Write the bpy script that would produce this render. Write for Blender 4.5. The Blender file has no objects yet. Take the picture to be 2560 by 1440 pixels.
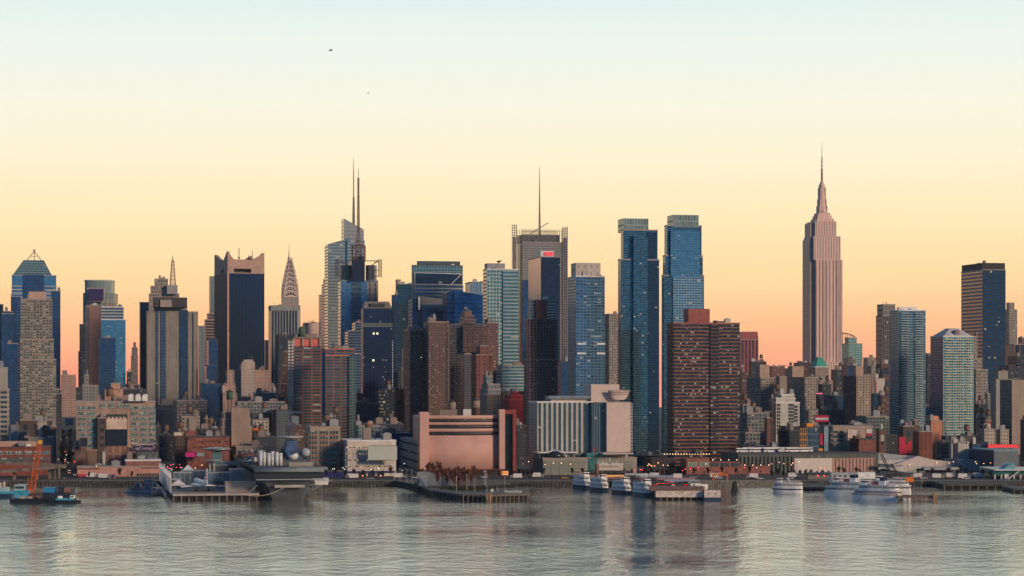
import bpy, math, random
from mathutils import Vector
random.seed(7)
R = math.radians
SC = bpy.context.scene
COL = SC.collection

# ------------------------------------------------------------------ camera, sky, sun, exposure
F = 5470.0; CAMZ = 65.0; HY = 946.0            # focal length in photo pixels, eye height, eye-level row
cam_d = bpy.data.cameras.new('camera'); cam = bpy.data.objects.new('camera', cam_d); COL.objects.link(cam)
cam.location = (0, 0, CAMZ); cam.rotation_euler = (R(90), 0, 0)
cam_d.sensor_width = 36; cam_d.lens = 36 * F / 2560; cam_d.shift_y = (HY - 720) / 2560
cam_d.clip_start = 1; cam_d.clip_end = 30000
SC.camera = cam

def lin(c):
    return tuple(((v / 255 + 0.055) / 1.055) ** 2.4 if v > 10 else v / 255 / 12.92 for v in c)

HAZE_D = 1.8e-5
SUN_AZ, SUN_EL = 50, 16                          # degrees right of straight behind the camera
world = bpy.data.worlds.new("World"); SC.world = world; world.use_nodes = True
nt = world.node_tree; nt.nodes.clear(); N = nt.nodes.new; K = nt.links.new
tc = N('ShaderNodeTexCoord'); sep = N('ShaderNodeSeparateXYZ'); K(tc.outputs['Generated'], sep.inputs[0])
mpw = N('ShaderNodeMapping'); mpw.inputs['Scale'].default_value = (2.5, 2.5, 40); K(tc.outputs['Generated'], mpw.inputs[0])
nzw = N('ShaderNodeTexNoise'); nzw.inputs['Scale'].default_value = 1; nzw.inputs['Detail'].default_value = 4; K(mpw.outputs[0], nzw.inputs['Vector'])
nm_ = N('ShaderNodeMath'); nm_.operation = 'MULTIPLY_ADD'; nm_.inputs[1].default_value = .016; nm_.inputs[2].default_value = -.008; K(nzw.outputs[0], nm_.inputs[0])   # thin uneven haze layers
zz = N('ShaderNodeMath'); zz.operation = 'ADD'; K(sep.outputs['Z'], zz.inputs[0]); K(nm_.outputs[0], zz.inputs[1])
def wramp(stops):
    r = N('ShaderNodeValToRGB'); e = r.color_ramp.elements
    while len(e) > 1: e.remove(e[-1])
    e[0].position = stops[0][0]; e[0].color = (*lin(stops[0][1]), 1)
    for p, c in stops[1:]:
        q = e.new(p); q.color = (*lin(c), 1)
    K(zz.outputs[0], r.inputs[0]); return r
east = wramp([(0.0, (247, 152, 122)), (.006, (250, 166, 130)), (.022, (252, 189, 138)), (.045, (253, 216, 158)), (.072, (253, 231, 183)),
              (.098, (250, 239, 207)), (.125, (243, 241, 223)), (.150, (233, 240, 231)), (.172, (220, 235, 232)),
              (.26, (232, 226, 204)), (.42, (206, 208, 192)), (.62, (126, 160, 172)), (1.0, (16, 60, 108))])
west = wramp([(0.0, (84, 138, 160)), (.05, (66, 138, 178)), (.15, (40, 110, 160)), (.4, (20, 74, 130)), (1.0, (16, 60, 108))])
mr = N('ShaderNodeMapRange'); mr.inputs['From Min'].default_value = 0.0; mr.inputs['From Max'].default_value = 0.85
mr.interpolation_type = 'SMOOTHSTEP'; K(sep.outputs['Y'], mr.inputs['Value'])
mx = N('ShaderNodeMix'); mx.data_type = 'RGBA'; K(mr.outputs[0], mx.inputs['Factor'])
K(west.outputs[0], mx.inputs['A']); K(east.outputs[0], mx.inputs['B'])
bg = N('ShaderNodeBackground'); bg.inputs['Strength'].default_value = 1.1
K(mx.outputs['Result'], bg.inputs['Color'])
wo = N('ShaderNodeOutputWorld'); K(bg.outputs[0], wo.inputs[0])

sd = bpy.data.lights.new('sun', 'SUN'); sd.energy = 2.9; sd.angle = R(12); sd.color = (1.0, .72, .49)
so = bpy.data.objects.new('sun', sd); COL.objects.link(so)
sv = Vector((math.sin(R(SUN_AZ)) * math.cos(R(SUN_EL)), -math.cos(R(SUN_AZ)) * math.cos(R(SUN_EL)), math.sin(R(SUN_EL))))
so.rotation_euler = sv.to_track_quat('Z', 'Y').to_euler()
SC.view_settings.view_transform = 'Standard'; SC.view_settings.look = 'None'
SC.view_settings.exposure = 0; SC.view_settings.gamma = 1

# ------------------------------------------------------------------ grid frame, helpers
GA = R(11.5); U = Vector((math.cos(GA), math.sin(GA), 0)); V = Vector((-math.sin(GA), math.cos(GA), 0))
G0 = 3.0                                         # street level above the river
def gx(px, Y): return (px - 1280) * Y / F
def gz(py, Y): return CAMZ - (py - HY) * Y / F
def at(px, Y, z=G0): return Vector((gx(px, Y), Y, z))
def wpx(n, Y): return n * Y / F
def dep(py, z=0.0): return (CAMZ - z) * F / (py - HY)     # distance of a point at height z seen on row py

def props(o, label=None, cat=None, group=None, kind=None):
    if label: o['label'] = label
    if cat: o['category'] = cat
    if group: o['group'] = group
    if kind: o['kind'] = kind
    return o
def thing(name, label, cat, loc=(0, 0, 0), rz=0, group=None):
    o = bpy.data.objects.new(name, None); COL.objects.link(o); o.empty_display_size = .5
    o.location = loc; o.rotation_euler = (0, 0, rz)
    return props(o, label, cat, group)
KIDS = {}
def dup(root, loc, rz=None, label=None, scale=None):
    def cp(o, par):
        c = o.copy(); COL.objects.link(c)
        if par is not None: c.parent = par
        KIDS[c.name] = [cp(ch, c) for ch in KIDS.get(o.name, [])]
        return c
    r = cp(root, None); r.location = loc
    if rz is not None: r.rotation_euler = (0, 0, rz)
    if scale: r.scale = scale if hasattr(scale, '__len__') else (scale,) * 3
    if label: r['label'] = label
    return r

class MB:
    def __init__(s): s.v = []; s.f = []; s.u = []; s.m = []; s.sm = []
    def face(s, pts, uv=None, mi=0, smooth=False):
        b = len(s.v); s.v += [tuple(p) for p in pts]; s.f.append(tuple(range(b, b + len(pts))))
        s.u.append(uv or [(p[0] + p[1] * .3, p[2]) for p in pts]); s.m.append(mi); s.sm.append(smooth); return s
    def prism(s, poly, z0, z1, mi=0, top=True, bottom=False, cells=None, side=None, topmi=None, ztop=None):
        # poly CCW; cells=(bay metres, floor metres) -> uv counts cells; ztop: optional height per corner
        n = len(poly); zt = ztop or [z1] * n; ua = 0
        for i in range(n):
            a = poly[i]; b = poly[(i + 1) % n]; L = math.hypot(b[0] - a[0], b[1] - a[1])
            if cells:
                nb = max(1, round(L / cells[0])); nf = max(1, round((z1 - z0) / cells[1])); k = nf / (z1 - z0)
                uv = [(ua, 0), (ua + nb, 0), (ua + nb, (zt[(i + 1) % n] - z0) * k), (ua, (zt[i] - z0) * k)]; ua += nb + 3
            else: uv = None
            s.face([(a[0], a[1], z0), (b[0], b[1], z0), (b[0], b[1], zt[(i + 1) % n]), (a[0], a[1], zt[i])], uv, side[i] if side else mi)
        if top: s.face([(p[0], p[1], z) for p, z in zip(poly, zt)], None, mi if topmi is None else topmi)
        if bottom: s.face([(p[0], p[1], z0) for p in reversed(poly)], None, mi)
        return s
    def box(s, c, sz, rz=0, mi=0, cells=None):
        # c = centre of the base
        cx, cy, z = c; a, b, h = sz[0] / 2, sz[1] / 2, sz[2]; co, si = math.cos(rz), math.sin(rz)
        poly = [(cx + x * co - y * si, cy + x * si + y * co) for x, y in ((-a, -b), (a, -b), (a, b), (-a, b))]
        return s.prism(poly, z, z + h, mi, bottom=True, cells=cells)
    def ring(s, rings, mi=0, cap=True, smooth=True, closed=True):
        n = len(rings[0])
        for a, b in zip(rings, rings[1:]):
            for i in range(n if closed else n - 1):
                j = (i + 1) % n
                s.face([a[i], a[j], b[j], b[i]], None, mi, smooth)
        if cap:
            s.face(list(reversed(rings[0])), None, mi); s.face(list(rings[-1]), None, mi)
        return s
    def tube(s, p, q, r, n=6, mi=0, r2=None):
        p = Vector(p); q = Vector(q); d = (q - p)
        if d.length < 1e-6: return s
        d.normalize(); a = d.orthogonal().normalized(); b = d.cross(a); r2 = r if r2 is None else r2
        R1 = [p + (a * math.cos(t) + b * math.sin(t)) * r for t in (2 * math.pi * k / n for k in range(n))]
        R2 = [q + (a * math.cos(t) + b * math.sin(t)) * r2 for t in (2 * math.pi * k / n for k in range(n))]
        return s.ring([R1, R2], mi, True, n > 6)
    def lathe(s, c, prof, n=12, mi=0, cap=True, smooth=True):
        rs = [[(c[0] + r * math.cos(t), c[1] + r * math.sin(t), c[2] + z) for t in (2 * math.pi * k / n for k in range(n))] for r, z in prof]
        return s.ring(rs, mi, cap, smooth)
    def build(s, name, mats, parent=None, world=False, label=None, weld=False):
        me = bpy.data.meshes.new(name); off = Vector(parent.location) if (world and parent is not None) else Vector((0, 0, 0))
        vs = [(x - off.x, y - off.y, z - off.z) for x, y, z in s.v]
        me.from_pydata(vs, [], s.f); me.update()
        uvl = me.uv_layers.new(name='UVMap'); k = 0
        flat = [c for f in s.u for p in f for c in p]
        uvl.data.foreach_set('uv', flat)
        me.polygons.foreach_set('material_index', s.m)
        me.polygons.foreach_set('use_smooth', s.sm)
        if not isinstance(mats, (list, tuple)): mats = [mats]
        for m in mats: me.materials.append(m)
        if weld or any(s.sm):
            import bmesh
            bm = bmesh.new(); bm.from_mesh(me); bmesh.ops.remove_doubles(bm, verts=bm.verts, dist=1e-4); bm.to_mesh(me); bm.free()
        o = bpy.data.objects.new(name, me); COL.objects.link(o)
        if parent is not None: o.parent = parent; KIDS.setdefault(parent.name, []).append(o)
        if label: o['label'] = label
        return o

# ------------------------------------------------------------------ materials
MC = {}
def plain(name, col, rough=.75, metal=0.0, var=.12, scale=.25, spec=.3):
    if name in MC: return MC[name]
    m = bpy.data.materials.new(name); m.use_nodes = True; t = m.node_tree; b = t.nodes['Principled BSDF']
    no = t.nodes.new('ShaderNodeTexNoise'); no.inputs['Scale'].default_value = scale; no.inputs['Detail'].default_value = 4
    tx = t.nodes.new('ShaderNodeTexCoord'); oi = t.nodes.new('ShaderNodeObjectInfo')
    ad = t.nodes.new('ShaderNodeVectorMath'); ad.operation = 'ADD'
    t.links.new(tx.outputs['Object'], ad.inputs[0]); 
    sc_ = t.nodes.new('ShaderNodeVectorMath'); sc_.operation = 'SCALE'; sc_.inputs['Scale'].default_value = 500
    cx = t.nodes.new('ShaderNodeCombineXYZ'); t.links.new(oi.outputs['Random'], cx.inputs[0]); t.links.new(oi.outputs['Random'], cx.inputs[1])
    t.links.new(cx.outputs[0], sc_.inputs[0]); t.links.new(sc_.outputs[0], ad.inputs[1]); t.links.new(ad.outputs[0], no.inputs['Vector'])
    mp = t.nodes.new('ShaderNodeMapRange'); mp.inputs['From Min'].default_value = .3; mp.inputs['From Max'].default_value = .7
    mp.inputs['To Min'].default_value = 1 - var * 1.6; mp.inputs['To Max'].default_value = 1 + var
    t.links.new(no.outputs[0], mp.inputs[0])
    mu = t.nodes.new('ShaderNodeMix'); mu.data_type = 'RGBA'; mu.blend_type = 'MULTIPLY'; mu.inputs['Factor'].default_value = 1
    mu.inputs['A'].default_value = (*col, 1); t.links.new(mp.outputs[0], mu.inputs['B'])
    t.links.new(mu.outputs['Result'], b.inputs['Base Color'])
    b.inputs['Roughness'].default_value = rough; b.inputs['Metallic'].default_value = metal
    b.inputs['Specular IOR Level'].default_value = spec
    MC[name] = m; return m
def glow(name, col, st):
    if name in MC: return MC[name]
    m = bpy.data.materials.new(name); m.use_nodes = True; b = m.node_tree.nodes['Principled BSDF']
    b.inputs['Base Color'].default_value = (*col, 1); b.inputs['Emission Color'].default_value = (*col, 1)
    b.inputs['Emission Strength'].default_value = st; MC[name] = m; return m

def make_group():
    g = bpy.data.node_groups.new('facade', 'ShaderNodeTree'); I = g.interface
    def inp(n, ty, d):
        s = I.new_socket(name=n, in_out='INPUT', socket_type=ty); s.default_value = d
    inp('Wall', 'NodeSocketColor', (.4, .3, .25, 1)); inp('Glass', 'NodeSocketColor', (.05, .1, .2, 1)); inp('Blind', 'NodeSocketColor', (.5, .5, .45, 1))
    for n, d in (('WX', .6), ('WY', .6), ('Metal', .5), ('GRough', .12), ('BlindF', .1), ('LitF', 0), ('Var', .3), ('WRough', .8), ('Panes', 2), ('Grime', .2)):
        inp(n, 'NodeSocketFloat', d)
    I.new_socket(name='Shader', in_out='OUTPUT', socket_type='NodeSocketShader')
    n = g.nodes.new; k = g.links.new
    gi = n('NodeGroupInput'); go = n('NodeGroupOutput')
    def M(op, a, b=None, c=None):
        x = n('ShaderNodeMath'); x.operation = op
        for i, q in enumerate((a, b, c)):
            if q is None: continue
            if isinstance(q, (int, float)): x.inputs[i].default_value = q
            else: k(q, x.inputs[i])
        return x.outputs[0]
    uv = n('ShaderNodeUVMap'); uv.uv_map = 'UVMap'; sp = n('ShaderNodeSeparateXYZ'); k(uv.outputs[0], sp.inputs[0])
    ux, uy = sp.outputs[0], sp.outputs[1]
    fx, fy, ix, iy = M('FRACT', ux), M('FRACT', uy), M('FLOOR', ux), M('FLOOR', uy)
    def inside(f, w):
        d = M('ABSOLUTE', M('SUBTRACT', f, .5)); return M('LESS_THAN', d, M('MULTIPLY', w, .5))
    mask = M('MULTIPLY', inside(fx, gi.outputs['WX']), inside(fy, gi.outputs['WY']))
    oi = n('ShaderNodeObjectInfo'); rnd = M('MULTIPLY', oi.outputs['Random'], 97.0)
    cv = n('ShaderNodeCombineXYZ'); k(ix, cv.inputs[0]); k(iy, cv.inputs[1]); k(rnd, cv.inputs[2])
    wn = n('ShaderNodeTexWhiteNoise'); wn.noise_dimensions = '3D'; k(cv.outputs[0], wn.inputs['Vector'])
    sc = n('ShaderNodeSeparateColor'); k(wn.outputs['Color'], sc.inputs[0])
    # panes: thin bars inside each window
    fp = M('FRACT', M('MULTIPLY', fx, gi.outputs['Panes'])); bar = M('LESS_THAN', fp, .1)
    # glass brightness: random noise per cell
    br = M('ADD', M('SUBTRACT', 1.0, gi.outputs['Var']), M('MULTIPLY', M('MULTIPLY', sc.outputs[0], 2.0), gi.outputs['Var']))
    tx = n('ShaderNodeTexCoord'); mpn = n('ShaderNodeMapping'); mpn.inputs['Scale'].default_value = (.02, .02, .008); k(tx.outputs['Object'], mpn.inputs[0])
    nz = n('ShaderNodeTexNoise'); nz.inputs['Scale'].default_value = 1.0; nz.inputs['Detail'].default_value = 3; k(mpn.outputs[0], nz.inputs['Vector'])
    gm = n('ShaderNodeMix'); gm.data_type = 'RGBA'; gm.blend_type = 'MULTIPLY'; gm.inputs['Factor'].default_value = 1
    k(gi.outputs['Glass'], gm.inputs['A']); k(br, gm.inputs['B'])
    bl = M('LESS_THAN', sc.outputs[1], gi.outputs['BlindF'])
    # blinds drawn part of the way down
    half = M('GREATER_THAN', fy, M('SUBTRACT', .75, M('MULTIPLY', sc.outputs[0], .5)))
    blm = M('MULTIPLY', M('MULTIPLY', bl, half), .8)
    gb = n('ShaderNodeMix'); gb.data_type = 'RGBA'; k(blm, gb.inputs['Factor']); k(gm.outputs['Result'], gb.inputs['A']); k(gi.outputs['Blind'], gb.inputs['B'])
    gp = n('ShaderNodeMix'); gp.data_type = 'RGBA'; gp.inputs['Factor'].default_value = 0; k(M('MULTIPLY', bar, .5), gp.inputs['Factor']); k(gb.outputs['Result'], gp.inputs['A']); k(gi.outputs['Wall'], gp.inputs['B'])
    glass = n('ShaderNodeBsdfPrincipled'); k(gp.outputs['Result'], glass.inputs['Base Color']); 
    k(M('MULTIPLY', gi.outputs['Metal'], M('SUBTRACT', 1.0, blm)), glass.inputs['Metallic']); k(M('ADD', gi.outputs['GRough'], M('MULTIPLY', blm, .5)), glass.inputs['Roughness'])
    bp = n('ShaderNodeBump'); bp.inputs['Strength'].default_value = .25; bp.inputs['Distance'].default_value = .25
    n2 = n('ShaderNodeTexNoise'); n2.inputs['Scale'].default_value = .12; n2.inputs['Detail'].default_value = 2; k(tx.outputs['Object'], n2.inputs['Vector'])
    k(n2.outputs[0], bp.inputs['Height']); k(bp.outputs[0], glass.inputs['Normal'])
    glass.inputs['Specular IOR Level'].default_value = .5
    lit = M('MULTIPLY', M('LESS_THAN', sc.outputs[2], gi.outputs['LitF']), 1.0)
    glass.inputs['Emission Color'].default_value = (1, .72, .4, 1); k(M('MULTIPLY', lit, .55), glass.inputs['Emission Strength'])
    # wall with broad weathering and vertical streaks
    n3 = n('ShaderNodeTexNoise'); n3.inputs['Scale'].default_value = 1; n3.inputs['Detail'].default_value = 5
    mp3 = n('ShaderNodeMapping'); mp3.inputs['Scale'].default_value = (.25, .25, .04); k(tx.outputs['Object'], mp3.inputs[0]); k(mp3.outputs[0], n3.inputs['Vector'])
    wr = n('ShaderNodeMapRange'); wr.inputs['From Min'].default_value = .3; wr.inputs['From Max'].default_value = .7
    k(n3.outputs[0], wr.inputs[0]); k(M('SUBTRACT', 1.0, gi.outputs['Grime']), wr.inputs['To Min']); k(M('ADD', 1.0, M('MULTIPLY', gi.outputs['Grime'], .4)), wr.inputs['To Max'])
    flv = M('ADD', .94, M('MULTIPLY', sc.outputs[2], .12))
    wm = n('ShaderNodeMix'); wm.data_type = 'RGBA'; wm.blend_type = 'MULTIPLY'; wm.inputs['Factor'].default_value = 1
    k(gi.outputs['Wall'], wm.inputs['A']); k(M('MULTIPLY', wr.outputs[0], flv), wm.inputs['B'])
    wall = n('ShaderNodeBsdfPrincipled'); k(wm.outputs['Result'], wall.inputs['Base Color']); k(gi.outputs['WRough'], wall.inputs['Roughness']); wall.inputs['Specular IOR Level'].default_value = .25
    mix = n('ShaderNodeMixShader'); k(mask, mix.inputs[0]); k(wall.outputs[0], mix.inputs[1]); k(glass.outputs[0], mix.inputs[2])
    k(mix.outputs[0], go.inputs[0]); return g
FG = make_group()
def S(name, wall, glass=(.03, .08, .16), wx=.6, wy=.55, metal=.4, rough=.15, blind=.02, lit=.0, var=.28, panes=2, grime=.2, bc=(.45, .45, .4)):
    if name in MC: return MC[name]
    wall = (wall[0] * .78, wall[1] * .86, wall[2] * .88)
    m = bpy.data.materials.new(name); m.use_nodes = True; t = m.node_tree; t.nodes.remove(t.nodes['Principled BSDF'])
    g = t.nodes.new('ShaderNodeGroup'); g.node_tree = FG; o = t.nodes['Material Output']; t.links.new(g.outputs[0], o.inputs[0])
    for k_, v_ in (('Wall', (*wall, 1)), ('Glass', (*glass, 1)), ('Blind', (*bc, 1)), ('WX', wx), ('WY', wy), ('Metal', metal), ('GRough', rough), ('BlindF', blind), ('LitF', lit), ('Var', var), ('Panes', panes), ('Grime', grime)):
        g.inputs[k_].default_value = v_
    MC[name] = m; return m
TAN = (.40, .31, .25); BRICK = (.26, .11, .09); BROWN = (.15, .085, .07); CREAM = (.58, .48, .40); GREY = (.30, .30, .29); DARK = (.05, .055, .07)
roofm = plain('roof_gravel', (.10, .10, .105), .9); coping = plain('coping_stone', (.36, .30, .26)); copd = plain('coping_dark', (.08, .085, .10))
steel = plain('galvanised_steel', (.32, .33, .34), .45, .6); dsteel = plain('dark_steel', (.05, .055, .065), .5, .4); white = plain('white_paint', (.72, .72, .70), .5)
woodm = plain('weathered_wood', (.20, .13, .09), .9); rubber = plain('black_rubber', (.02, .02, .02), .8); conc = plain('concrete', (.36, .34, .31), .85)
bulkm = plain('bulkhead_render', (.26, .21, .19), .85); bulkg = plain('bulkhead_grey', (.30, .31, .32), .7)

# ------------------------------------------------------------------ building makers
FLUSH = [False]
def quad(x0, xm, x1, D, depth=None, right=False, rot=0):
    """footprint on the street grid; near corner seen at column xm at distance D; front from xm to x1, side from xm to x0
    (right=True: front from x0 to xm, side from xm to x1)"""
    if right and xm == x0: xm = x1
    U = Vector((math.cos(GA + rot), math.sin(GA + rot), 0)); V = Vector((-U.y, U.x, 0))
    if not right and xm == x0 and not FLUSH[0]:          # find where the corner between side and front falls
        an = GA + rot + math.atan((x0 - 1280) / F); s = (depth or 28) * math.sin(an) * F / D; s = min(s, .33 * (x1 - x0))
        if s > .5: xm = x0 + s; depth = s * D / F / math.sin(an)
    C = Vector((gx(xm, D), D, 0))
    def run(k, d, dflt, cap):
        den = d.x - k * d.y
        if abs(den) < 1e-3: return dflt
        t = (k * D - C.x) / den
        return t if 0.5 < t < cap else (dflt if t <= .5 else cap)
    if not right:
        w = run((x1 - 1280) / F, U, 20, 400); d = depth or (run((x0 - 1280) / F, V, 28, 75) if x0 < xm else 28)
        q = [C, C + U * w, C + U * w + V * d, C + V * d]
    else:
        w = run((x0 - 1280) / F, -U, 20, 400); d = depth or (run((x1 - 1280) / F, V, 28, 75) if x1 > xm else 28)
        q = [C - U * w, C, C + V * d, C - U * w + V * d]
    return [(p.x, p.y) for p in q]
def cen(poly): return sum(p[0] for p in poly) / len(poly), sum(p[1] for p in poly) / len(poly)
def grow(poly, d):
    cx, cy = cen(poly); out = []
    n = len(poly)
    for i in range(n):
        a = Vector(poly[i - 1]); b = Vector(poly[i]); c = Vector(poly[(i + 1) % n])
        e1 = (b - a).normalized(); e2 = (c - b).normalized()
        n1 = Vector((e1.y, -e1.x)); n2 = Vector((e2.y, -e2.x)); m = (n1 + n2)
        m = m / max(.3, m.length ** 2 / 2) 
        out.append((b.x + m.x * d, b.y + m.y * d))
    return out
def tank_mesh(mb, c, r=2.2, h=4, legs=3.5, mi=0, mi2=1):
    x, y, z = c
    for a in range(4):
        t = a * math.pi / 2 + .6; px_, py_ = x + r * .75 * math.cos(t), y + r * .75 * math.sin(t)
        mb.tube((px_, py_, z), (px_, py_, z + legs), .16, 4, mi2)
    mb.tube((x + r * .75, y, z), (x - r * .75, y, z + legs), .09, 3, mi2); mb.tube((x - r * .75, y, z), (x + r * .75, y, z + legs), .09, 3, mi2)
    mb.lathe((x, y, z + legs), [(r, 0), (r, h)], 12, mi); mb.lathe((x, y, z + legs + h), [(r * 1.08, 0), (.1, r * .7)], 12, mi2)
def roof_stuff(root, poly, z, seed, n=3, tank=False, um=None, big=None):
    rg = random.Random(seed); a = Vector((*poly[0], 0)); e1 = Vector((*poly[1], 0)) - a; e2 = Vector((*poly[3 if len(poly) > 3 else 2], 0)) - a
    if big:                                         # mechanical penthouse (fraction of front, height)
        f0, f1, h = big; p = [a + e1 * f0 + e2 * .12, a + e1 * f1 + e2 * .12, a + e1 * f1 + e2 * .8, a + e1 * f0 + e2 * .8]
        MB().prism([(q.x, q.y) for q in p], z, z + h).build('penthouse', um or bulkm, root, True)
    for i in range(n + (2 if e1.length > 14 else 0)):
        w, d, h = rg.uniform(2.5, 7), rg.uniform(2.5, 6), rg.uniform(1.5, 4.5); w = min(w, e1.length * .3); d = min(d, e2.length * .3)
        p = a + e1 * rg.uniform(.12, .86) + e2 * rg.uniform(.12, .6); m = MB(); k = rg.random()
        if i < n and k < .6:
            m.box((p.x, p.y, z), (w, d, h), GA); m.box((p.x, p.y, z + h), (w * .5, d * .5, .5), GA); m.build('stair_bulkhead', rg.choice([bulkm, bulkg, steel, bulkm]), root, True)
        elif k < .5: m.box((p.x, p.y, z + .5), (w * .8, d * .7, h * .5), GA); m.tube((p.x, p.y, z + .4 + h * .5), (p.x, p.y, z + .9 + h * .5), w * .22, 8); m.build('cooling_unit', rg.choice([steel, bulkg, white]), root, True)
        elif k < .75: m.tube((p.x, p.y, z), (p.x, p.y, z + rg.uniform(2, 5)), rg.uniform(.15, .5), 6); m.build('vent_pipe', rg.choice([dsteel, steel, bulkm]), root, True)
        else: q = p + U * w; m.tube((p.x, p.y, z + .8), (q.x, q.y, z + .8), .45, 6); m.tube((q.x, q.y, z), (q.x, q.y, z + 1.2), .45, 6); m.build('duct', steel, root, True)
    if tank:
        p = a + e1 * rg.uniform(.25, .75) + e2 * rg.uniform(.15, .4); m = MB(); tank_mesh(m, (p.x, p.y, z), 1.9, 3.6)
        m.build('water_tank', [woodm, dsteel], root, True)
BL = []
def bld(name, label, cat, D, tiers, style, bay=6, fl=6, side=None, depth=None, right=False, cop=None, units=2, tank=False, big=None, um=None, group=None, coph=.9, inset=0, z0=None, rot=0):
    """tiers: (x0, xm, x1, ytop) rows in photo columns, lowest first"""
    zb = G0 - .2 if z0 is None else z0
    polys = []
    for i, t in enumerate(tiers):
        polys.append(quad(t[0], t[1], t[2], D + i * inset, depth, right, rot))
    cx, cy = cen(polys[0]); root = thing(name, label, cat, (cx, cy, zb), 0, group)
    cells = (wpx(bay, D), wpx(fl, D)); st = style if isinstance(style, (list, tuple)) else [style]
    z = zb
    for i, (t, poly) in enumerate(zip(tiers, polys)):
        zt = gz(t[3], D + i * inset); m = MB(); sm = [0, 0, 0, 0]
        mats = [st[min(i, len(st) - 1)]]
        if side: sm = [0, 0, 0, 1] if not right else [0, 1, 0, 0]; mats.append(side); sm[2] = 0
        lo = z if i == 0 else z - 2
        lo = z
        m.prism(poly, lo, zt, 0, True, False, cells, sm)
        m.build('walls' if i == 0 else 'upper_walls', mats, root, True)
        m2 = MB().prism(grow(poly, .22), zt, zt + coph, 0); m2.build('parapet', cop or coping, root, True)
        z = zt + coph - .02
    roof_stuff(root, polys[-1], z, hash_(label), units, tank, um, big)
    BL.append((root, polys, z)); return root, polys, z
def hash_(s):
    h = 0
    for ch in s: h = (h * 131 + ord(ch)) % 1000003
    return h
# ------------------------------------------------------------------ ground, river, streets
def sheet(name, pts, z, m, thick=None):
    mb = MB()
    if thick: mb.prism(pts, z - thick, z, 0)
    else: mb.face([(p[0], p[1], z) for p in pts])
    o = mb.build(name, m); return props(o, kind='structure')
def water_mat():
    m = bpy.data.materials.new('river_water'); m.use_nodes = True; t = m.node_tree; b = t.nodes['Principled BSDF']
    b.inputs['Base Color'].default_value = (.52, .575, .50, 1); b.inputs['Metallic'].default_value = .8; b.inputs['Roughness'].default_value = .05; b.inputs['IOR'].default_value = 2.5
    b.inputs['Specular IOR Level'].default_value = .9
    tx = t.nodes.new('ShaderNodeTexCoord'); prev = None
    mg = t.nodes.new('ShaderNodeMapping'); mg.inputs['Scale'].default_value = (.006, .014, 1); mg.inputs['Rotation'].default_value = (0, 0, .2); t.links.new(tx.outputs['Object'], mg.inputs[0])
    ng = t.nodes.new('ShaderNodeTexNoise'); ng.inputs['Scale'].default_value = 1; ng.inputs['Detail'].default_value = 3; t.links.new(mg.outputs[0], ng.inputs['Vector'])
    gust = t.nodes.new('ShaderNodeMapRange'); gust.inputs['From Min'].default_value = .35; gust.inputs['From Max'].default_value = .65; gust.inputs['To Min'].default_value = .3; gust.inputs['To Max'].default_value = 1.0; t.links.new(ng.outputs[0], gust.inputs[0])
    for (sx, sy, st, dist, det) in ((.008, .010, .4, 2.0, 2), (.12, .085, 1.0, .75, 2), (.24, .2, .9, .42, 3), (.9, 1.2, .8, .14, 3)):
        mp = t.nodes.new('ShaderNodeMapping'); mp.inputs['Scale'].default_value = (sx, sy, 1); mp.inputs['Rotation'].default_value = (0, 0, .12)
        nz = t.nodes.new('ShaderNodeTexNoise'); nz.inputs['Scale'].default_value = 1; nz.inputs['Detail'].default_value = det
        bp = t.nodes.new('ShaderNodeBump'); bp.inputs['Strength'].default_value = st; bp.inputs['Distance'].default_value = dist
        t.links.new(tx.outputs['Object'], mp.inputs[0]); t.links.new(mp.outputs[0], nz.inputs['Vector']); t.links.new(nz.outputs[0], bp.inputs['Height'])
        if sx > .05: t.links.new(gust.outputs[0], bp.inputs['Strength'])
        if prev: t.links.new(prev.outputs[0], bp.inputs['Normal'])
        prev = bp
    t.links.new(prev.outputs[0], b.inputs['Normal']); return m
asphalt = plain('asphalt', (.05, .05, .055), .85, var=.2); pave = plain('pavement', (.20, .19, .18), .85); stonew = plain('seawall_stone', (.085, .08, .07), .9, var=.4, scale=.6)
SH = 1322.0                                       # distance of the bulkhead line
sheet('river_water', [(-2500, -800), (2500, -800), (2500, SH + 4), (-2500, SH + 4)], 0, water_mat())
sheet('ground', [(-2500, SH), (2500, SH), (2500, 4700), (-2500, 4700)], G0, plain('city_ground', (.09, .085, .085), .9), 5.0)
sheet('pavement', [(-1200, SH - .6), (1200, SH - .6), (1200, SH + 12), (-1200, SH + 12)], G0 + .12, pave, .5)
sheet('road', [(-1200, SH + 16), (1200, SH + 16), (1200, SH + 44), (-1200, SH + 44)], G0 + .008, asphalt)
for k in range(-1, 2):
    mb = MB(); y = SH + 30 + k * 7
    for i in range(-60, 60): mb.face([(i * 9, y, G0 + .014), (i * 9 + 3.5, y, G0 + .014), (i * 9 + 3.5, y + .25, G0 + .014), (i * 9, y + .25, G0 + .014)])
    props(mb.build('lane_markings', plain('road_paint', (.6, .6, .56), .7)), kind='structure')
def street(px_, name, w=17, Y0=SH + 44, L=2600):
    a = Vector((gx(px_, Y0), Y0, 0)); pts = [a - U * w / 2, a + U * w / 2, a + U * w / 2 + V * L, a - U * w / 2 + V * L]
    return sheet(name, [(p.x, p.y) for p in pts], G0 + .012, asphalt)
street(166, 'cross_street'); street(425, 'cross_street')

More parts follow.
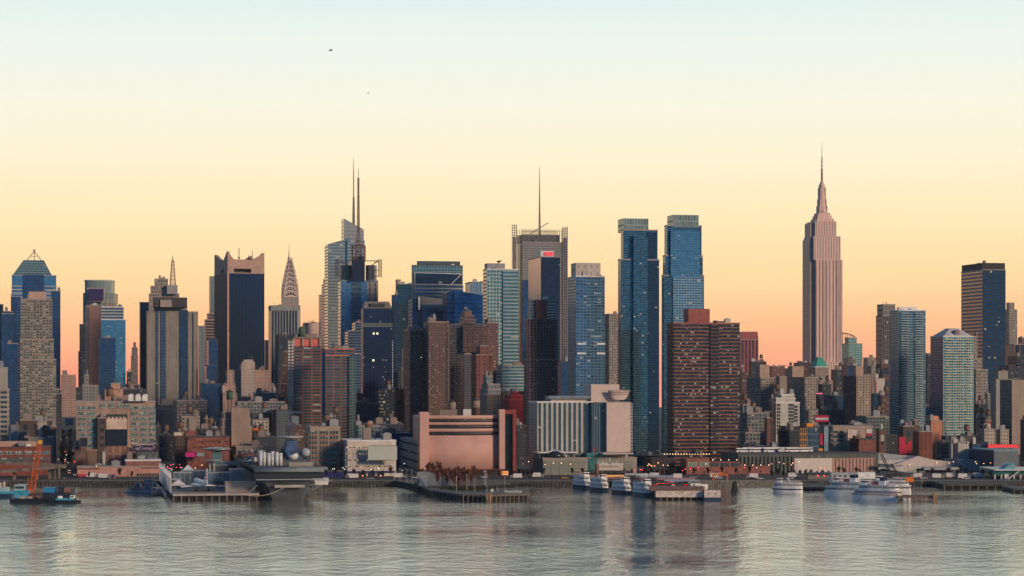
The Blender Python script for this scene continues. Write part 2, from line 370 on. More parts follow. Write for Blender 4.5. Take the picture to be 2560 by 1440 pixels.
# ------------------------------------------------------------------ skyline towers, left to right
T = 'office tower'; AP = 'apartment tower'; BU = 'building'
navy = S('glass_navy', (.05, .07, .11), (.035, .11, .24), .88, .8, .55, var=.3, blind=0)
bluec = S('curtain_blue', (.10, .20, .27), (.14, .36, .50), .92, .80, .75, .08, var=.18)
blueb = S('blue_banded', (.50, .50, .46), (.07, .22, .42), 1.0, .62, .6, var=.2)
tealg = S('curtain_teal', (.28, .38, .36), (.10, .26, .30), .8, .75, .6, var=.25)
paleb = S('pale_blue_block', (.34, .40, .44), (.18, .30, .38), .7, .9, .5, var=.15)
tanw = S('tan_punched', (.42, .32, .26), (.06, .10, .14), .5, .5, blind=.25, var=.4)
redw = S('red_brick_punched', (.30, .125, .10), (.05, .09, .12), .55, .5, blind=.15)
brnw = S('brown_brick_punched', (.19, .10, .085), (.05, .08, .12), .5, .5, blind=.2, lit=.01)
pinkw = S('pink_limestone', (.58, .36, .30), (.12, .10, .12), .4, .55)
stripv = S('vertical_stone_fins', (.40, .37, .33), (.025, .05, .10), .62, 1.0, .3, var=.15)
mull = S('vertical_dark_mullions', (.04, .06, .10), (.012, .04, .095), .76, 1.0, .6, .1, var=.18, blind=0)
dk = S('dark_masonry', (.075, .075, .09), (.03, .06, .10), .5, .5, blind=.1)
wb = S('white_bands', (.56, .52, .48), (.05, .12, .22), 1.0, .55, .5, var=.15)
blank = S('blank_stone', TAN, wx=0, wy=0); blankp = S('blank_pink_stone', (.60, .34, .27), wx=0, wy=0)
crownt = plain('crown_stone', (.46, .30, .25))

bld('tower_slab', 'thin tan tower sliver cut off by the left edge of the picture', T, 2600, [(-30, -30, 7, 762)], tanw, 5, 8, right=False, units=0)
bld('glass_tower', 'dark navy glass slab just left of the trapezoid-topped blue tower', T, 2520, [(4, 4, 34, 785), (8, 8, 30, 779)], navy, 5, 8, units=1)
# blue tower with a sloped glass crown
r, ps, z = bld('crowned_glass_tower', 'tall blue glass tower with sloped trapezoid crown and tripod mast at far left', T, 2640,
    [(28, 28, 150, 880), (28, 28, 147, 735), (29, 29, 141, 716), (29.5, 29.5, 140.5, 690)], [blueb, blueb, blueb, S('curtain_plain_blue', (.12, .24, .32), (.12, .34, .50), .9, .9, .7, var=.1)], 12, 8.6, right=True, units=0)
D = 2640; p = ps[-1]; a = [Vector((*q, z)) for q in p]; zt = gz(650, D)
def sub(al, be, zz):
    e1 = a[1] - a[0]; e2 = a[3] - a[0]; q = a[0] + e1 * al + e2 * be; return Vector((q.x, q.y, zz))
lo = [sub(.02, .02, z), sub(.9, .02, z), sub(.9, .98, z), sub(.02, .98, z)]; hi = [sub(.26, .3, zt), sub(.72, .3, zt), sub(.72, .7, zt), sub(.26, .7, zt)]
mb = MB()
for i in range(4):
    j = (i + 1) % 4; mb.face([lo[i], lo[j], hi[j], hi[i]], [(0, 0), (14, 0), (14, 6), (0, 6)])
mb.face(hi); mb.build('glass_crown', tealg, r, True)
mb = MB(); tip = sub(.5, .5, gz(627, D)); 
for q in ((.34, .4), (.66, .4), (.5, .65)): mb.tube(sub(*q, zt), tip, .55, 4)
mb.tube(sub(.42, .45, gz(640, D)), sub(.58, .45, gz(640, D)), .4, 4); mb.tube(tip, tip + Vector((0, 0, 2)), 1.5, 6); mb.build('tripod_mast', plain('mast_tan', (.45, .32, .25)), r, True)
f = Vector((*ps[0][0], 0)); e = U
mb = MB(); m0 = f + U * wpx(30, D) - V * 1.2; mb.prism([(q.x, q.y) for q in (m0, m0 + U * wpx(50, D), m0 + U * wpx(50, D) + V * 2, m0 + V * 2)], 10, gz(688, D), cells=(wpx(4, D), wpx(8.6, D)))
mb.build('centre_bay', navy, r, True)
bld('glass_tower', 'blue glass slab with flat top leaning against the left of the crowned tower', T, 2560, [(27, 27, 50, 742)], navy, 5, 8.6, units=1)
# tan residential tower
bld('apartment_tower', 'big tan apartment tower with many pale windows in front of the crowned glass tower', AP, 1780,
    [(50, 50, 140, 900), (50, 50, 134, 850), (52, 52, 130, 750)], S('tan_apartments', (.33, .27, .22), (.05, .09, .12), .66, .52, .3, blind=.5, var=.5, bc=(.50, .46, .36)), 7.4, 7.0,
    right=True, big=(.25, .8, 6), um=plain('penthouse_peach', (.5, .34, .28)), units=1)
mb = MB()
for k in range(44):
    y = 752 + 6.9 * k; q = at(47.5, 1779, gz(y, 1779)); MB().box((q.x, q.y, q.z), (wpx(6, 1779), 2, .5), GA).build('balcony', white, BL[-1][0], True)
pass
bld('dark_tower', 'narrow navy slab rising on the right behind the tan apartment tower', T, 2350, [(128, 128, 151, 728)], navy, 5, 7, units=1)
bld('dark_tower', 'low dark blue block beside the street canyon right of the tan apartments', BU, 1900, [(136, 136, 154, 985), (138, 138, 152, 975)], dk, 5, 6, units=1)
bld('striped_apartment_tower', 'distant pink tower with dark balcony columns closing the street canyon', AP, 3500, [(152, 152, 190, 938)],
    S('pink_balconies', (.62, .38, .31), (.16, .12, .13), .45, .55), 4.2, 5.4, big=(.1, .4, 7), units=1)
bld('pale_building', 'low pale slab at the foot of the distant pink tower in the street canyon', BU, 2900, [(163, 163, 184, 1047)], S('pale_low', (.42, .44, .43), wx=.5, wy=.4), 4, 5, units=0)
bld('cream_building', 'cream stone building with blank upper floors at the left edge above the brick garage', BU, 1520, [(-25, -25, 21, 975), (-25, -25, 17, 921)],
    [S('cream_windows', (.52, .42, .35), (.04, .07, .10), .72, .5), S('cream_top', (.46, .40, .35), wx=0)], 21, 12, units=3, right=True)
bld('navy_block', 'navy block half hidden behind the cream building at the left edge', T, 2200, [(18, 18, 46, 860)], navy, 5, 8, units=1)

# block with the curved green top and roof screen
cD = 2720
r = thing('round_topped_tower', 'grey-green tower with curved louvred top and a purple screen above the salmon slab', T, at(245, cD + 30))
def cyl_poly(px0, px1, D_, flat=.45, n=14):
    x0, x1 = gx(px0, D_), gx(px1, D_); cx, rr = (x0 + x1) / 2, (x1 - x0) / 2
    return [(cx - rr * math.cos(math.pi * k / n), D_ + rr * flat - rr * flat * math.sin(math.pi * k / n)) for k in range(n + 1)] + [(x1, D_ + rr * 2), (x0, D_ + rr * 2)]
greyg = S('grey_green_grid', (.33, .36, .33), (.12, .18, .19), .5, .7, .4)
MB().prism(cyl_poly(204, 281, cD), G0, gz(732, cD), cells=(wpx(4, cD), wpx(8, cD))).build('walls', greyg, r, True)
MB().prism(cyl_poly(209, 275, cD + 4), gz(732, cD), gz(702, cD), cells=(wpx(3, cD), 40)).build('louvred_crown', S('louvres', (.36, .42, .38), (.16, .24, .24), .5, .94, .3), r, True)
MB().prism(grow(cyl_poly(209, 275, cD + 4), .6), gz(702, cD), gz(699, cD)).build('crown_rim', plain('pale_rim', (.5, .5, .46)), r, True)
q = at(240, cD - 6, gz(752, cD)); mb = MB().box((q.x, q.y, q.z), (wpx(37, cD), 2.5, wpx(29, cD)), GA * .3); s_ = mb.build('screen', plain('screen_purple', (.05, .04, .13), .3), r, True)
mb = MB()
for dx in (-20, 20): mb.tube(at(240 + dx, cD - 5, gz(755, cD)), at(240 + dx * 1.05, cD - 5, gz(720, cD)), .9, 4)
for yy in (721, 753): mb.tube(at(219, cD - 5, gz(yy, cD)), at(261, cD - 5, gz(yy, cD)), .9, 4)
for dx in range(-16, 20, 8): mb.tube(at(240 + dx, cD - 3, gz(755, cD)), at(240 + dx, cD + 10, gz(732, cD)), .5, 4)
mb.build('screen_frame', plain('frame_pink', (.5, .38, .34)), r, True)
bld('salmon_slab_tower', 'slim tower with a salmon brick stripe and dark left side under the purple screen', T, 2480, [(199, 216, 252, 765)],
    S('salmon_stripe', (.50, .26, .21), (.30, .17, .14), .3, .5, .1, var=.2), 3, 5, side=navy, units=3)
b0 = BL[-1][0]; q = at(219, 2478); MB().box((q.x, 2478, G0), (wpx(9, 2478), 3, gz(768, 2478) - G0), GA, cells=(2, 3)).build('window_strip', S('strip_win', (.25, .2, .2), (.10, .13, .16), .7, .5), b0, True)
bld('dark_tower', 'dark stepped tower on the left of the salmon striped slab', T, 2380, [(193, 193, 214, 985), (196, 196, 214, 880), (199, 199, 214, 812)], dk, 4, 6, units=1, cop=copd)
bld('glass_tower', 'light blue glass tower with white bands at its top right of the salmon slab', T, 2300, [(252, 252, 314, 800), (252, 252, 309, 768)],
    [bluec, wb], 8, 7.2, units=2, big=(.2, .6, 4), cop=white)
bld('dark_glass_tower', 'plain navy glass tower standing in front of the light blue glass tower', T, 2150, [(247, 247, 289, 847)], navy, 6, 7, units=1, cop=copd)
bld('grey_building', 'stepped grey building with small windows below the salmon slab', BU, 1980, [(206, 206, 246, 965), (210, 210, 222, 938)],
    S('grey_punched', (.34, .32, .30), (.06, .09, .12), .3, .45), 8, 8, units=2)
bld('peach_building', 'blank peach rooftop block above the tan loft building', BU, 1650, [(261, 261, 308, 976), (276, 276, 301, 960)], plain('peach_render', (.52, .30, .22)), units=1)
bld('ornate_tower', 'slim distant gothic tan tower right of the light blue glass tower', T, 3100, [(327, 327, 345, 890), (329, 329, 344, 870), (333, 333, 340, 857)], tanw, 4, 6, units=0)
bld('dark_building', 'small dark stepped building at the foot of the gothic tan tower', BU, 2300, [(314, 314, 348, 962), (317, 317, 328, 930)], dk, 5, 6, units=2)

# striped stone tower with lattice mast behind
D = 2760
r, ps, z = bld('masted_tower', 'stepped tan tower with red lattice mast behind the broad stone striped tower', T, D, [(372, 372, 448, 735), (376, 376, 430, 716), (386, 386, 420, 698)], tanw, 6, 7, units=2)
mb = MB(); bx = 432; zb, zt = gz(735, D), gz(650, D); w0, w1 = wpx(8, D), wpx(2.5, D); c0 = at(bx, D + 12, 0)
def lattice(mb, c, zb, zt, w0, w1, n, r=.35, tip=0, xonly=False):
    pr = None
    for k in range(n + 1):
        t = k / n; w = w0 + (w1 - w0) * t; z_ = zb + (zt - zb) * t
        cs = [Vector((c[0] + sx * w, c[1] + sy * w, z_)) for sx, sy in ((-1, -1), (1, -1), (1, 1), (-1, 1))]
        for i in range(4):
            mb.tube(cs[i], cs[(i + 1) % 4], r * .7, 3)
            if pr: mb.tube(pr[i], cs[i], r, 4); mb.tube(pr[i], cs[(i + 1) % 4], r * .6, 3)
        pr = cs
    if tip: mb.tube((c[0], c[1], zt), (c[0], c[1], zt + tip), r * 1.5, 5, r2=r * .6)
    return mb
lattice(mb, c0, zb, zt, w0, w1, 9, .55, 6).build('lattice_mast', plain('mast_pale', (.50, .34, .28)), r, True)
q = at(430, D + 5); MB().box((q.x, q.y, gz(735, D)), (wpx(26, D), 16, wpx(22, D)), GA).build('mast_base', bulkg, r, True)
D = 2150
r, ps, z = bld('striped_stone_tower', 'broad tan stone tower with tall blue window strips below the lattice mast', T, D, [(365, 365, 495, 780), (383, 383, 468, 768)],
    S('tan_ribs', (.38, .31, .26), (.10, .09, .09), .12, 1.0, .1), 5, 9, units=2, inset=3)
f0 = Vector((*ps[0][0], 0))
def strip(r, px0, px1, ytop, m, D, nm='window_strip', out=.6, cells=(3, 3.2), ybot=None, left=365, f=None):
    f = f or f0; left = 1280 + F * f.x / f.y; a = f + U * wpx(px0 - left, D) * 1.02 - V * out; w = U * wpx(px1 - px0, D) * 1.02
    zb_ = G0 + 1 if ybot is None else gz(ybot, D)
    MB().prism([(q.x, q.y) for q in (a, a + w, a + w + V * (out + .5), a + V * (out + .5))], zb_, gz(ytop, D), cells=cells).build(nm, m, r, True)
sb = S('strip_blue', (.09, .12, .16), (.05, .12, .22), .9, .6, .5, var=.2)
strip(r, 389, 395, 775, sb, D); strip(r, 400, 413, 775, sb, D); strip(r, 446, 467, 775, S('strip_navy', (.04, .06, .1), (.03, .09, .18), .9, .6, .5), D); strip(r, 478, 481, 782, sb, D)
q = at(425, D + 6); MB().box((q.x, q.y, gz(768, D)), (wpx(82, D), 24, wpx(24, D)), GA).build('dark_attic', plain('attic_dark', (.06, .06, .07)), r, True)
MB().box((q.x - 2, q.y - 12.6, gz(768, D)), (wpx(28, D), 3, wpx(18, D)), GA).build('stone_pylon', coping, r, True)
bld('dark_tower', 'plain dark slab on the left flank of the striped stone tower', T, 2450, [(348, 348, 372, 757)], mull, 4, 6, units=0, cop=copd)
bld('low_block', 'wide dull podium block at the foot of the striped stone tower', BU, 1960, [(394, 394, 436, 1012)], S('podium_grey', (.16, .16, .17), (.04, .06, .08), .3, .3), 8, 10, units=1)

bld('pale_blue_tower', 'narrow pale blue slab between the striped stone tower and the spiked tower', T, 2700, [(494, 494, 516, 816)], paleb, 4, 6, units=0)
bld('banded_tower', 'dark tower with salmon bands on its upper floors beside the spiked tower', T, 2480, [(511, 511, 536, 800), (517, 517, 536, 785)], S('salmon_bands', (.48, .28, .22), (.03, .06, .12), 1, .6), 6, 7, side=mull, units=1)
bld('rounded_tower', 'grey-blue cylinder-edged tower peeping out left of the spiked tower', T, 2950, [(523, 523, 545, 692)], greyg, 4, 6, units=0)
bld('dark_glass_tower', 'dark stepped glass block at the lower left of the spiked tower', T, 2150, [(512, 512, 545, 915), (517, 517, 545, 850)], navy, 5, 6, units=1, cop=copd)
# spiked tower
D = 2320
r, ps, z = bld('spiked_tower', 'tall dark ribbed tower with tan notched crown and pointed corner horns', T, D, [(536, 569, 661, 683)], mull, 3.6, 6, units=0, cop=crownt, rot=R(11), side=S('slate_side', (.03, .045, .07), (.012, .025, .05), .7, 1, 0, .6, blind=0, var=.1))  # side is a darker copy of the mullions, shade put into its colour
p = [Vector((*q, 0)) for q in ps[0]]; zc = gz(683, D); mid = gz(648, D); hi = gz(631, D)
def crown_side(a, b, nm, prof):
    d = (b - a); n = Vector((d.y, -d.x, 0)).normalized(); k = -n * 3
    mb = MB()
    for (t0, h0), (t1, h1) in zip(prof, prof[1:]):
        q0, q1 = a + d * t0, a + d * t1; pl = [(v.x, v.y) for v in (q0, q1, q1 + k, q0 + k)]
        zlo = zc + .9 if t0 < .1 or t1 > .9 else zc + 5
        mb.prism(pl, zlo, 0, ztop=[h0, h1, h1, h0], bottom=True)
    mb.build(nm, crownt, r, True)
for i in range(4): crown_side(p[i] + (p[(i + 1) % 4] - p[i]).normalized() * (3.01 if i % 2 else 0), p[(i + 1) % 4] - (p[(i + 1) % 4] - p[i]).normalized() * (3.01 if i % 2 else 0), 'crown_wall', ([(0, gz(628, D)), (.17, mid), (.60, mid), (.64, gz(651, D)), (1, gz(630, D))], [(0, hi), (.3, mid), (.7, mid), (1, hi)], [(0, hi), (.3, mid), (.7, mid), (1, hi)], [(0, hi), (.5, mid), (.72, mid), (1, gz(628, D))])[i])
mb = MB().prism(grow(ps[0], -8), zc + .9, gz(655, D)); mb.build('roof_core', plain('core_dark', (.1, .09, .09)), r, True)
mb = MB(); c_ = cen(ps[0])
mb.tube((gx(588, D), c_[1], gz(660, D)), (gx(588, D), c_[1], gz(615, D)), .5, 5); mb.tube((gx(585.5, D), c_[1], gz(640, D)), (gx(590.5, D), c_[1], gz(640, D)), 1, 5); mb.build('roof_antenna', plain('mast_tan', TAN), r, True); mb = MB(); mb.tube((gx(622, D), c_[1], gz(660, D)), (gx(622, D), c_[1], gz(622, D)), .4, 5)
mb.build('roof_antenna', plain('mast_tan', TAN), r, True)
du = (p[1] - p[0]).normalized(); dv = Vector((-du.y, du.x, 0)); MB().prism([(q.x, q.y) for q in (p[0] - du * .4 - dv * .4, p[0] + du * 1.6 - dv * .4, p[0] + du * 1.6 + dv * .2, p[0] - du * .4 + dv * .2)], 10, zc, cells=None).build('corner_pier', crownt, r, True)

# art deco arched spire
D = 3850; cx = 722.5
r = thing('arched_spire_tower', 'art deco tower with tiered arches and a needle spire, left of centre', T, at(cx, D + 18))
chrm = plain('crown_steel', (.66, .52, .44), .45, .2); dsl = S('chr_body', (.50, .40, .35), (.12, .12, .14), .45, .6, .2)
def sq(pxw, Yc, c=cx):
    h = wpx(pxw, D) / 2; o = Vector((gx(c, D), D + 18, 0)); return [((o + U * a * h + V * b * h).x, (o + U * a * h + V * b * h).y) for a, b in ((-1, -1), (1, -1), (1, 1), (-1, 1))]
MB().prism(sq(40, D), G0, gz(742, D), cells=(wpx(3.4, D), wpx(6, D))).build('walls', dsl, r, True)
rows = [(742, 38), (730, 37), (718, 33), (706, 28.5), (694, 23.5), (682, 18.5), (671, 13.5), (660, 9), (650, 5)]
mb = MB(); tri = MB()
for (y0, w0), (y1, w1) in zip(rows, rows[1:]):
    a_ = sq(w0, D); b_ = sq((w0 + w1) / 2 + .6, D); z0_, z1_ = gz(y0, D), gz(y1, D) + 1
    A = [Vector((*q, z0_)) for q in a_]; B = [Vector((*q, z1_)) for q in b_]
    for i in range(4): mb.face([A[i], A[(i + 1) % 4], B[(i + 1) % 4], B[i]])
    mb.face(B)
    # arched band on each side: an arch rib with dark triangular windows between ribs
    for i in range(4):
        a0, a1 = A[i], A[(i + 1) % 4]; d = a1 - a0; out = Vector((d.y, -d.x, 0)).normalized() * .5; hh = (z1_ - z0_) * 1.55; prev = None
        for k in range(9):
            t = math.pi * k / 8; q = a0 + d * (.5 - .47 * math.cos(t)) + out + Vector((0, 0, hh * math.sin(t)))
            if prev is not None: mb.tube(prev, q, .55, 4)
            prev = q
        for k in range(5):
            t = math.pi * (k + 1) / 6; q = a0 + d * (.5 - .33 * math.cos(t)) + out * 1.2; h_ = hh * .72 * math.sin(t)
            w_ = d.normalized() * (d.length * .075); b0_ = q + Vector((0, 0, h_ * .4)); tri.face([b0_ - w_, b0_ + w_, q + Vector((0, 0, h_ * 1.05))])
mb.build('arched_crown', chrm, r, True); tri.build('triangular_windows', plain('crown_window_dark', (.05, .05, .06), .3), r, True)
q = at(cx, D + 18, 0); MB().tube((q.x, q.y, gz(652, D)), (q.x, q.y, gz(628, D)), wpx(2.6, D), 8, r2=wpx(.9, D)).tube((q.x, q.y, gz(628, D)), (q.x, q.y, gz(606, D)), wpx(.9, D), 6, r2=.2).build('spire', chrm, r, True)
bld('striped_tower', 'dark box tower with thin white vertical fins in front of the arched spire', T, 2500, [(671, 678, 751, 765)], S('white_fins', (.36, .35, .33), (.02, .035, .07), .66, .93, .3, var=.1), 7, 900, units=0, cop=coping)
bld('tan_sliver_tower', 'thin tan sliver between the spiked tower and the white finned tower', T, 2900, [(660, 660, 671, 852)], tanw, 4, 6, units=0)
bld('dark_tower', 'dark block at the lower right of the white finned tower', T, 2200, [(690, 690, 725, 838)], dk, 4, 5.5, units=1, cop=copd)

# art deco hotel
pinkh = S('pink_hotel', (.62, .40, .33), (.2, .12, .11), .26, .4, .1, var=.3)
D = 2050
r, ps, z = bld('art_deco_hotel', 'pink stepped art deco hotel with a slim central tower', BU, D,
    [(552, 552, 690, 985), (556, 556, 684, 960), (563, 563, 677, 927)], pinkh, 8.6, 7.2, units=4, inset=2)
crm = S('hotel_cream', (.68, .52, .44), (.30, .2, .18), .3, .5, .05)
def blk(r, px0, px1, y0, y1, D_, m, nm, dy=0, depth=12, cells=None):
    c = Vector((gx(px0, D_), D_ + dy, 0)); w = U * (wpx(px1 - px0, D_) * 1.03)
    return MB().prism([(q.x, q.y) for q in (c, c + w, c + w + V * depth, c + V * depth)], gz(y0, D_), gz(y1, D_), bottom=True, cells=cells).build(nm, m, r, True)
blk(r, 604, 637, 1000, 912, D, crm, 'central_bay', -1.5, 20, (wpx(5, D), wpx(7.2, D)))
blk(r, 605, 636, 912, 905, D, crm, 'central_bay', 0, 16, (wpx(5, D), wpx(7.2, D)))
blk(r, 609, 632, 905, 899, D, crm, 'lantern', 2, 12, (wpx(5, D), 4)); 
q = at(622, D + 8, gz(899, D)); MB().tube(q, (q.x, q.y, gz(882, D)), 1.2, 6, r2=.3).lathe((q.x + 2.5, q.y, gz(893, D)), [(0.1, -1.2), (1.6, -.6), (1.6, .6), (.1, 1.2)], 8).build('roof_aerials', dsteel, r, True)
for px_ in (555, 682):
    q = at(px_ + 2, D - 1, gz(985, D)); MB().lathe((q.x, q.y + 2, q.z), [(1.9, 0), (1.9, 5), (.9, 7.5), (.2, 9)], 8).build('corner_turret', crm, r, True)

# brick apartment pair left of centre
rb = S('red_frame_windows', (.28, .13, .11), (.05, .12, .15), .80, .62, .4, blind=.04, panes=4, var=.4)
r, ps, z = bld('brick_apartment_tower', 'tall red brick apartment tower with a pink open parapet and pale balcony column', AP, 1800, [(718, 734, 803, 845)], rb, 22, 7.4, side=S('balc_side', (.10, .11, .14), (.05, .09, .12), .6, .5), units=2, cop=bulkm, tank=False, big=(.1, .9, 3))
mb = MB()
for k in range(38):
    for dx in (723, 731):
        q = at(dx, 1798, gz(858 + k * 7.4, 1798)); mb.box((q.x, q.y, q.z), (wpx(5, 1798), 1.2, wpx(5, 1798)), GA)
mb.build('balcony_column', plain('balcony_pale', (.55, .58, .52)), r, True)
strip(r, 736, 801, 848, plain('parapet_pink', (.65, .16, .13)), 1800, 'pink_parapet', .5, None, 865, 734, Vector((*ps[0][0], 0)))
mb = MB()
for k in range(4):
    q = Vector((*ps[0][0], 0)) + U * wpx(k * 22, 1800) - V * 1; mb.box((q.x, q.y, gz(866, 1800)), (1.3, 1.4, wpx(20, 1800)), GA)
mb.build('parapet_piers', coping, r, True)
q = at(755, 1808, z); mb = MB().lathe((q.x, q.y, q.z), [(3.2, 0), (3.2, 6), (2.4, 8), (.3, 9)], 12); mb.build('round_lantern', plain('lantern_green', (.08, .13, .10)), r, True)
r, ps, z = bld('brick_apartment_tower', 'lower red brick apartment tower with green glass corner beside the pink-parapet tower', AP, 1740, [(804, 804, 872, 890), (804, 804, 886, 874)], rb, 21, 7.4, units=3, cop=plain('parapet_salmon', (.6, .2, .16)))
strip(r, 872, 887, 890, S('green_corner', (.18, .22, .20), (.08, .16, .16), .8, .7, .5), 1740, 'glass_corner', 2, (2.2, 2.3), None, 804, Vector((*ps[0][0], 0)))
strip(r, 805, 813, 882, mull, 1740, 'dark_slot', .8, (2.2, 2.3), None, 804, Vector((*ps[0][0], 0)))
bld('brown_tower', 'old brown stepped building behind the left side of the pink-parapet tower', BU, 1950, [(694, 694, 722, 960), (700, 700, 722, 915), (706, 706, 722, 880)], brnw, 5, 7, units=1)
bld('cream_box_building', 'distant cream box on the skyline right of the white finned tower', BU, 3300, [(757, 757, 797, 808)], plain('cream_box', (.62, .46, .38)), units=1)
mb = MB(); r = thing('rooftop_crane', 'thin rooftop crane on the distant cream box', 'crane', at(781, 3310, gz(806, 3310)))
z0_ = gz(806, 3310); mb.tube(at(783, 3310, z0_), at(783, 3310, gz(800, 3310)), .5, 4).build('mast', plain('mast_tan', TAN), r, True)
MB().tube(at(770, 3310, gz(804, 3310)), at(792, 3310, gz(805, 3310)), .5, 4).build('jib', plain('mast_tan', TAN), r, True)
# ------------------------------------------------------------------ faceted glass tower with the white spire
D = 2950
r = thing('faceted_glass_tower', 'pale faceted glass tower with slanted top and tall white spire', T, at(865, D + 20))
fg = S('faceted_pale', (.36, .38, .36), (.26, .34, .36), 1, .62, .6, var=.12)
def slant(px0, px1, ya, yb, D_, depth, m, nm, cells, back=0, y0=None):
    c = Vector((gx(px0, D_), D_, 0)); w = U * wpx(px1 - px0, D_) * 1.02
    pl = [(q.x, q.y) for q in (c, c + w, c + w + V * depth, c + V * depth)]
    za, zb_ = gz(ya, D_), gz(yb, D_)
    return MB().prism(pl, G0 if y0 is None else gz(y0, D_), max(za, zb_), cells=cells, ztop=[za, zb_, zb_ - back, za - back]).build(nm, m, r, True)
slant(820, 876, 610, 594, D, 40, fg, 'walls', (wpx(9, D), wpx(7.5, D))); slant(860, 909, 546, 573, D + 6, 30, S('shard_top', (.50, .46, .40), (.44, .40, .36), .9, .8, .5, var=.12), 'slanted_shard', (wpx(9, D), wpx(9, D)), y0=800)
slant(868, 911, 600, 600, D + 2, 30, fg, 'walls', (wpx(9, D), wpx(7.5, D)))
q = at(884, D + 20, 0); mb = MB(); lattice(mb, q, gz(560, D), gz(490, D), wpx(3, D), wpx(1.6, D), 10, .5); mb.tube((q.x, q.y, gz(560, D)), (q.x, q.y, gz(440, D)), 1.1, 6, r2=.8); mb.tube((q.x, q.y, gz(440, D)), (q.x, q.y, gz(392, D)), .8, 5, r2=.25)
mb.build('spire', plain('spire_grey', (.42, .40, .38)), r, True)
bld('banded_tower', 'stepped pink banded tower just left of the slanted glass tower', T, 3250, [(797, 797, 822, 738), (804, 804, 820, 712)], S('pink_bands', (.62, .42, .35), (.28, .2, .2), 1, .45), 5, 6.5, units=1, big=(.3, .8, 8), um=plain('core_dark', (.1, .09, .09)))
# broadcast tower
D = 2760
r, ps, z = bld('broadcast_tower', 'blue glass tower with huge roof drums, sign frames and a red lattice antenna', T, D, [(845, 845, 945, 702)], S('bt_blue', (.20, .32, .40), (.10, .28, .46), .86, .78, .7, var=.25), 11, 9, units=0)
strip(r, 878, 902, 705, S('bt_dark', (.16, .22, .28), (.04, .10, .18), .9, .45, .5), D, 'centre_bay', 1, (8, wpx(12, D)), None, 845, Vector((*ps[0][0], 0)))
strip(r, 916, 944, 705, S('bt_stone', (.50, .38, .34), (.05, .08, .12), .3, .8), D, 'stone_corner', .8, (wpx(12, D), wpx(12, D)), None, 845, Vector((*ps[0][0], 0)))
drum = S('drum_ribs', (.40, .33, .30), (.28, .24, .22), 1, .5, .2, var=.05)
for px_ in (864, 928):
    q = at(px_, D + 14, gz(702, D)); mb = MB(); n = 18
    rs = [[(q.x + wpx(14, D) * math.cos(2 * math.pi * k / n), q.y + wpx(14, D) * math.sin(2 * math.pi * k / n), zz) for k in range(n)] for zz in (z, gz(662, D))]
    for k in range(n):
        j = (k + 1) % n; mb.face([rs[0][k], rs[0][j], rs[1][j], rs[1][k]], [(k, 0), (k + 1, 0), (k + 1, 12), (k, 12)], 0)
    mb.face(rs[1]); mb.build('roof_drum', drum, r, True)
blk(r, 880, 912, 702, 650, D, plain('sign_navy', (.012, .02, .06), .3), 'sign_panel', -4, 30)
blk(r, 884, 908, 650, 640, D, dsteel, 'antenna_base', 8, 10)
for px_, s_, bars in ((842, 1, (((852, 652), (882, 652)), ((852, 652), (870, 666)))), (950, -1, (((910, 652), (945, 652)), ((945, 652), (928, 664))))):
    mb = MB()
    for dx in (-3, 3):
        for k in range(9):
            yy = 650 + k * 5; mb.tube(at(px_ - 4, D - 3 + dx, gz(yy, D)), at(px_ + 4, D - 3 + dx, gz(yy, D)), .35, 3)
        for ex in (-4, 0, 4): mb.tube(at(px_ + ex, D - 3 + dx, gz(649, D)), at(px_ + ex, D - 3 + dx, gz(693, D)), .5, 4)
    for yy in (655, 675, 690): mb.tube(at(px_, D, gz(yy, D)), at(px_ + s_ * 14, D + 6, gz(yy, D)), .5, 4)
    for a0, b0_ in bars: mb.tube(at(a0[0], D + 2, gz(a0[1], D)), at(b0_[0], D + 2, gz(b0_[1], D)), .7, 4)
    mb.build('sign_frame', plain('frame_dark', (.10, .08, .08)), r, True)
q = at(896, D + 12, 0); mb = MB(); lattice(mb, q, gz(650, D), gz(613, D), wpx(16, D), wpx(16, D), 1, .9); lattice(mb, q, gz(645, D), gz(575, D), wpx(8, D), wpx(2.6, D), 8, .5)
lattice(mb, q, gz(575, D), gz(490, D), wpx(2.6, D), wpx(1.8, D), 14, .6); mb.tube((q.x, q.y, gz(490, D)), (q.x, q.y, gz(445, D)), 1.3, 6); mb.tube((q.x, q.y, gz(445, D)), (q.x, q.y, gz(418, D)), .5, 5, r2=.2)
for yy in (613, 600, 560, 540, 520, 505, 490, 444): mb.tube((q.x - wpx(3.4, D), q.y, gz(yy, D)), (q.x + wpx(3.4, D), q.y, gz(yy, D)), .5, 3)
mb.build('antenna', plain('antenna_red', (.26, .13, .12)), r, True)
bld('stepped_glass_tower', 'stepped navy glass tower with a grey stepped top under the broadcast tower', T, 2400, [(858, 858, 906, 885), (862, 862, 906, 828), (880, 880, 906, 806)],
    S('dk_banded', (.17, .22, .28), (.04, .10, .20), 1, .6, .5), 9, 7, units=1)
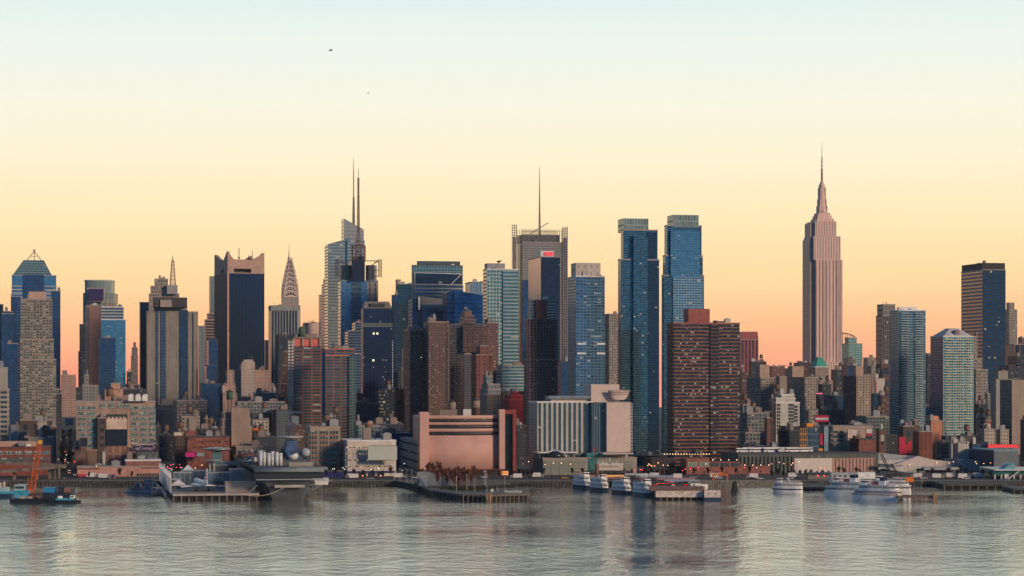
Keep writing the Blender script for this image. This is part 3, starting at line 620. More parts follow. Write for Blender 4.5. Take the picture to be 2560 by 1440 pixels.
# navy tower with open picture-frame roof
D = 2250
r, ps, z = bld('navy_tower', 'navy vertical-ribbed glass tower with sloped open roof and two lit windows', T, D, [(903, 908, 980, 772)], S('navy_ribs', (.035, .055, .10), (.015, .045, .13), .74, 1, .6, var=.25), 3.4, 6, units=0, cop=copd)
p = [Vector((*q, 0)) for q in ps[0]]; e1 = p[1] - p[0]; e2 = p[3] - p[0]
def pt(a_, b_, zz): v = p[0] + e1 * a_ + e2 * b_; return Vector((v.x, v.y, zz))
za, zb_ = z, gz(753, D); L = [pt(0, 0, za), pt(1, 0, za), pt(1, 1, za), pt(0, 1, za)]; H = [pt(.08, .3, zb_), pt(.92, .3, zb_), pt(.92, .9, zb_), pt(.08, .9, zb_)]
mb = MB()
for i in range(4): mb.face([L[i], L[(i + 1) % 4], H[(i + 1) % 4], H[i]])
mb.face(H); mb.build('sloped_roof', plain('roof_stone', (.20, .18, .17)), r, True)
mb = MB(); a_ = pt(.25, .08, za + 1.5); b_ = pt(.75, .08, za + 1.5); mb.box(((a_.x + b_.x) / 2, (a_.y + b_.y) / 2 - .5, za + 1.2), ((b_ - a_).length, 3, 3.5), GA); mb.build('roof_opening', dsteel, r, True)
strip(r, 908, 980, 808, S('belt_truss', (.20, .22, .18), (.06, .10, .14), .7, .35), D, 'belt_truss', .7, (3, 2.6), 817, 908, p[0])
for px_, yy in ((934, 836), (943, 836), (933, 903)):
    q = at(px_, D - 1.2, gz(yy, D)); MB().box((q.x, q.y + (px_ - 908) * .085, q.z), (1.7, .6, 1.9), GA).build('lit_window', glow('window_light', (1, .86, .62), 1.1), r, True)
strip(r, 979, 982, 850, S('white_edge', (.6, .62, .62), (.05, .1, .2), 1, .5), D, 'edge_bands', .9, (3, 2.6), 968, 908, p[0])
bld('dark_slab_tower', 'dark navy slab to the right of the sloped roof tower', T, 2600, [(979, 979, 1002, 738)], navy, 5, 7, units=1, cop=copd)
tg = S('teal_dark', (.05, .10, .12), (.04, .14, .19), .9, .7, .6, var=.3)
bld('teal_glass_tower', 'dark teal glass tower with a pink chimney left of the truss-topped tower', T, 2640, [(992, 996, 1030, 711)], tg, 6, 7, units=1)
bld('tan_sliver_tower', 'thin pink sliver rising behind the dark teal glass tower', T, 3000, [(989, 989, 1002, 700)], blankp, units=0)
# truss-topped tower
D = 2680
r, ps, z = bld('truss_topped_tower', 'wide blue tower whose top shows a dark framed panel with a diagonal white brace', T, D, [(1029, 1033, 1157, 664)], tealg, 8, 7, units=1, cop=copd, big=(.1, .95, 5), um=plain('attic_teal', (.07, .11, .13)))
f = Vector((*ps[0][0], 0)); strip(r, 1036, 1154, 683, S('panel_dark', (.04, .06, .08), (.02, .06, .12), .96, .88, .5), D, 'dark_panel', 1.5, (5, 5), 712, 1033, f)
strip(r, 1036, 1157, 712, wb, D, 'banded_floors', 1.6, (9, wpx(9, D)), 800, 1033, f)
mb = MB()
def onf(px_, yy, o=3): v = f + U * wpx(px_ - 1033, D) * 1.02 - V * o; return Vector((v.x, v.y, gz(yy, D)))
for a0, b0_ in (((1036, 682), (1152, 684)), ((1152, 684), (1126, 711)), ((1036, 682), (1036, 745)), ((1036, 711), (1156, 711))): mb.tube(onf(*a0), onf(*b0_), .7, 4)
mb.build('white_brace', white, r, True)
# wedge with sign, blue wedge
D = 2500
r = thing('wedge_roof_building', 'dark wedge-roofed glass building with a vertical white sign on its left edge', T, at(1085, D))
def wedge(r, px0, px1, ya, yb, D_, m, nm, cells, depth=35, y0=None, dy=0):
    c = Vector((gx(px0, D_), D_ + dy, 0)); w = U * wpx(px1 - px0, D_) * 1.02
    za, zb2 = gz(ya, D_), gz(yb, D_); MB().prism([(q.x, q.y) for q in (c, c + w, c + w + V * depth, c + V * depth)], G0 if y0 is None else gz(y0, D_), max(za, zb2), cells=cells, ztop=[za, zb2, zb2, za]).build(nm, m, r, True)
wedge(r, 1048, 1117, 740, 748, D, plain('slate_panel', (.13, .14, .16), .6), 'upper_wedge', None); wedge(r, 1056, 1117, 763, 760, D, navy, 'glass_front', (4, 4), 3, dy=-2)
wedge(r, 1030, 1050, 747, 747, D, navy, 'side_wing', (4, 4), 30, dy=2)
q = at(1049, D - 3, gz(778, D)); MB().box((q.x, q.y, q.z), (wpx(8, D), 2, wpx(36, D)), GA).build('sign_board', plain('sign_black', (.02, .03, .05)), r, True)
mb = MB(); rg = random.Random(3)
for k in range(7):
    zz = gz(774 - k * 4.6, D); x = q.x
    for (dx, dz, w, h) in ((-1.0, 0, .35, 1.6), (.5, .2, .35, 1.2), (-.3, .6 if k % 2 else 0, 1.3, .35), (-.3, 1.3, 1.0, .3)): mb.box((x + dx, q.y - 1.3, zz + dz), (w, .3, h))
mb.build('sign_letters', glow('sign_white', (.8, .8, .78), .5), r, True)
D = 2440
r = thing('slanted_roof_building', 'plain deep blue glass building with a slanting roof left of the teal gridded tower', T, at(1160, D))
wedge(r, 1117, 1137, 732, 725, D, navy, 'left_face', (5, 5), 30); wedge(r, 1136, 1207, 725, 738, D - 1, S('deep_blue', (.04, .11, .20), (.04, .15, .32), .95, .85, .6, var=.15), 'walls', (6, 5), 30)
bld('pale_blue_tower', 'square pale blue block peeping over the slanted blue roof', T, 3050, [(1163, 1176, 1208, 706)], paleb, 5, 40, units=1, cop=copd)
# teal gridded tower
D = 2050
r, ps, z = bld('gridded_tower', 'pale teal gridded tower with a wind-blown sculpture on its roof block', AP, D, [(1208, 1217, 1296, 674)],
    S('teal_grid', (.40, .52, .48), (.06, .24, .34), .62, .56, .6, blind=.05, var=.3, panes=1), 8.3, 9.0, side=S('pink_reflect', (.60, .42, .38), (.45, .30, .28), 1, .6, .3), units=0, cop=white)  # pink reflection of the eastern sky put into the side colour
f = Vector((*ps[0][0], 0)); strip(r, 1257, 1296, 677, S('teal_white_bands', (.40, .46, .45), (.12, .34, .44), 1, .58, .6, var=.1), D, 'banded_bay', 1.2, (9, wpx(9, D)), None, 1217, f)
blk(r, 1218, 1262, 674, 657, D, bulkg, 'roof_block', 8, 14)
q = at(1247, D + 14, gz(657, D)); mb = MB().tube(q, q + Vector((0, 0, 2)), .5, 5); mb.tube(q + Vector((-1.8, 0, 1.6)), q + Vector((1.5, 0, 2.2)), .8, 6, r2=1.0); mb.tube(q + Vector((1.2, 0, 2)), q + Vector((2.4, 0, 3.2)), .6, 5, r2=.3); mb.build('roof_sculpture', dsteel, r, True)
bld('banded_podium', 'green and white banded glass podium block at the foot of the teal gridded tower', BU, 1960, [(1241, 1241, 1312, 915)], S('podium_bands', (.52, .54, .46), (.10, .26, .32), 1, .6, .5), 7, 8, units=1)

# ------------------------------------------------------------------ brick cluster, centre
db = S('dark_brown_apts', (.20, .12, .105), (.04, .07, .10), .45, .5, .3, blind=.2, lit=.002, bc=(.5, .5, .45))
def balc(r, f, left, D, cols, y0, y1, st, w=5, m=None, nm='balconies'):
    left = 1280 + F * f.x / f.y
    mb = MB(); k = y0
    while k < y1:
        for c in cols:
            v = f + U * wpx(c - left, D) * 1.02 - V * .8; mb.box((v.x, v.y, gz(k, D)), (wpx(w, D), 1.8, .25), GA); mb.box((v.x - V.x * .8, v.y - V.y * .8, gz(k, D) + .2), (wpx(w, D), .12, .55), GA)
        k += st
    mb.build(nm, m or plain('balcony_dull', (.26, .20, .19)), r, True)
r, ps, z = bld('brown_apartment_tower', 'dark brown apartment tower with a balcony column, left of its taller twin', AP, 1850, [(1008, 1013, 1066, 826)], db, 5.5, 5.8, units=2)
balc(r, Vector((*ps[0][0], 0)), 1013, 1850, (1022,), 832, 1080, 5.8, 9)
r, ps, z = bld('brown_apartment_tower', 'taller dark brown apartment tower with lit specks right of its balconied twin', AP, 1835, [(1060, 1070, 1122, 806), (1066, 1072, 1090, 797)], [db, bulkm], 5.2, 5.8, units=3)
balc(r, Vector((*ps[0][0], 0)), 1070, 1835, (1074, 1120), 812, 1080, 5.8, 4)
bld('tan_sliver_tower', 'narrow tan building left of the brown apartment towers', AP, 2100, [(998, 998, 1012, 920), (1003, 1003, 1014, 875)], tanw, 4, 6, units=0)
orw = S('orange_brick', (.46, .25, .19), (.10, .10, .12), .5, .5, .2, blind=.2)
bld('grey_tan_apartment_tower', 'grey-tan apartment tower with an orange stepped top right of the brown towers', AP, 1900, [(1120, 1126, 1216, 812), (1147, 1147, 1190, 800), (1150, 1150, 1186, 790), (1153, 1153, 1180, 780)],
    [S('greytan_apts', (.30, .24, .21), (.06, .10, .13), .6, .55, .3, blind=.25), orw, orw, S('plain_orange', (.55, .28, .2), wx=0)], 6, 6.2, units=3)
blk(BL[-1][0], 1158, 1216, 880, 815, 1898, orw, 'orange_wing', -2, 8, (wpx(7, 1898), wpx(7, 1898)))
bld('red_apartment_tower', 'red brick tower with pale window column at the right of the orange stepped top', AP, 2000, [(1205, 1205, 1245, 808)], redw, 6, 6.2, units=3)
bld('red_setback_building', 'plain red brick setback building with tall central pier below the orange stepped top', BU, 1850, [(1176, 1176, 1232, 888), (1190, 1190, 1222, 866)], S('red_pier', (.34, .14, .12), (.06, .05, .06), .22, .45), 12, 9, units=1)
bld('slate_apartment_tower', 'slate grey balconied slab left of the plain red setback building', AP, 1840, [(1152, 1152, 1178, 886)], S('slate', (.15, .14, .15), (.07, .10, .13), .7, .55), 5, 6, units=1)
bld('grey_stepped_building', 'grey stepped building with white plant rooms behind the curved pink building', BU, 1700, [(1200, 1200, 1252, 975), (1204, 1204, 1250, 962), (1208, 1208, 1232, 942)], S('grey_step', (.28, .30, .31), (.05, .08, .1), .4, .35), 7, 9, units=4)
bld('tan_brick_building', 'tan brick building with two columns of tiny windows above the curved pink building', BU, 1620, [(1202, 1202, 1252, 988)], S('tan_tiny', (.33, .23, .17), (.08, .07, .07), .22, .35), 12, 10, units=1)
bld('bright_red_building', 'bright red stepped building between the tan brick building and the dark balconied tower', BU, 1640, [(1253, 1253, 1308, 1000), (1262, 1262, 1308, 990), (1277, 1277, 1296, 982)], S('bright_red', (.34, .04, .05), wx=0), 10, 10, units=1, cop=plain('cop_red', (.45, .05, .06)))

# ------------------------------------------------------------------ screened tower with mast
D = 2540
r, ps, z = bld('screened_tower', 'grey tower wrapped in ladder-like screens with a tall thin mast', T, D, [(1293, 1306, 1408, 606)], S('grey_screen', (.34, .30, .28), (.24, .22, .22), .9, .55, .25, var=.08), 3, 6, side=navy, units=0)
f = Vector((*ps[0][0], 0)); strip(r, 1306, 1330, 700, navy, D, 'glass_recess', .6, (3, 4), None, 1306, f)
scr = plain('screen_tan', (.34, .29, .26), .6)
for px_, y_ in ((1286, 562), (1413, 565)):
    mb = MB(); c = at(px_, D + (px_ - 1306) * .09, 0); w = wpx(5.5, D)
    for dx in (-w, 0, w): mb.tube((c.x + dx, c.y - 1, G0), (c.x + dx, c.y - 1, gz(y_, D)), .6, 4); mb.tube((c.x + dx, c.y + 22, G0), (c.x + dx, c.y + 22, gz(y_, D)), .6, 4)
    zz = 100
    while zz < gz(y_, D):
        mb.box((c.x, c.y - 1, zz), (2 * w, .5, .9)); mb.box((c.x - w, c.y + 10.5, zz), (.5, 22, .9)); mb.box((c.x + w, c.y + 10.5, zz), (.5, 22, .9)); zz += 2.9
    mb.build('ladder_screen', scr, r, True)
    MB().prism([(c.x - w + .8, c.y + 1), (c.x + w - .8, c.y + 1), (c.x + w - .8, c.y + 20), (c.x - w + .8, c.y + 20)], G0, gz(592, D), cells=(3, 4)).build('glass_wing', navy, r, True)
mb = MB()
for k in range(19):
    v = f + U * wpx(k * 5.6, D); mb.tube((v.x, v.y, z), (v.x, v.y, gz(572, D)), .35, 3); v2 = v + V * 30; mb.tube((v2.x, v2.y, z), (v2.x, v2.y, gz(570, D)), .35, 3)
for yy in (578, 586, 594):
    a_, b_ = f, f + U * wpx(101, D); mb.tube((a_.x, a_.y, gz(yy, D)), (b_.x, b_.y, gz(yy, D)), .3, 3)
mb.build('roof_screen_posts', scr, r, True)
blk(r, 1303, 1398, 606, 586, D, S('attic_rib', (.30, .26, .25), (.18, .17, .18), .4, .9), 'roof_attic', 6, 22, (wpx(3, D), 30))
q = at(1349, D + 15, 0); MB().tube((q.x, q.y, gz(600, D)), (q.x, q.y, gz(530, D)), 1.5, 6, r2=1.1).tube((q.x, q.y, gz(530, D)), (q.x, q.y, gz(415, D)), 1.0, 6, r2=.25).build('mast', plain('mast_grey', (.36, .27, .24)), r, True)
a_ = at(1325, D + 12, gz(583, D)); b_ = at(1371, D + 12, gz(555, D)); MB().tube(a_, b_, .7, 4).tube(at(1349, D + 12, gz(590, D)), at(1349, D + 12, gz(568, D)), .8, 4).build('roof_crane', scr, r, True)
# black tower whose side is tinted like the salmon sky it reflects
D = 2320
r, ps, z = bld('black_glass_tower', 'black glass tower with smooth salmon left side and a red roof sign', T, D, [(1321, 1352, 1400, 643)], S('black_glass', (.02, .03, .05), (.02, .045, .10), .92, .8, .5, var=.3), 5, 6, side=S('salmon_mirror', (.95, .58, .44), (.98, .66, .52), 1, 1, .92, .42, 0, var=.03, panes=.0), units=0)  # reflected eastern sky put into the side colour as salmon
blk(r, 1352, 1384, 641, 626, D, white, 'white_cap', 8, 16); q = at(1372, D + 6, gz(640, D)); MB().box((q.x, q.y + 3, q.z + 1), (wpx(22, D), 1.2, wpx(9, D)), GA).build('red_sign', glow('sign_red', (.75, .05, .07), .55), r, True)
# dark balconied tower
D = 1700
dbk = S('dark_balconied', (.20, .15, .145), (.045, .07, .11), .75, .6, .3, blind=.1)
r, ps, z = bld('balconied_tower', 'very dark brick tower with ringed balconies, grey banded cap and red lift core', AP, D, [(1310, 1318, 1394, 900), (1313, 1320, 1394, 797), (1320, 1326, 1388, 752)], [dbk, dbk, S('cap_bands', (.62, .62, .58), (.03, .03, .04), 1, .5)], 7.5, 7.2, units=1, inset=.6)
f = Vector((*ps[0][0], 0)); balc(r, f, 1318, D, (1322, 1390), 800, 1150, 7.2, 9); 
strip(r, 1345, 1366, 775, S('red_core', (.30, .10, .085), wx=0), D, 'lift_core', -1, None, 900, 1318, f); blk(r, 1340, 1367, 797, 750, D, S('red_core', (.40, .10, .08), wx=0), 'lift_core', -.4, 3)
mb = MB()
for k in range(9): mb.box((f.x + U.x * wpx(6 + k * 8, D), f.y + U.y * wpx(6 + k * 8, D) - .4, 0), (.6, 1, gz(800, D)), GA)
mb.build('brick_piers', plain('pier_brown', (.22, .10, .09)), r, True)
# blue tower with white corner and belts
D = 1860
bw = S('blue_bays', (.16, .24, .30), (.06, .20, .38), .84, .7, .6, var=.4, blind=.12, bc=(.35, .42, .45))
r, ps, z = bld('blue_apartment_tower', 'blue glass apartment tower with white roof block and two white belt courses', AP, D, [(1419, 1440, 1512, 692)], bw, 9.5, 7.6, side=S('white_side', (.46, .42, .40), (.10, .20, .30), .55, .5), units=2, cop=white)
blk(r, 1440, 1502, 692, 656, D, S('white_cap', (.66, .55, .48), (.2, .16, .15), .1, .5), 'roof_block', 6, 18, (6, 6)); f = Vector((*ps[0][0], 0))
for yy in (857, 881): 
    for a0, a1 in ((1442, 1464), (1492, 1513)): strip(r, a0, a1, yy, white, D, 'belt_course', 1.1, None, yy + 5, 1440, f)
bld('tan_tower', 'plain tan brick tower between the belted blue tower and the twin blue towers', AP, 2450, [(1511, 1511, 1546, 786)], tanw, 5.5, 6.5, units=1)
# twin blue towers
tw = S('twin_blue', (.10, .18, .22), (.045, .155, .23), .86, .78, .75, .07, var=.45, blind=.02, panes=2); twd = S('twin_dark', (.04, .07, .10), (.02, .06, .12), .9, .84, .55, var=.35)
lv = S('louvre_crown', (.38, .42, .38), (.20, .26, .26), .7, .8, .3)
D = 1640
r, ps, z = bld('twin_blue_tower', 'left one of the twin blue glass towers, darker with pink upper left edge', AP, D, [(1545, 1552, 1648, 650), (1552, 1558, 1644, 576)], tw, 5.2, 6.0, units=0, inset=1.5, side=S('twin_side', (.20, .24, .28), (.30, .26, .30), .85, .8, .6, var=.2))  # side glass tinted pinkish to stand in for the reflected sky
f = Vector((*ps[0][0], 0)); strip(r, 1618, 1648, 652, twd, D, 'dark_wing', 1.0, (1.6, 1.8), None, 1552, f); strip(r, 1582, 1618, 590, tw, D, 'glass_bay', 2.4, (1.6, 1.8), None, 1552, f)
strip(r, 1618, 1644, 580, twd, D, 'dark_wing', -1.2, (1.6, 1.8), 650, 1552, f)
blk(r, 1560, 1622, 578, 545, D, lv, 'louvred_crown', 3, 18, (wpx(7, D), wpx(14, D)))
D = 1740
r, ps, z = bld('twin_blue_tower', 'right one of the twin blue glass towers, brighter and with white gridded lower bays', AP, D, [(1654, 1660, 1760, 690), (1657, 1664, 1757, 640), (1661, 1668, 1754, 565)], tw, 5.4, 6.0, units=0, inset=1.2)
f = Vector((*ps[0][0], 0)); strip(r, 1682, 1758, 692, S('twin_white_grid', (.38, .46, .48), (.06, .26, .40), .84, .72, .7, var=.4), D, 'gridded_bay', 1.2, (2.2, 2.0), None, 1660, f)
strip(r, 1676, 1750, 575, S('twin_bright', (.14, .28, .38), (.12, .31, .42), .9, .78, .75, .07, var=.25), D, 'glass_bay', 1.0, (1.8, 2.0), 692, 1660, f)
blk(r, 1684, 1748, 567, 536, D, lv, 'louvred_crown', 3, 18, (wpx(7, D), wpx(14, D)))
# red tower at the right of the twins
D = 2680
r, ps, z = bld('red_fluted_tower', 'dark red tower with vertical flutes flaring at its top beside the banded brick slab', T, D, [(1838, 1852, 1896, 850)], S('red_flutes', (.42, .12, .12), (.06, .05, .08), .5, 1, .2), 9, 9, units=0)
p = [Vector((*q, 0)) for q in ps[0]]; L = [Vector((q.x, q.y, z)) for q in p]; c_ = Vector((*cen(ps[0]), gz(829, D))); H = [Vector((q.x + (c_.x - q.x) * .08, q.y + (c_.y - q.y) * .08, c_.z)) for q in p]; mb = MB()
for i in range(4): mb.face([L[i], L[(i + 1) % 4], H[(i + 1) % 4], H[i]], [(0, 0), (6, 0), (6, 1), (0, 1)])
mb.face(H); mb.build('flared_crown', S('red_crown', (.48, .14, .13), (.30, .08, .09), .4, 1, .1), r, True)

# ------------------------------------------------------------------ great art deco tower with antenna
D = 3500
r = thing('art_deco_skyscraper', 'tallest pink limestone art deco skyscraper with stepped crown and antenna', T, at(2057, D + 30))
es = S('deco_limestone_lit', (.95, .62, .52), (.13, .09, .11), .42, .66, .1, .3, var=.3, grime=.08); esS = S('deco_side', (.42, .34, .33), (.16, .17, .22), .5, .62, .3)  # one limestone in two tones: sunlit pink front, shaded north side
ctr = Vector((gx(2061, D), D + 28, 0))
def slab(w0, w1, d, y0, y1, nm='setback', cells=True, mats=None, off=0):
    a_, b_ = wpx(w0 - 2061, D), wpx(w1 - 2061, D)
    pl = [ctr + U * a_ - V * d, ctr + U * b_ - V * d, ctr + U * b_ + V * d, ctr + U * a_ + V * d]
    MB().prism([(q.x, q.y) for q in pl], G0 if y0 is None else gz(y0, D), gz(y1, D), bottom=True, cells=(wpx(7, D), wpx(6, D)) if cells else None, side=[0, 0, 0, 1]).build(nm, mats or [es, esS], r, True)
slab(2030, 2101, 26, None, 649, 'main_shaft'); slab(2026, 2097, 24, 649, 590, 'upper_shaft'); slab(2032, 2088, 20, 590, 552, 'upper_shaft')
slab(2020, 2030, 19, None, 655, 'side_wing'); slab(2019, 2026, 17, 655, 597, 'side_wing'); slab(2023, 2032, 14, 597, 556, 'side_wing')
slab(2028, 2098, 34, None, 905, 'lower_wing')
lm = S('deco_crown', (.95, .62, .52), wx=0)
slab(2040, 2084, 16, 552, 545, 'crown_step', False, [lm, lm]); slab(2043, 2080, 13, 545, 537, 'crown_step', False, [lm, lm]); slab(2046, 2077, 11, 537, 530, 'crown_step', False, [lm, lm])
mb = MB(); q = ctr
mb.lathe((q.x, q.y, gz(530, D)), [(wpx(15, D), 0), (wpx(12, D), wpx(10, D)), (wpx(9.5, D), wpx(30, D)), (wpx(8, D), wpx(65, D)), (wpx(8.5, D), wpx(67, D)), (wpx(7.5, D), wpx(72, D)), (wpx(5, D), wpx(74, D)), (wpx(4.8, D), wpx(78, D)), (wpx(1.4, D), wpx(83, D))], 12)
mb.build('mooring_mast', lm, r, True); mb = MB(); mb.lathe((q.x, q.y, gz(466, D)), [(wpx(7.6, D), 0), (wpx(7.6, D), 2)], 12).build('mast_gallery', plain('deco_dark', (.12, .10, .11)), r, True)
mb = MB()
for k in range(4):
    t = math.pi / 4 + k * math.pi / 2 + GA
    for rr, y0, y1 in ((16, 530, 512), (13, 512, 495), (10.5, 495, 466)):
        c_ = (q.x + wpx(rr * .8, D) * math.cos(t), q.y + wpx(rr * .8, D) * math.sin(t)); mb.box((c_[0], c_[1], gz(y0, D)), (wpx(4.5, D), wpx(3, D), gz(y1, D) - gz(y0, D)), t)
mb.build('winged_buttress', lm, r, True)
am = plain('antenna_pinkgrey', (.36, .22, .20))
mb = MB().tube((q.x, q.y, gz(448, D)), (q.x, q.y, gz(418, D)), wpx(2.4, D), 8, r2=wpx(2.2, D)).tube((q.x, q.y, gz(418, D)), (q.x, q.y, gz(391, D)), wpx(1.5, D), 6, r2=wpx(1.2, D)).tube((q.x, q.y, gz(391, D)), (q.x, q.y, gz(352, D)), wpx(.8, D), 6, r2=.2)
for yy in (448, 440, 430, 420, 410, 400, 391): mb.lathe((q.x, q.y, gz(yy, D)), [(wpx(3, D), 0), (wpx(3, D), .8)], 8)
mb.build('antenna', am, r, True)
mb = MB()
for k, px_ in enumerate(range(2033, 2100, 9)):
    v = ctr + U * wpx(px_ - 2061, D) - V * 26.5; mb.box((v.x, v.y, G0), (1.6, 1.2, gz(651, D) - G0), GA)
mb.build('stone_piers', lm, r, True)
# right of it
bld('teal_glass_tower', 'pale green glass tower with a curved roof fin behind the pink skyscraper', AP, 3050, [(2105, 2105, 2156, 860), (2112, 2112, 2142, 845)], S('pale_green', (.34, .48, .42), (.16, .38, .38), .7, .6, .5, blind=.1), 7, 6, units=1)
r = BL[-1][0]; mb = MB(); pv = None
for k in range(9):
    px_ = 2104 + k * 4.2; yy = 833 + ((k / 8) ** 2) * 9; v = at(px_, 3060, gz(yy, 3060))
    if pv: mb.tube(pv, v, 1.1, 4)
    pv = v
for px_ in (2107, 2113, 2119, 2126): mb.tube(at(px_, 3060, gz(860, 3060)), at(px_, 3060, gz(835, 3060)), .4, 3)
mb.build('curved_roof_fin', plain('fin_brown', (.16, .10, .09)), r, True)
bld('dark_masonry_tower', 'dark tan masonry tower with vertical piers left of the blue balconied tower', T, 2750, [(2190, 2190, 2240, 790), (2193, 2193, 2238, 762)], [S('piers_dark', (.24, .20, .19), (.04, .05, .08), .5, .85, .3), S('pier_top', (.34, .29, .26), (.1, .1, .12), .35, .5)], 5, 12, units=0)
bg_ = S('balcony_glass', (.26, .36, .40), (.04, .14, .22), .86, .62, .6, var=.45, blind=.08, panes=2, bc=(.3, .4, .4))
D = 1760
r, ps, z = bld('balconied_glass_tower', 'tall blue glass apartment tower with thin pale balcony lines and a rounded roof', AP, D, [(2224, 2247, 2314, 777)], bg_, 6.5, 6.2, units=0, cop=white)
f = Vector((*ps[0][0], 0)); MB().prism(grow(ps[0], -5), z, gz(766, D)).build('roof_storey', white, r, True); balc(r, f, 2247, D, (2262, 2298), 784, 1100, 6.2, 20, plain('balcony_glass_edge', (.34, .42, .44)))
D = 1700
gg = S('green_bays', (.56, .60, .52), (.10, .28, .30), .72, .62, .5, var=.5, blind=.2, panes=2)
r, ps, z = bld('green_glass_tower', 'green-white glass apartment tower with a sloped white roof and darker left side', AP, D, [(2326, 2358, 2434, 842)], gg, 6.6, 6.6, side=S('blue_side', (.12, .18, .24), (.03, .10, .20), .8, .7, .5), units=2, cop=white)
p = ps[0]; q = grow(p, -1); zt = gz(820, D); mb = MB(); g2 = grow(p, -9)
A = [Vector((*v, z)) for v in q]; B = [Vector((*v, zt)) for v in g2]
for i in range(4): mb.face([A[i], A[(i + 1) % 4], B[(i + 1) % 4], B[i]])
mb.face(B); mb.build('sloped_roof', plain('roof_white', (.52, .52, .50)), r, True)
balc(r, Vector((*p[0], 0)), 2358, D, (2371, 2388, 2405, 2423), 850, 1080, 6.6, 15, plain('balcony_pale_green', (.50, .54, .46)))
bld('dark_tower', 'narrow dark building squeezed between the two glass balconied towers', AP, 2100, [(2312, 2312, 2330, 885)], dk, 4, 6, units=0)
# slab with tan side
D = 2560
r, ps, z = bld('two_tone_slab_tower', 'tall slab with a smooth tan left side and navy glass front at the right', T, D, [(2403, 2456, 2514, 675)], S('navy_bands', (.03, .05, .08), (.02, .07, .14), 1, .6, .5, var=.15), 5, 9, side=S('tan_fine', (.46, .28, .24), (.36, .22, .19), 1, .5, .2, var=.04), units=0)
MB().prism(grow(ps[0], -.5), z, gz(657, D)).build('dark_attic', plain('attic_black', (.04, .04, .05)), r, True); roof_stuff(r, ps[0], gz(657, D), 5, 2)
bld('tan_tower', 'tan tower with small domed top at the right edge behind the two-tone slab', AP, 2950, [(2513, 2513, 2543, 775), (2516, 2516, 2536, 758)], tanw, 5, 6, units=0)
bld('red_topped_tower', 'small red-topped building on the skyline at the far right edge', BU, 3200, [(2545, 2545, 2575, 845)], redw, 5, 6, units=1)
bld('colonnade_building', 'brown colonnaded block with tall dark openings at the far right edge', BU, 2750, [(2514, 2514, 2590, 862)], S('colonnade', (.30, .19, .16), (.03, .04, .07), .8, 1), 13, 40, units=2)
bld('dark_building', 'dark low blocks under the colonnaded block at the right edge', BU, 2450, [(2496, 2496, 2590, 915), (2520, 2520, 2590, 893)], dk, 6, 7, units=3, cop=copd)
bld('stepped_tan_tower', 'stepped tan brick tower right of the green-white glass tower', T, 2350, [(2425, 2425, 2470, 925), (2425, 2425, 2456, 898), (2430, 2430, 2444, 842)], tanw, 6, 7.5, units=2)
bld('cream_tower', 'grey-cream windowless tower left of the wide cream block at the right edge', BU, 1900, [(2476, 2490, 2532, 950), (2484, 2496, 2520, 930)], S('cream_blank', (.40, .36, .31), wx=0), 8, 8, units=1)
bld('cream_block', 'wide plain cream block cut off by the right edge', BU, 1780, [(2500, 2530, 2600, 952)], S('cream_wide', (.46, .34, .28), wx=0), 8, 8, side=S('cream_side', (.20, .22, .24), (.05, .09, .13), .7, .4), units=4)
# ------------------------------------------------------------------ middle distance, right part
mid = S('mid_blue_tan', (.34, .30, .27), (.08, .16, .20), .7, .6, .4, blind=.15)
for (lb, x0, xm, x1, yt, D, st, sd_, big) in [
    ('grey-blue apartment block with tan right wing and lift tower near the banded brick slab', 1867, 1902, 1935, 946, 2050, tanw, mid, (.0, .75, 12)),
    ('blue-sided apartment block with tan front left of the green mansard roof', 1972, 2012, 2045, 945, 2000, tanw, mid, (-.9, .0, 10)),
    ('tan-fronted apartment block with dark side and white roof box right of the mansard roof', 2108, 2141, 2177, 940, 1900, S('tan_bright', (.50, .37, .28), (.07, .08, .10), .45, .5, blind=.1), dk, (.05, .6, 8))]:
    bld('apartment_block', lb, AP, D, [(x0, xm, x1, yt)], st, 7, 6.4, side=sd_, big=None, units=2)
    r, ps, z = BL[-1]; a_, b_, h = big; f = Vector((*ps[0][0], 0)); w = wpx(x1 - xm, D); pl = [f + U * w * a_ + V * 3, f + U * w * b_ + V * 3, f + U * w * b_ + V * 16, f + U * w * a_ + V * 16]
    MB().prism([(q.x, q.y) for q in pl], z, z + h).build('lift_tower', plain('lift_tan', (.42, .31, .25)), r, True)
wt = S('white_render', (.70, .63, .56), (.07, .08, .10), .0, .0)
r, ps, z = bld('white_building', 'bright white stepped building with small dark windows right of the banded brick slab', BU, 1650, [(1933, 1940, 1999, 1008), (1933, 1940, 1988, 997), (1948, 1953, 1986, 988)], wt, 8, 8, side=S('orange_lit_side', (.6, .3, .18), wx=0), units=2, cop=white)  # low orange light on the left face put into its colour
f = Vector((*ps[0][0], 0)); wdark = plain('window_glass_dark', (.03, .05, .07), .2)
wm = MB().box((0, 0, 0), (1.1, .3, 1.9)); w0 = None
for row in range(9):
    for c in (1944, 1949, 1974, 1979, 1984, 1989, 1994):
        v = f + U * wpx(c - 1940, 1650) * 1.02 - V * .1; zz = gz(1016 + row * 8.6 + (4 if c > 1985 else 0), 1650) 
        if w0 is None: w0 = wm.build('window', wdark, r); w0.location = (v.x - r.location.x, v.y - r.location.y, zz - r.location.z); w0.rotation_euler = (0, 0, GA); o = w0
        else:
            o = w0.copy(); COL.objects.link(o); o.location = (v.x - r.location.x, v.y - r.location.y, zz - r.location.z)
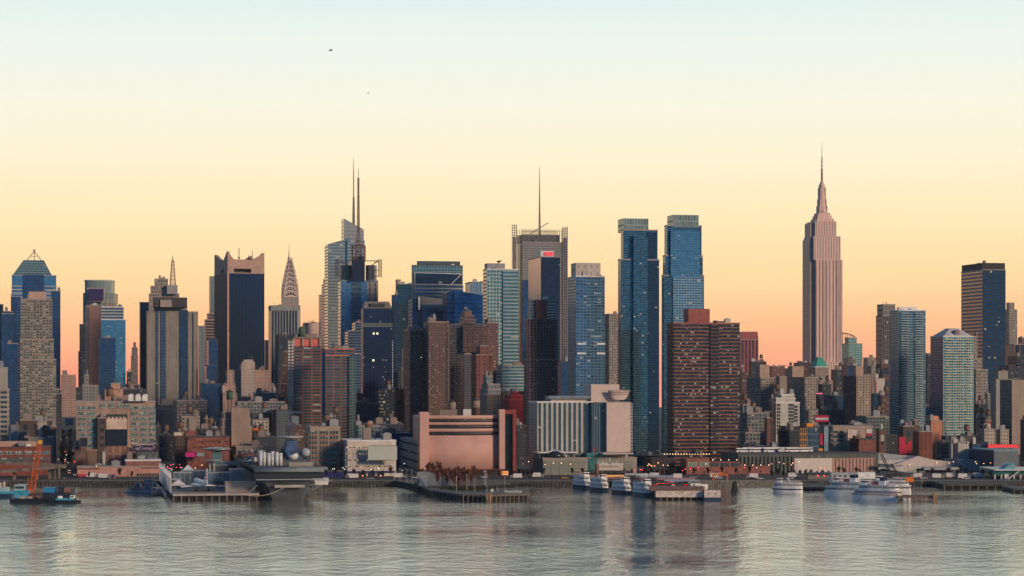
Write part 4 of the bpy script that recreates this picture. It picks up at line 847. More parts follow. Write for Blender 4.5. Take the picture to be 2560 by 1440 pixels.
# mansard roofed building
D = 2450
r, ps, z = bld('mansard_building', 'ornate brown building under a bright green copper mansard roof', BU, D, [(2022, 2022, 2072, 918)], S('ornate', (.36, .24, .20), (.4, .36, .32), .35, .6, .0, blind=.2), 5, 7, units=0, cop=white)
p = ps[0]; q = grow(p, -1); g2 = grow(p, -6); zt = gz(893, D); A = [Vector((*v, z)) for v in q]; B = [Vector((*v, zt)) for v in g2]; mb = MB()
for i in range(4): mb.face([A[i], A[(i + 1) % 4], B[(i + 1) % 4], B[i]])
mb.face(B); mb.build('mansard_roof', plain('copper_green', (.05, .36, .27)), r, True)
LIST = [  # name, label, x0, xm, x1, ytop, D, style, bay, fl, tank
 ('brown', 'brown blank building behind the top left of the grey-blue apartment block', 1846, 1846, 1872, 932, 2350, 'brown', 8, 8, 0),
 ('dark', 'ragged dark building with roof tanks under the red fluted tower', 1872, 1878, 1916, 905, 2500, 'dk', 5, 6, 1),
 ('pinkbr', 'low pink-brown roofs on the skyline right of the red fluted tower', 1915, 1915, 1962, 916, 3000, 'red', 5, 6, 0),
 ('tan', 'plain tan building between the two blue-and-tan apartment blocks', 1940, 1940, 1967, 942, 2350, 'blank', 5, 6, 0),
 ('tan', 'low tan blocks on the skyline left of the art deco skyscraper', 1962, 1962, 1990, 922, 2900, 'dk', 5, 6, 1),
 ('brown', 'dark brown block with a chimney at the left foot of the art deco skyscraper', 1984, 1984, 2026, 908, 2700, 'brown', 5, 6, 0),
 ('tan', 'tan and white decorated gable building below the green mansard roof', 2032, 2032, 2082, 952, 2200, 'pink', 5, 6, 0),
 ('dark', 'dark block right of the green mansard roof', 2078, 2078, 2112, 925, 2500, 'dk', 5, 6, 1),
 ('dark', 'wide dark navy block behind the white roof box', 2103, 2103, 2150, 915, 2350, 'navy', 5, 6, 0),
 ('tan', 'tan block with twin white roof boxes at the foot of the pale green tower', 2110, 2110, 2140, 898, 2750, 'tan', 5, 6, 0),
 ('pinkbr', 'pinkish masonry block between the pale green tower and the dark tan tower', 2158, 2158, 2192, 895, 2800, 'tan', 5, 6, 0),
 ('tan', 'small grey building with columned top in front of the dark tan tower', 2168, 2168, 2200, 916, 2500, 'tan', 4, 6, 0),
 ('brown', 'brown brick building with one tall arched window left of the blue balconied tower', 2190, 2190, 2228, 912, 2200, 'brown', 30, 30, 0),
 ('cream', 'cream building with a red stripe left of the blue balconied tower', 2186, 2188, 2212, 947, 2050, 'cream', 30, 30, 0),
 ('dark', 'navy low block under the cream building with the red stripe', 2176, 2176, 2202, 985, 1950, 'navy', 5, 6, 0),
 ('brown', 'brown building with domed roof tanks beside the blue balconied tower', 2195, 2195, 2222, 990, 1850, 'brown', 6, 7, 1),
 ('dark', 'cluttered dark blocks between the second and third blue-and-tan blocks', 2045, 2045, 2078, 962, 2100, 'dk', 5, 6, 1),
 ('dark', 'dark blue block with a pink neon line below the green mansard roof', 2040, 2040, 2062, 985, 1980, 'dk', 6, 6, 0),
 ('dark', 'dark grid-windowed block in the middle of the cluttered dark blocks', 2060, 2060, 2110, 990, 1950, 'navy', 5, 6, 1),
 ('dark', 'low dark wall of windows in front of the cluttered dark blocks', 2044, 2044, 2112, 1028, 1800, 'dk', 5, 6, 1),
 ('grey', 'narrow grey-brown block left of the bright white building', 1924, 1924, 1942, 998, 1780, 'brown', 5, 6, 0),
 ('dark', 'dark block with roof clutter behind the bright white building', 1920, 1920, 1966, 985, 1900, 'dk', 5, 6, 1),
 ('grey', 'grey frame building with a round tank beside the banded brick slab', 1846, 1846, 1880, 1012, 1750, 'grey', 10, 8, 1),
 ('grey', 'grey apartment building with blue windows and a thin chimney beside the banded brick slab', 1846, 1846, 1924, 1034, 1620, 'grey', 9, 8, 1),
 ('brick', 'reddish balconied end wall right of the grey apartment building', 1912, 1912, 1928, 1046, 1600, 'red', 5, 7, 0),
 ('grey', 'tan-grey low building with a steam plume beside the foot of the banded brick slab', 1846, 1846, 1900, 1083, 1540, 'grey', 9, 9, 0),
 ('tan', 'tan building with tiny square windows left of the red and white billboard', 2011, 2011, 2045, 1028, 1700, 'tan', 7, 8, 0),
 ('brown', 'low tan parapet building under the bright white building', 1948, 1948, 1998, 1068, 1600, 'dk', 8, 7, 0),
 ('brick', 'small purple-brown brick walk-up under the bright white building', 1944, 1944, 1962, 1078, 1560, 'brown', 5, 7, 0),
 ('dark', 'dark walk-up between the purple-brown walk-up and the orange-framed building', 1962, 1962, 1998, 1078, 1550, 'dk', 7, 7, 0),
 ('grey', 'long grey-green terrace building with plants along its roof beside the blue balconied tower', 2140, 2140, 2222, 1043, 1600, 'podium', 8, 8, 1),
 ('brick', 'dull red brick shaft left of the foot of the blue balconied tower', 2190, 2190, 2214, 1075, 1500, 'brown', 40, 40, 0),
 ('white', 'small white rooftop hut above the bus garage', 1924, 1924, 1945, 1108, 1480, 'cream', 20, 20, 0),
 ('grey', 'low tan row above the left end of the bus garage', 1846, 1846, 1924, 1118, 1500, 'grey', 7, 8, 0),
 ('brown', 'dark brown building with a big torn pink mural', 2245, 2245, 2285, 1067, 1500, 'brownb', 30, 40, 0),
 ('brick', 'brick red art deco building with three tall recesses', 2282, 2282, 2331, 1080, 1460, 'brickd', 12, 60, 0),
 ('orange', 'bright orange-pink stepped blank tower between the brick art deco building and the green-white tower', 2314, 2314, 2356, 1053, 1580, 'orange', 30, 30, 0),
 ('dark', 'brown square tower behind the art deco brick building', 2248, 2248, 2300, 1066, 1540, 'brown', 30, 30, 0),
 ('grey', 'small grey walk-up right of the art deco brick building', 2344, 2344, 2372, 1110, 1480, 'slate', 6, 9, 0),
 ('grey', 'grey-blue townhouse with pointed roof right of the orange-pink tower', 2354, 2354, 2382, 1092, 1520, 'slate', 6, 9, 0),
 ('white', 'small white wall with a dark mark left of the castle-like parapet', 2372, 2372, 2392, 1096, 1500, 'cream', 40, 40, 0),
 ('white', 'cream building with a castle-like stepped parapet', 2382, 2382, 2423, 1108, 1470, 'cream', 40, 40, 0),
 ('dark', 'rusty dark cluster of stacks and roofs behind the castle-like parapet', 2385, 2385, 2440, 1092, 1560, 'brown', 4, 20, 1),
 ('cream', 'left half of the cream tenement pair with square windows near the right edge', 2448, 2448, 2488, 1074, 1560, 'tenement', 7, 9, 0),
 ('cream', 'right half of the cream tenement pair with square windows near the right edge', 2491, 2491, 2522, 1076, 1560, 'tenement', 7, 9, 0),
 ('brick', 'small red brick building with a wooden tank above the cream tenements', 2458, 2458, 2478, 1052, 1650, 'redb', 30, 30, 1),
 ('dark', 'dark blue stepped blocks between the green-white tower and the cream tower', 2434, 2434, 2470, 1012, 2000, 'dk', 6, 5, 1),
 ('dark', 'dark cluttered roofs above the cream tenements', 2430, 2430, 2462, 1046, 1800, 'dk', 6, 6, 1),
 ('tan', 'tan narrow brick building beside the cream windowless tower', 2462, 2462, 2482, 985, 2050, 'tan', 5, 7, 0),
 ('brown', 'dark brown building cut off by the right edge above the green ferry terminal', 2551, 2551, 2590, 1052, 1480, 'brown', 30, 30, 0),
 ('dark', 'dark low wall left of the dark brown building at the right edge', 2420, 2420, 2452, 1112, 1470, 'navy', 40, 40, 0),
 # left part
 ('brown', 'low brown rooftops below the big tan apartment tower', 50, 50, 132, 1052, 1650, 'brownb', 30, 30, 1),
 ('white', 'small white rooftop cube above the magenta mural', 94, 94, 117, 1056, 1560, 'cream', 14, 30, 0),
 ('magenta', 'low grey building with a magenta mural', 90, 90, 140, 1078, 1530, 'slate', 12, 12, 0),
 ('grey', 'pale grey block beside the cream building at the left edge', 27, 27, 47, 1066, 1520, 'paleb', 60, 60, 0),
 ('grey', 'grey roof frame building above the red brick garage', 42, 42, 66, 1080, 1500, 'grey', 20, 20, 0),
 ('orange', 'peach stair block and low wall above the red brick garage', 62, 62, 74, 1092, 1480, 'orange', 30, 30, 0),
 ('grey', 'grey building with blank right wing above the end of the red brick garage', 70, 70, 133, 1096, 1475, 'greyb', 40, 40, 1),
 ('brick', 'small pink brick house front beside the street canyon', 116, 116, 140, 1067, 1600, 'redb', 8, 10, 0),
 ('dark', 'narrow dark brown wall rising through the middle of the tan loft building', 243, 243, 266, 1046, 1448, 'brownb', 60, 20, 0),
 ('brown', 'blank brown wall at the left foot of the tan loft building', 188, 188, 216, 1118, 1446, 'brownp', 60, 60, 0),
 ('brown', 'second blank brown wall at the foot of the tan loft building, cut lower', 216, 216, 243, 1126, 1447, 'brownp', 60, 60, 0),
 ('brick', 'red brick grid annex under the navy billboard', 265, 265, 318, 1112, 1449, 'annex', 15, 22, 0),
 ('grey', 'grey-brown annex with banded windows right of the red brick grid annex', 318, 318, 345, 1118, 1454, 'redf', 22, 12, 0),
 ('white', 'small pale shed left of the red brick grid annex', 255, 255, 264, 1132, 1412, 'cream', 60, 60, 0),
 ('grey', 'low grey building with a brown shed at the right foot of the tan loft', 339, 339, 395, 1130, 1425, 'slate', 60, 60, 0),
 ('brown', 'dark brown side-street building with a cream roof sign left of the red brick warehouse', 435, 435, 466, 1085, 1480, 'brownb', 8, 9, 1),
 ('dark', 'dark navy row lining the side street behind the cream roof sign', 396, 396, 436, 1090, 1650, 'dk', 5, 7, 1),
 ('dark', 'dark narrow row in the shade beyond the tan loft building', 388, 388, 402, 1068, 1750, 'dk', 5, 6, 0),
 ('grey', 'brown-mauve apartment house with many pale windows at the foot of the striped stone tower', 432, 442, 518, 1003, 1850, 'mauve', 7.6, 7.4, 1),
 ('tan', 'tan low buildings in front of the mauve apartment house', 450, 450, 500, 1043, 1650, 'tan', 9, 9, 1),
 ('tan', 'yellow-tan blank building in front of the mauve apartment house', 468, 468, 494, 1049, 1600, 'blank', 30, 30, 0),
 ('brown', 'dull brown blank building right of the yellow-tan one', 509, 509, 531, 1048, 1600, 'brownp', 30, 30, 0),
 ('dark', 'cluttered dark roofs behind the red brick warehouse', 490, 490, 552, 1074, 1520, 'dk', 7, 7, 1),
 ('grey', 'grey office block with arched top windows below the pink hotel', 588, 588, 712, 1006, 1750, 'grey', 7.6, 8, 0),
 ('grey', 'small columned block in front of the right wing of the pink hotel', 633, 633, 690, 984, 1850, 'grey', 9, 14, 0),
 ('dark', 'dark box in front of the central shaft of the pink hotel', 602, 602, 630, 994, 1800, 'navy', 60, 60, 0),
 ('dark', 'dark box at the right foot of the pink hotel', 688, 688, 712, 994, 1820, 'navy', 60, 60, 0),
 ('cream', 'pale green-cream low building behind the beige blank tower', 626, 626, 672, 1052, 1600, 'tenement', 9, 10, 0),
 ('grey', 'dark green glass low building above the pale green-cream one', 625, 625, 676, 1034, 1650, 'slate', 6, 6, 1),
 ('brick', 'narrow grey building with a bright red left face behind the aircraft carrier island', 671, 682, 700, 1026, 1640, 'redface', 30, 30, 0),
 ('dark', 'dark slate block right of the narrow red-faced building', 684, 684, 722, 1026, 1630, 'slate', 5, 6, 0),
 ('brown', 'brown low building with an orange roof patch right of the beige blank tower', 630, 630, 664, 1076, 1520, 'brownb', 9, 9, 0),
 ('dark', 'dark navy gridded block behind the aircraft carrier', 630, 630, 690, 1094, 1470, 'dk', 7, 7, 1),
 ('grey', 'beige stepped low wall behind the carrier deck aircraft', 584, 584, 660, 1118, 1440, 'blankb', 40, 40, 0),
 ('grey', 'pale beige low wall above the parked helicopters', 600, 600, 668, 1140, 1400, 'blankb', 40, 40, 0),
 ('dark', 'dark fire-escape building between the carrier island and the cream loft building', 716, 716, 762, 1068, 1500, 'brown', 5, 7, 1),
 ('dark', 'dark navy shed roof between the cream loft building and the brick tower', 805, 805, 850, 1046, 1560, 'navy', 30, 40, 1),
 ('grey', 'pale turquoise low building behind the white parking garage', 886, 886, 952, 1066, 1560, 'turq', 8, 9, 0),
 ('grey', 'grey stepped tower-house behind the white parking garage', 884, 884, 904, 1056, 1590, 'paleb', 9, 9, 0),
 ('dark', 'dark office block with rows of lit windows behind the navy shed', 947, 947, 985, 975, 1850, 'litoff', 4.5, 8.5, 1),
 ('dark', 'dark block with an orange painted corner left of the brown apartment towers', 980, 980, 1012, 975, 1880, 'dk', 6, 7, 0),
 ('dark', 'low dark block at the foot of the dark lit office block', 930, 930, 1010, 1062, 1620, 'dk', 6, 7, 1),
 ('dark', 'tall dark block filling the gap under the teal and brown towers', 985, 985, 1020, 930, 2200, 'dk', 5, 6, 0),
 ('dark', 'brown-grey block behind the red brick apartment tower pair', 884, 884, 912, 985, 2000, 'brown', 5, 6, 0),
 ('dark', 'dark block in the gap between the curved pink building and the dark balconied tower', 1282, 1282, 1316, 1065, 1560, 'dk', 6, 7, 0),
 ('dark', 'navy block between the dark balconied tower and the belted blue tower', 1392, 1392, 1424, 905, 2150, 'navy', 5, 6, 0),
 ('dark', 'dark base block below the twin blue towers', 1540, 1540, 1680, 1142, 1560, 'navy', 14, 9, 0),
 ('dark', 'shaded dark block in the gap left of the twin blue towers', 1500, 1500, 1550, 970, 2100, 'navy', 5, 6, 0),
 ('dark', 'dark mid-rise between the striped stone tower and the spiked tower', 500, 500, 552, 960, 2050, 'navy', 5, 6, 0),
 ('dark', 'dark mid-rise at the left foot of the salmon striped slab', 190, 190, 216, 970, 2150, 'dk', 5, 6, 0),
 ('dark', 'dark low row behind the tan loft, left of the striped stone tower', 300, 300, 368, 975, 2000, 'dk', 6, 7, 1),
 ('dark', 'dark mid-rise filling the gap under the navy sloped roof tower', 880, 880, 960, 1010, 1980, 'navy', 5, 6, 0),
 ('dark', 'dark mid-rise behind the bright red building', 1240, 1240, 1320, 980, 1900, 'dk', 5, 6, 0),
 ('dark', 'navy low row between the two glass balconied towers', 2300, 2300, 2345, 1020, 1850, 'navy', 5, 6, 1),
 ('dark', 'low dark row right behind the bus garage and red brick walls', 2110, 2110, 2250, 1090, 1620, 'dk', 7, 7, 1),
]
ST = {'brown': brnw, 'dk': dk, 'red': redw, 'blank': blank, 'pink': pinkw, 'navy': navy, 'tan': tanw, 'podium': S('podium_grey2', (.20, .21, .19), (.05, .08, .10), .7, .5), 'cream': S('cream_plain', (.60, .52, .46), wx=0),
      'grey': S('grey_windows', (.26, .25, .25), (.05, .09, .12), .6, .55, blind=.15), 'slate': S('slate_low', (.15, .17, .18), (.05, .08, .10), .5, .5), 'orange': S('orange_blank', (.66, .28, .17), wx=0),
      'brownb': S('brown_low', (.13, .085, .075), (.04, .06, .08), .4, .45), 'brickd': S('brick_deco', (.26, .085, .06), (.13, .05, .04), .35, .86, .0), 'tenement': S('tenement', (.58, .47, .38), (.04, .05, .07), .4, .45),
      'redb': S('red_blank', (.42, .13, .09), wx=0), 'greyb': S('grey_blank', (.27, .27, .26), wx=0), 'brownp': S('brown_blank', (.24, .15, .12), wx=0), 'annex': S('annex', (.44, .28, .22), (.22, .10, .08), .72, .85, 0, .6, var=.1),
      'redf': rb, 'mauve': S('mauve', (.20, .14, .15), (.34, .36, .36), .55, .45, .1, blind=.3, var=.6), 'blankb': S('beige_blank', (.34, .30, .25), wx=0), 'redface': blank, 'turq': S('turquoise', (.32, .42, .40), (.06, .1, .13), .6, .5),
      'litoff': S('lit_office', (.06, .07, .09), (.03, .05, .08), .8, .5, .3, lit=.12, blind=.3), 'paleb': S('pale_grey_blank', (.42, .43, .42), wx=0)}
NM = {'brown': 'brown_building', 'dark': 'dark_building', 'pinkbr': 'brick_building', 'tan': 'tan_building', 'grey': 'grey_building', 'cream': 'cream_building', 'brick': 'brick_building', 'white': 'white_building', 'orange': 'orange_building', 'magenta': 'mural_building'}
LB = {}
for (k, lb, x0, xm, x1, yt, D, st, bay, fl, tk) in LIST:
    small = (x1 - x0) < 30
    r, ps, z = bld(NM[k], lb, BU, D, [(x0, xm, x1, yt)], ST[st], bay, fl, units=1 if small else 3, tank=bool(tk), depth=22 if D < 1700 else None, side=S('red_face', (.6, .14, .10), wx=0) if st == 'redface' else None,
                   cop=copd if st in ('dk', 'navy', 'brown', 'slate', 'litoff') else None, coph=.7)
    LB[lb] = (r, ps, z, D)
def onfront(lb, px0, px1, y0, y1, m, nm, out=.35, left=None, **k):
    r, ps, z, D = LB[lb]; f = Vector((*ps[0][0], 0)); left = 1280 + F * f.x / f.y
    a_ = f + U * wpx(px0 - left, D) * 1.02 - V * out; w = U * wpx(px1 - px0, D) * 1.02
    return MB().prism([(q.x, q.y) for q in (a_, a_ + w, a_ + w + V * (out + .2), a_ + V * (out + .2))], gz(y1, D), gz(y0, D), bottom=True).build(nm, m, r, True)
pinkm = plain('mural_pink', (.50, .03, .07)); magm = plain('mural_magenta', (.40, .03, .18))
lb = 'dark brown building with a big torn pink mural'
onfront(lb, 2247, 2264, 1092, 1136, pinkm, 'pink_mural', xl=2245); onfront(lb, 2264, 2270, 1112, 1136, pinkm, 'pink_mural', xl=2245); onfront(lb, 2270, 2279, 1104, 1132, pinkm, 'pink_mural', xl=2245)
onfront('low grey building with a magenta mural', 97, 116, 1078, 1090, magm, 'magenta_mural', xl=90)
lb = 'brown low building with an orange roof patch right of the beige blank tower'; onfront(lb, 632, 650, 1070, 1076, plain('orange_patch', (.75, .13, .03)), 'orange_roof_patch', xl=630)
lb = 'dark brown side-street building with a cream roof sign left of the red brick warehouse'; onfront(lb, 435, 455, 1081, 1089, plain('cream_sign', (.62, .58, .48)), 'roof_sign', xl=435)
lb = 'dark block with an orange painted corner left of the brown apartment towers'; onfront(lb, 988, 1002, 975, 1000, plain('orange_wall', (.42, .13, .07)), 'orange_corner', xl=980)
lb = 'bright orange-pink stepped blank tower between the brick art deco building and the green-white tower'
blk(LB[lb][0], 2330, 2348, 1053, 1040, 1582, plain('orange_render', (.64, .26, .16)), 'upper_step', 2, 12)
lb = 'dark blue block with a pink neon line below the green mansard roof'; onfront(lb, 2041, 2056, 983, 985, glow('pink_neon', (.9, .12, .3), .8), 'neon_line', xl=2040)
lb = 'brown brick building with one tall arched window left of the blue balconied tower'; onfront(lb, 2203, 2208, 922, 945, wdark, 'arched_window', xl=2190)
lb = 'cream building with a red stripe left of the blue balconied tower'; onfront(lb, 2188, 2191, 952, 984, pinkm, 'red_stripe', xl=2188)
for lb, cx_ in (('cream building with a castle-like stepped parapet', (2384, 2399, 2405, 2411, 2418)),):
    for c_ in cx_: blk(LB[lb][0], c_, c_ + (12 if c_ < 2390 else 3.4), 1108, 1103 if c_ > 2390 else 1098, 1470, ST['cream'], 'parapet_step', 0, 3)

# named mid-ground buildings --------------------------------------------------
windowm = S('loft_glass', (.30, .32, .28), (.12, .22, .21), .8, .86, .4, blind=.25, panes=1, var=.6, bc=(.38, .48, .44))
def real_windows(r, f, left, D, cols, rows, w, h, m, sill=None, frame=None, cells=(4, 1)):
    """each window its own part, copies share a mesh"""
    left = 1280 + F * f.x / f.y
    W, H = wpx(w, D), wpx(h, D); mb = MB(); a_ = [(-W / 2, -.35), (W / 2, -.35), (W / 2, .1), (-W / 2, .1)]
    mb.prism(a_, 0, H, cells=(W / cells[0], H / cells[1]), top=True, bottom=True); base = None
    sb_ = MB().box((0, -.45, -.5), (W * 1.05, .6, .5)) if sill else None; n = 0
    for yy in rows:
        for c in cols:
            v = f + U * wpx(c - left, D) * 1.01
            if base is None:
                base = mb.build('window', m, r); o = base; s0 = sb_.build('sill', sill, o) if sb_ else None
            else:
                o = base.copy(); COL.objects.link(o)
                if sb_: s = s0.copy(); COL.objects.link(s); s.parent = o
            o.location = Vector((v.x, v.y, gz(yy, D))) - r.location; o.rotation_euler = (0, 0, GA); n += 1
loftw = S('loft_wall', (.50, .33, .27), wx=0, grime=.3)
D = 1450
r, ps, z = bld('loft_building', 'big tan loft building with rows of green factory windows left of centre-left side street', BU, D, [(190, 190, 388, 1006)], loftw, 20, 14, units=5, depth=55)
f = Vector((*ps[0][0], 0)); 
real_windows(r, f, 190, D, [204, 228], [1018 + 6 + 13.6 * k for k in range(9)], 18, 8, windowm, conc); 
real_windows(r, f, 190, D, [333, 355, 377], [1018 + 6 + 13.6 * k for k in range(10)], 17, 8, windowm, conc)
real_windows(r, f, 190, D, [254, 276, 298, 314], [1018], 13, 8, windowm, conc)
def hoard(name, lb, px0, px1, y0, y1, D, m, dz=1.2, cat='billboard', legs=False, yaw=GA, label_part=None):
    c = at((px0 + px1) / 2, D); r = thing(name, lb, cat, (c.x, c.y, gz(y1, D)), yaw); w = wpx(px1 - px0, D); h = gz(y0, D) - gz(y1, D)
    MB().box((0, 0, 0), (w, .6, h)).build('panel', m, r); mb = MB()
    for sx in (-1, 1): mb.box((sx * (w / 2 + .12), -.05, -.2), (.24, .8, h + .4))
    for zz in (-.25, h + .01): mb.box((0, -.05, zz), (w, .8, .24))
    if legs:
        for sx in (-.4, 0, .4): mb.tube((sx * w, .5, -legs), (sx * w, .5, h * .9), .18, 4); mb.tube((sx * w, .5, h * .6), (sx * w, 3.5, -legs), .14, 4)
    mb.build('frame', dsteel, r); return r
hoard('billboard', 'cream painted billboard with a dark notched top on the tan loft building', 266, 318, 1042, 1073, 1451, plain('billboard_cream', (.62, .47, .38)))
r_ = thing('billboard', 'blank navy billboard below the cream one on the tan loft building', 'billboard', (gx(292, 1450), 1450, gz(1112, 1450)), GA); MB().box((0, 0, 0), (wpx(52, 1450), .7, gz(1073.8, 1450) - gz(1112, 1450))).build('panel', plain('billboard_navy', (.01, .02, .045), .4), r_); MB().box((0, 0, -.5), (wpx(53, 1427), 1.2, .45)).build('catwalk', dsteel, r_)
r_ = thing('notched_cornice', 'dark notched strip along the top of the cream billboard', 'sign trim', (gx(292, 1451), 1451, gz(1041.6, 1451)), GA); mb = MB().box((0, 0, 0), (wpx(53, 1428), .8, wpx(6, 1428)))
for k in range(6): mb.box((wpx(-24 + k * 9.6, 1428), -.4, -1.2), (.8, .5, 1.2))
mb.build('strip', plain('notch_dark', (.03, .06, .06)), r_)
hoard('billboard', 'small dark blue gridded billboard at the left foot of the tan loft building', 200, 217, 1095, 1116, 1441, plain('billboard_darkgrid', (.02, .03, .06)), legs=4)
r_ = thing('water_tank', 'wooden water tank standing on legs on the roof of the tan loft building', 'water tank', (gx(275, 1458), 1458, z)); mb = MB(); tank_mesh(mb, (0, 0, 0), 2.6, 5.2, 3); mb.build('tank', [woodm, dsteel], r_)
mb = MB(); r_ = thing('rooftop_fans', 'row of three pale cooling fans at the right end of the tan loft roof', 'roof vents', (gx(345, 1455), 1455, z), GA)
for k in range(3): mb = MB().box((k * 4.6 - 4.6, 0, 0), (3.4, 3, 4)).lathe((k * 4.6 - 4.6, 0, 4), [(1.3, 0), (1.3, .7)], 10); mb.build('fan_unit', white, r_)
# roof-top painted sign structure right of loft
D = 1412; r_ = thing('rooftop_sign', 'curved painted sign with white top edge on a dark rooftop trestle', 'sign', (gx(360, D), D, gz(1146, D)), 0); mb = MB()
for x in (-6, -2, 2, 6):
    mb.tube((x, 0, 0), (x + 1.5, 0, 5), .2, 4); mb.tube((x, 0, 0), (x - 1.5, 0, 5), .2, 4)
mb.box((0, 0, 4.8), (17, 2, .6)); mb.build('trestle', dsteel, r_); MB().box((0, -.3, 5.4), (15.5, .6, 3.4)).build('painted_panel', plain('sign_mural', (.22, .16, .24), var=.9, scale=.8), r_)
mb = MB()
for k in range(12): 
    a0 = -8.4 + k * 1.4; h0 = 8.8 + .9 * ((k - 6) / 6) ** 2; mb.box((a0 + .7, -.3, h0), (1.45, .9, .35))
mb.build('white_edge', white, r_)
# beige blank tower, red warehouse
bt = S('beige_blank_tower', (.42, .29, .23), wx=0)
r, ps, z = bld('windowless_tower', 'beige windowless storage building with stepped shoulders behind the carrier deck', BU, 1460, [(548, 548, 630, 1070), (550, 550, 626, 1050), (553, 553, 624, 1034)], bt, 9, 9, units=2, depth=26)
blk(r, 579, 622, 1140, 1020, 1457, bt, 'front_shaft', -1, 12)
f = Vector((*ps[0][0], 0)); v = f + U * wpx(52, 1460) - V * 1.4; MB().box((v.x, v.y, gz(1096, 1460)), (1, .4, 1.6), GA).build('window', wdark, r, True)
r_ = thing('water_tank', 'tall green water tank on dark legs on the beige windowless building', 'water tank', (gx(574, 1466), 1466, gz(1033, 1466))); mb = MB(); tank_mesh(mb, (0, 0, 0), 2.2, 5.5, 9); mb.build('tank', [plain('tank_green', (.06, .12, .09)), dsteel], r_)
rbw = plain('red_brick_old', (.24, .09, .07), var=.35, scale=.5)
D = 1430; r, ps, z = bld('brick_warehouse', 'red brick warehouse with small dark windows and a pink billboard', BU, D, [(464, 464, 574, 1094)], rbw, 9, 9, units=3, depth=24, cop=copd)
blk(r, 464, 490, 1094, 1077, D, rbw, 'upper_block', .4, 16); f = Vector((*ps[0][0], 0))
real_windows(r, f, 464, D, [505, 548, 563], [1107], 4, 4.6, wdark); real_windows(r, f, 464, D, [504, 517, 531, 547, 559], [1120.5], 4, 4.6, wdark)
hoard('billboard', 'hot pink billboard on the front of the red brick warehouse', 464, 489, 1131, 1142, D - 6, plain('billboard_pink', (.72, .03, .28)), yaw=0)
hoard('billboard', 'pale grey lettered billboard beside the hot pink one', 492, 512, 1131, 1141, D - 6, plain('billboard_pale', (.40, .42, .42), var=.5, scale=1.5), yaw=0)
# cream loft building
clw = S('cream_loft', (.46, .36, .26), wx=0, grime=.25); D = 1400
r, ps, z = bld('cream_loft_building', 'cream framed loft building with brick bands between the carrier and the white garage', BU, D, [(763, 763, 850, 1070)], clw, 9, 9, units=3, depth=30, tank=True); f = Vector((*ps[0][0], 0))
real_windows(r, f, 763, D, [782, 809, 835], [1085 + 12.6 * k for k in range(9)], 22, 7.2, S('cl_glass', (.46, .36, .26), (.05, .10, .10), .84, 1, .3, blind=.08, panes=1), None, cells=(3, 1))
mb = MB()
for k in range(8):
    for c in (782, 809, 835): v = f + U * wpx(c - (1280 + F * f.x / f.y), D) * 1.01 - V * .15; mb.box((v.x, v.y, gz(1089.4 + 12.6 * k, D)), (wpx(22, D), .3, .75), GA)
mb.build('brick_bands', plain('band_brick', (.28, .09, .06)), r, True)
mb = MB()
for k in range(1, 9): v = f - V * .3; w = U * wpx(850 - 1280 - F * f.x / f.y, D); mb.box((v.x + w.x / 2, v.y + w.y / 2, gz(1090.6 + 12.6 * (k - 1), D)), (w.length, .5, .3), GA)
mb.build('cornices', coping, r, True)
# white garage with blank billboard
D = 1385; gar = plain('garage_concrete', (.60, .55, .49), .8, var=.15)
r, ps, z = bld('white_parking_garage', 'white concrete parking garage with lit slots, blue canopy and open bays', BU, D, [(849, 849, 990, 1104)], gar, 9, 9, units=2, depth=40, cop=white); f = Vector((*ps[0][0], 0))
slot = S('garage_slot', (.10, .08, .06), (.03, .03, .03), 1, 1, 0, .8, lit=.42)
for row, yy in enumerate((1120, 1136, 1152, 1168)):
    for k, c in enumerate((872, 893, 914, 935, 956, 977)):
        if row < 3 and c > 925 and row != 2: continue
        v = f + U * wpx(c - (1280 + F * f.x / f.y), D) - V * .1; a_ = Vector((v.x, v.y, 0)) - U * wpx(9, D); w = U * wpx(18, D)
        MB().prism([(q.x, q.y) for q in (a_, a_ + w, a_ + w + V * .3, a_ + V * .3)], gz(yy, D), gz(yy, D) + .75, bottom=True, cells=(.5, 1)).build('parking_slot', slot, r, True)
mb = MB()
for c in range(864, 988, 6): v = f + U * wpx(c - (1280 + F * f.x / f.y), D) - V * .12; mb.box((v.x, v.y, gz(1176, D)), (.18, .3, gz(1116, D) - gz(1176, D)), GA)
mb.build('facade_ribs', gar, r, True)
blue = plain('canopy_blue', (.012, .02, .16), .5)
a_ = f - V * 1.2; w = U * wpx(989 - 1280 - F * f.x / f.y, D); MB().prism([(q.x, q.y) for q in (a_, a_ + w, a_ + w + V * 1.4, a_ + V * 1.4)], gz(1182, D), gz(1178, D), bottom=True).build('blue_canopy', blue, r, True)
for k, c in enumerate((885, 907, 930, 952)):
    v = f + U * wpx(c - (1280 + F * f.x / f.y), D) - V * .2; MB().box((v.x, v.y, gz(1197, D)), (wpx(18, D), .4, gz(1183, D) - gz(1197, D)), GA).build('open_bay', plain('bay_dark', (.03, .03, .04)), r, True)
    if k in (1, 3): q = v - V * .3; MB().lathe((q.x, q.y, gz(1190, D)), [(.1, -.5), (.55, 0), (.1, .5)], 8).build('bay_light', glow('bay_red', (1, .25, .15), 2.5), r, True)
hoard('billboard', 'large blank pale grey billboard on the white parking garage', 920, 993, 1115, 1150, D - 4, plain('billboard_blank', (.52, .56, .50), .6, var=.03), yaw=GA * .5, legs=False)
MB().box((gx(917, 1400), 1400, z), (5, 5, 7.5), GA).build('stair_tower', bulkm, r, True)
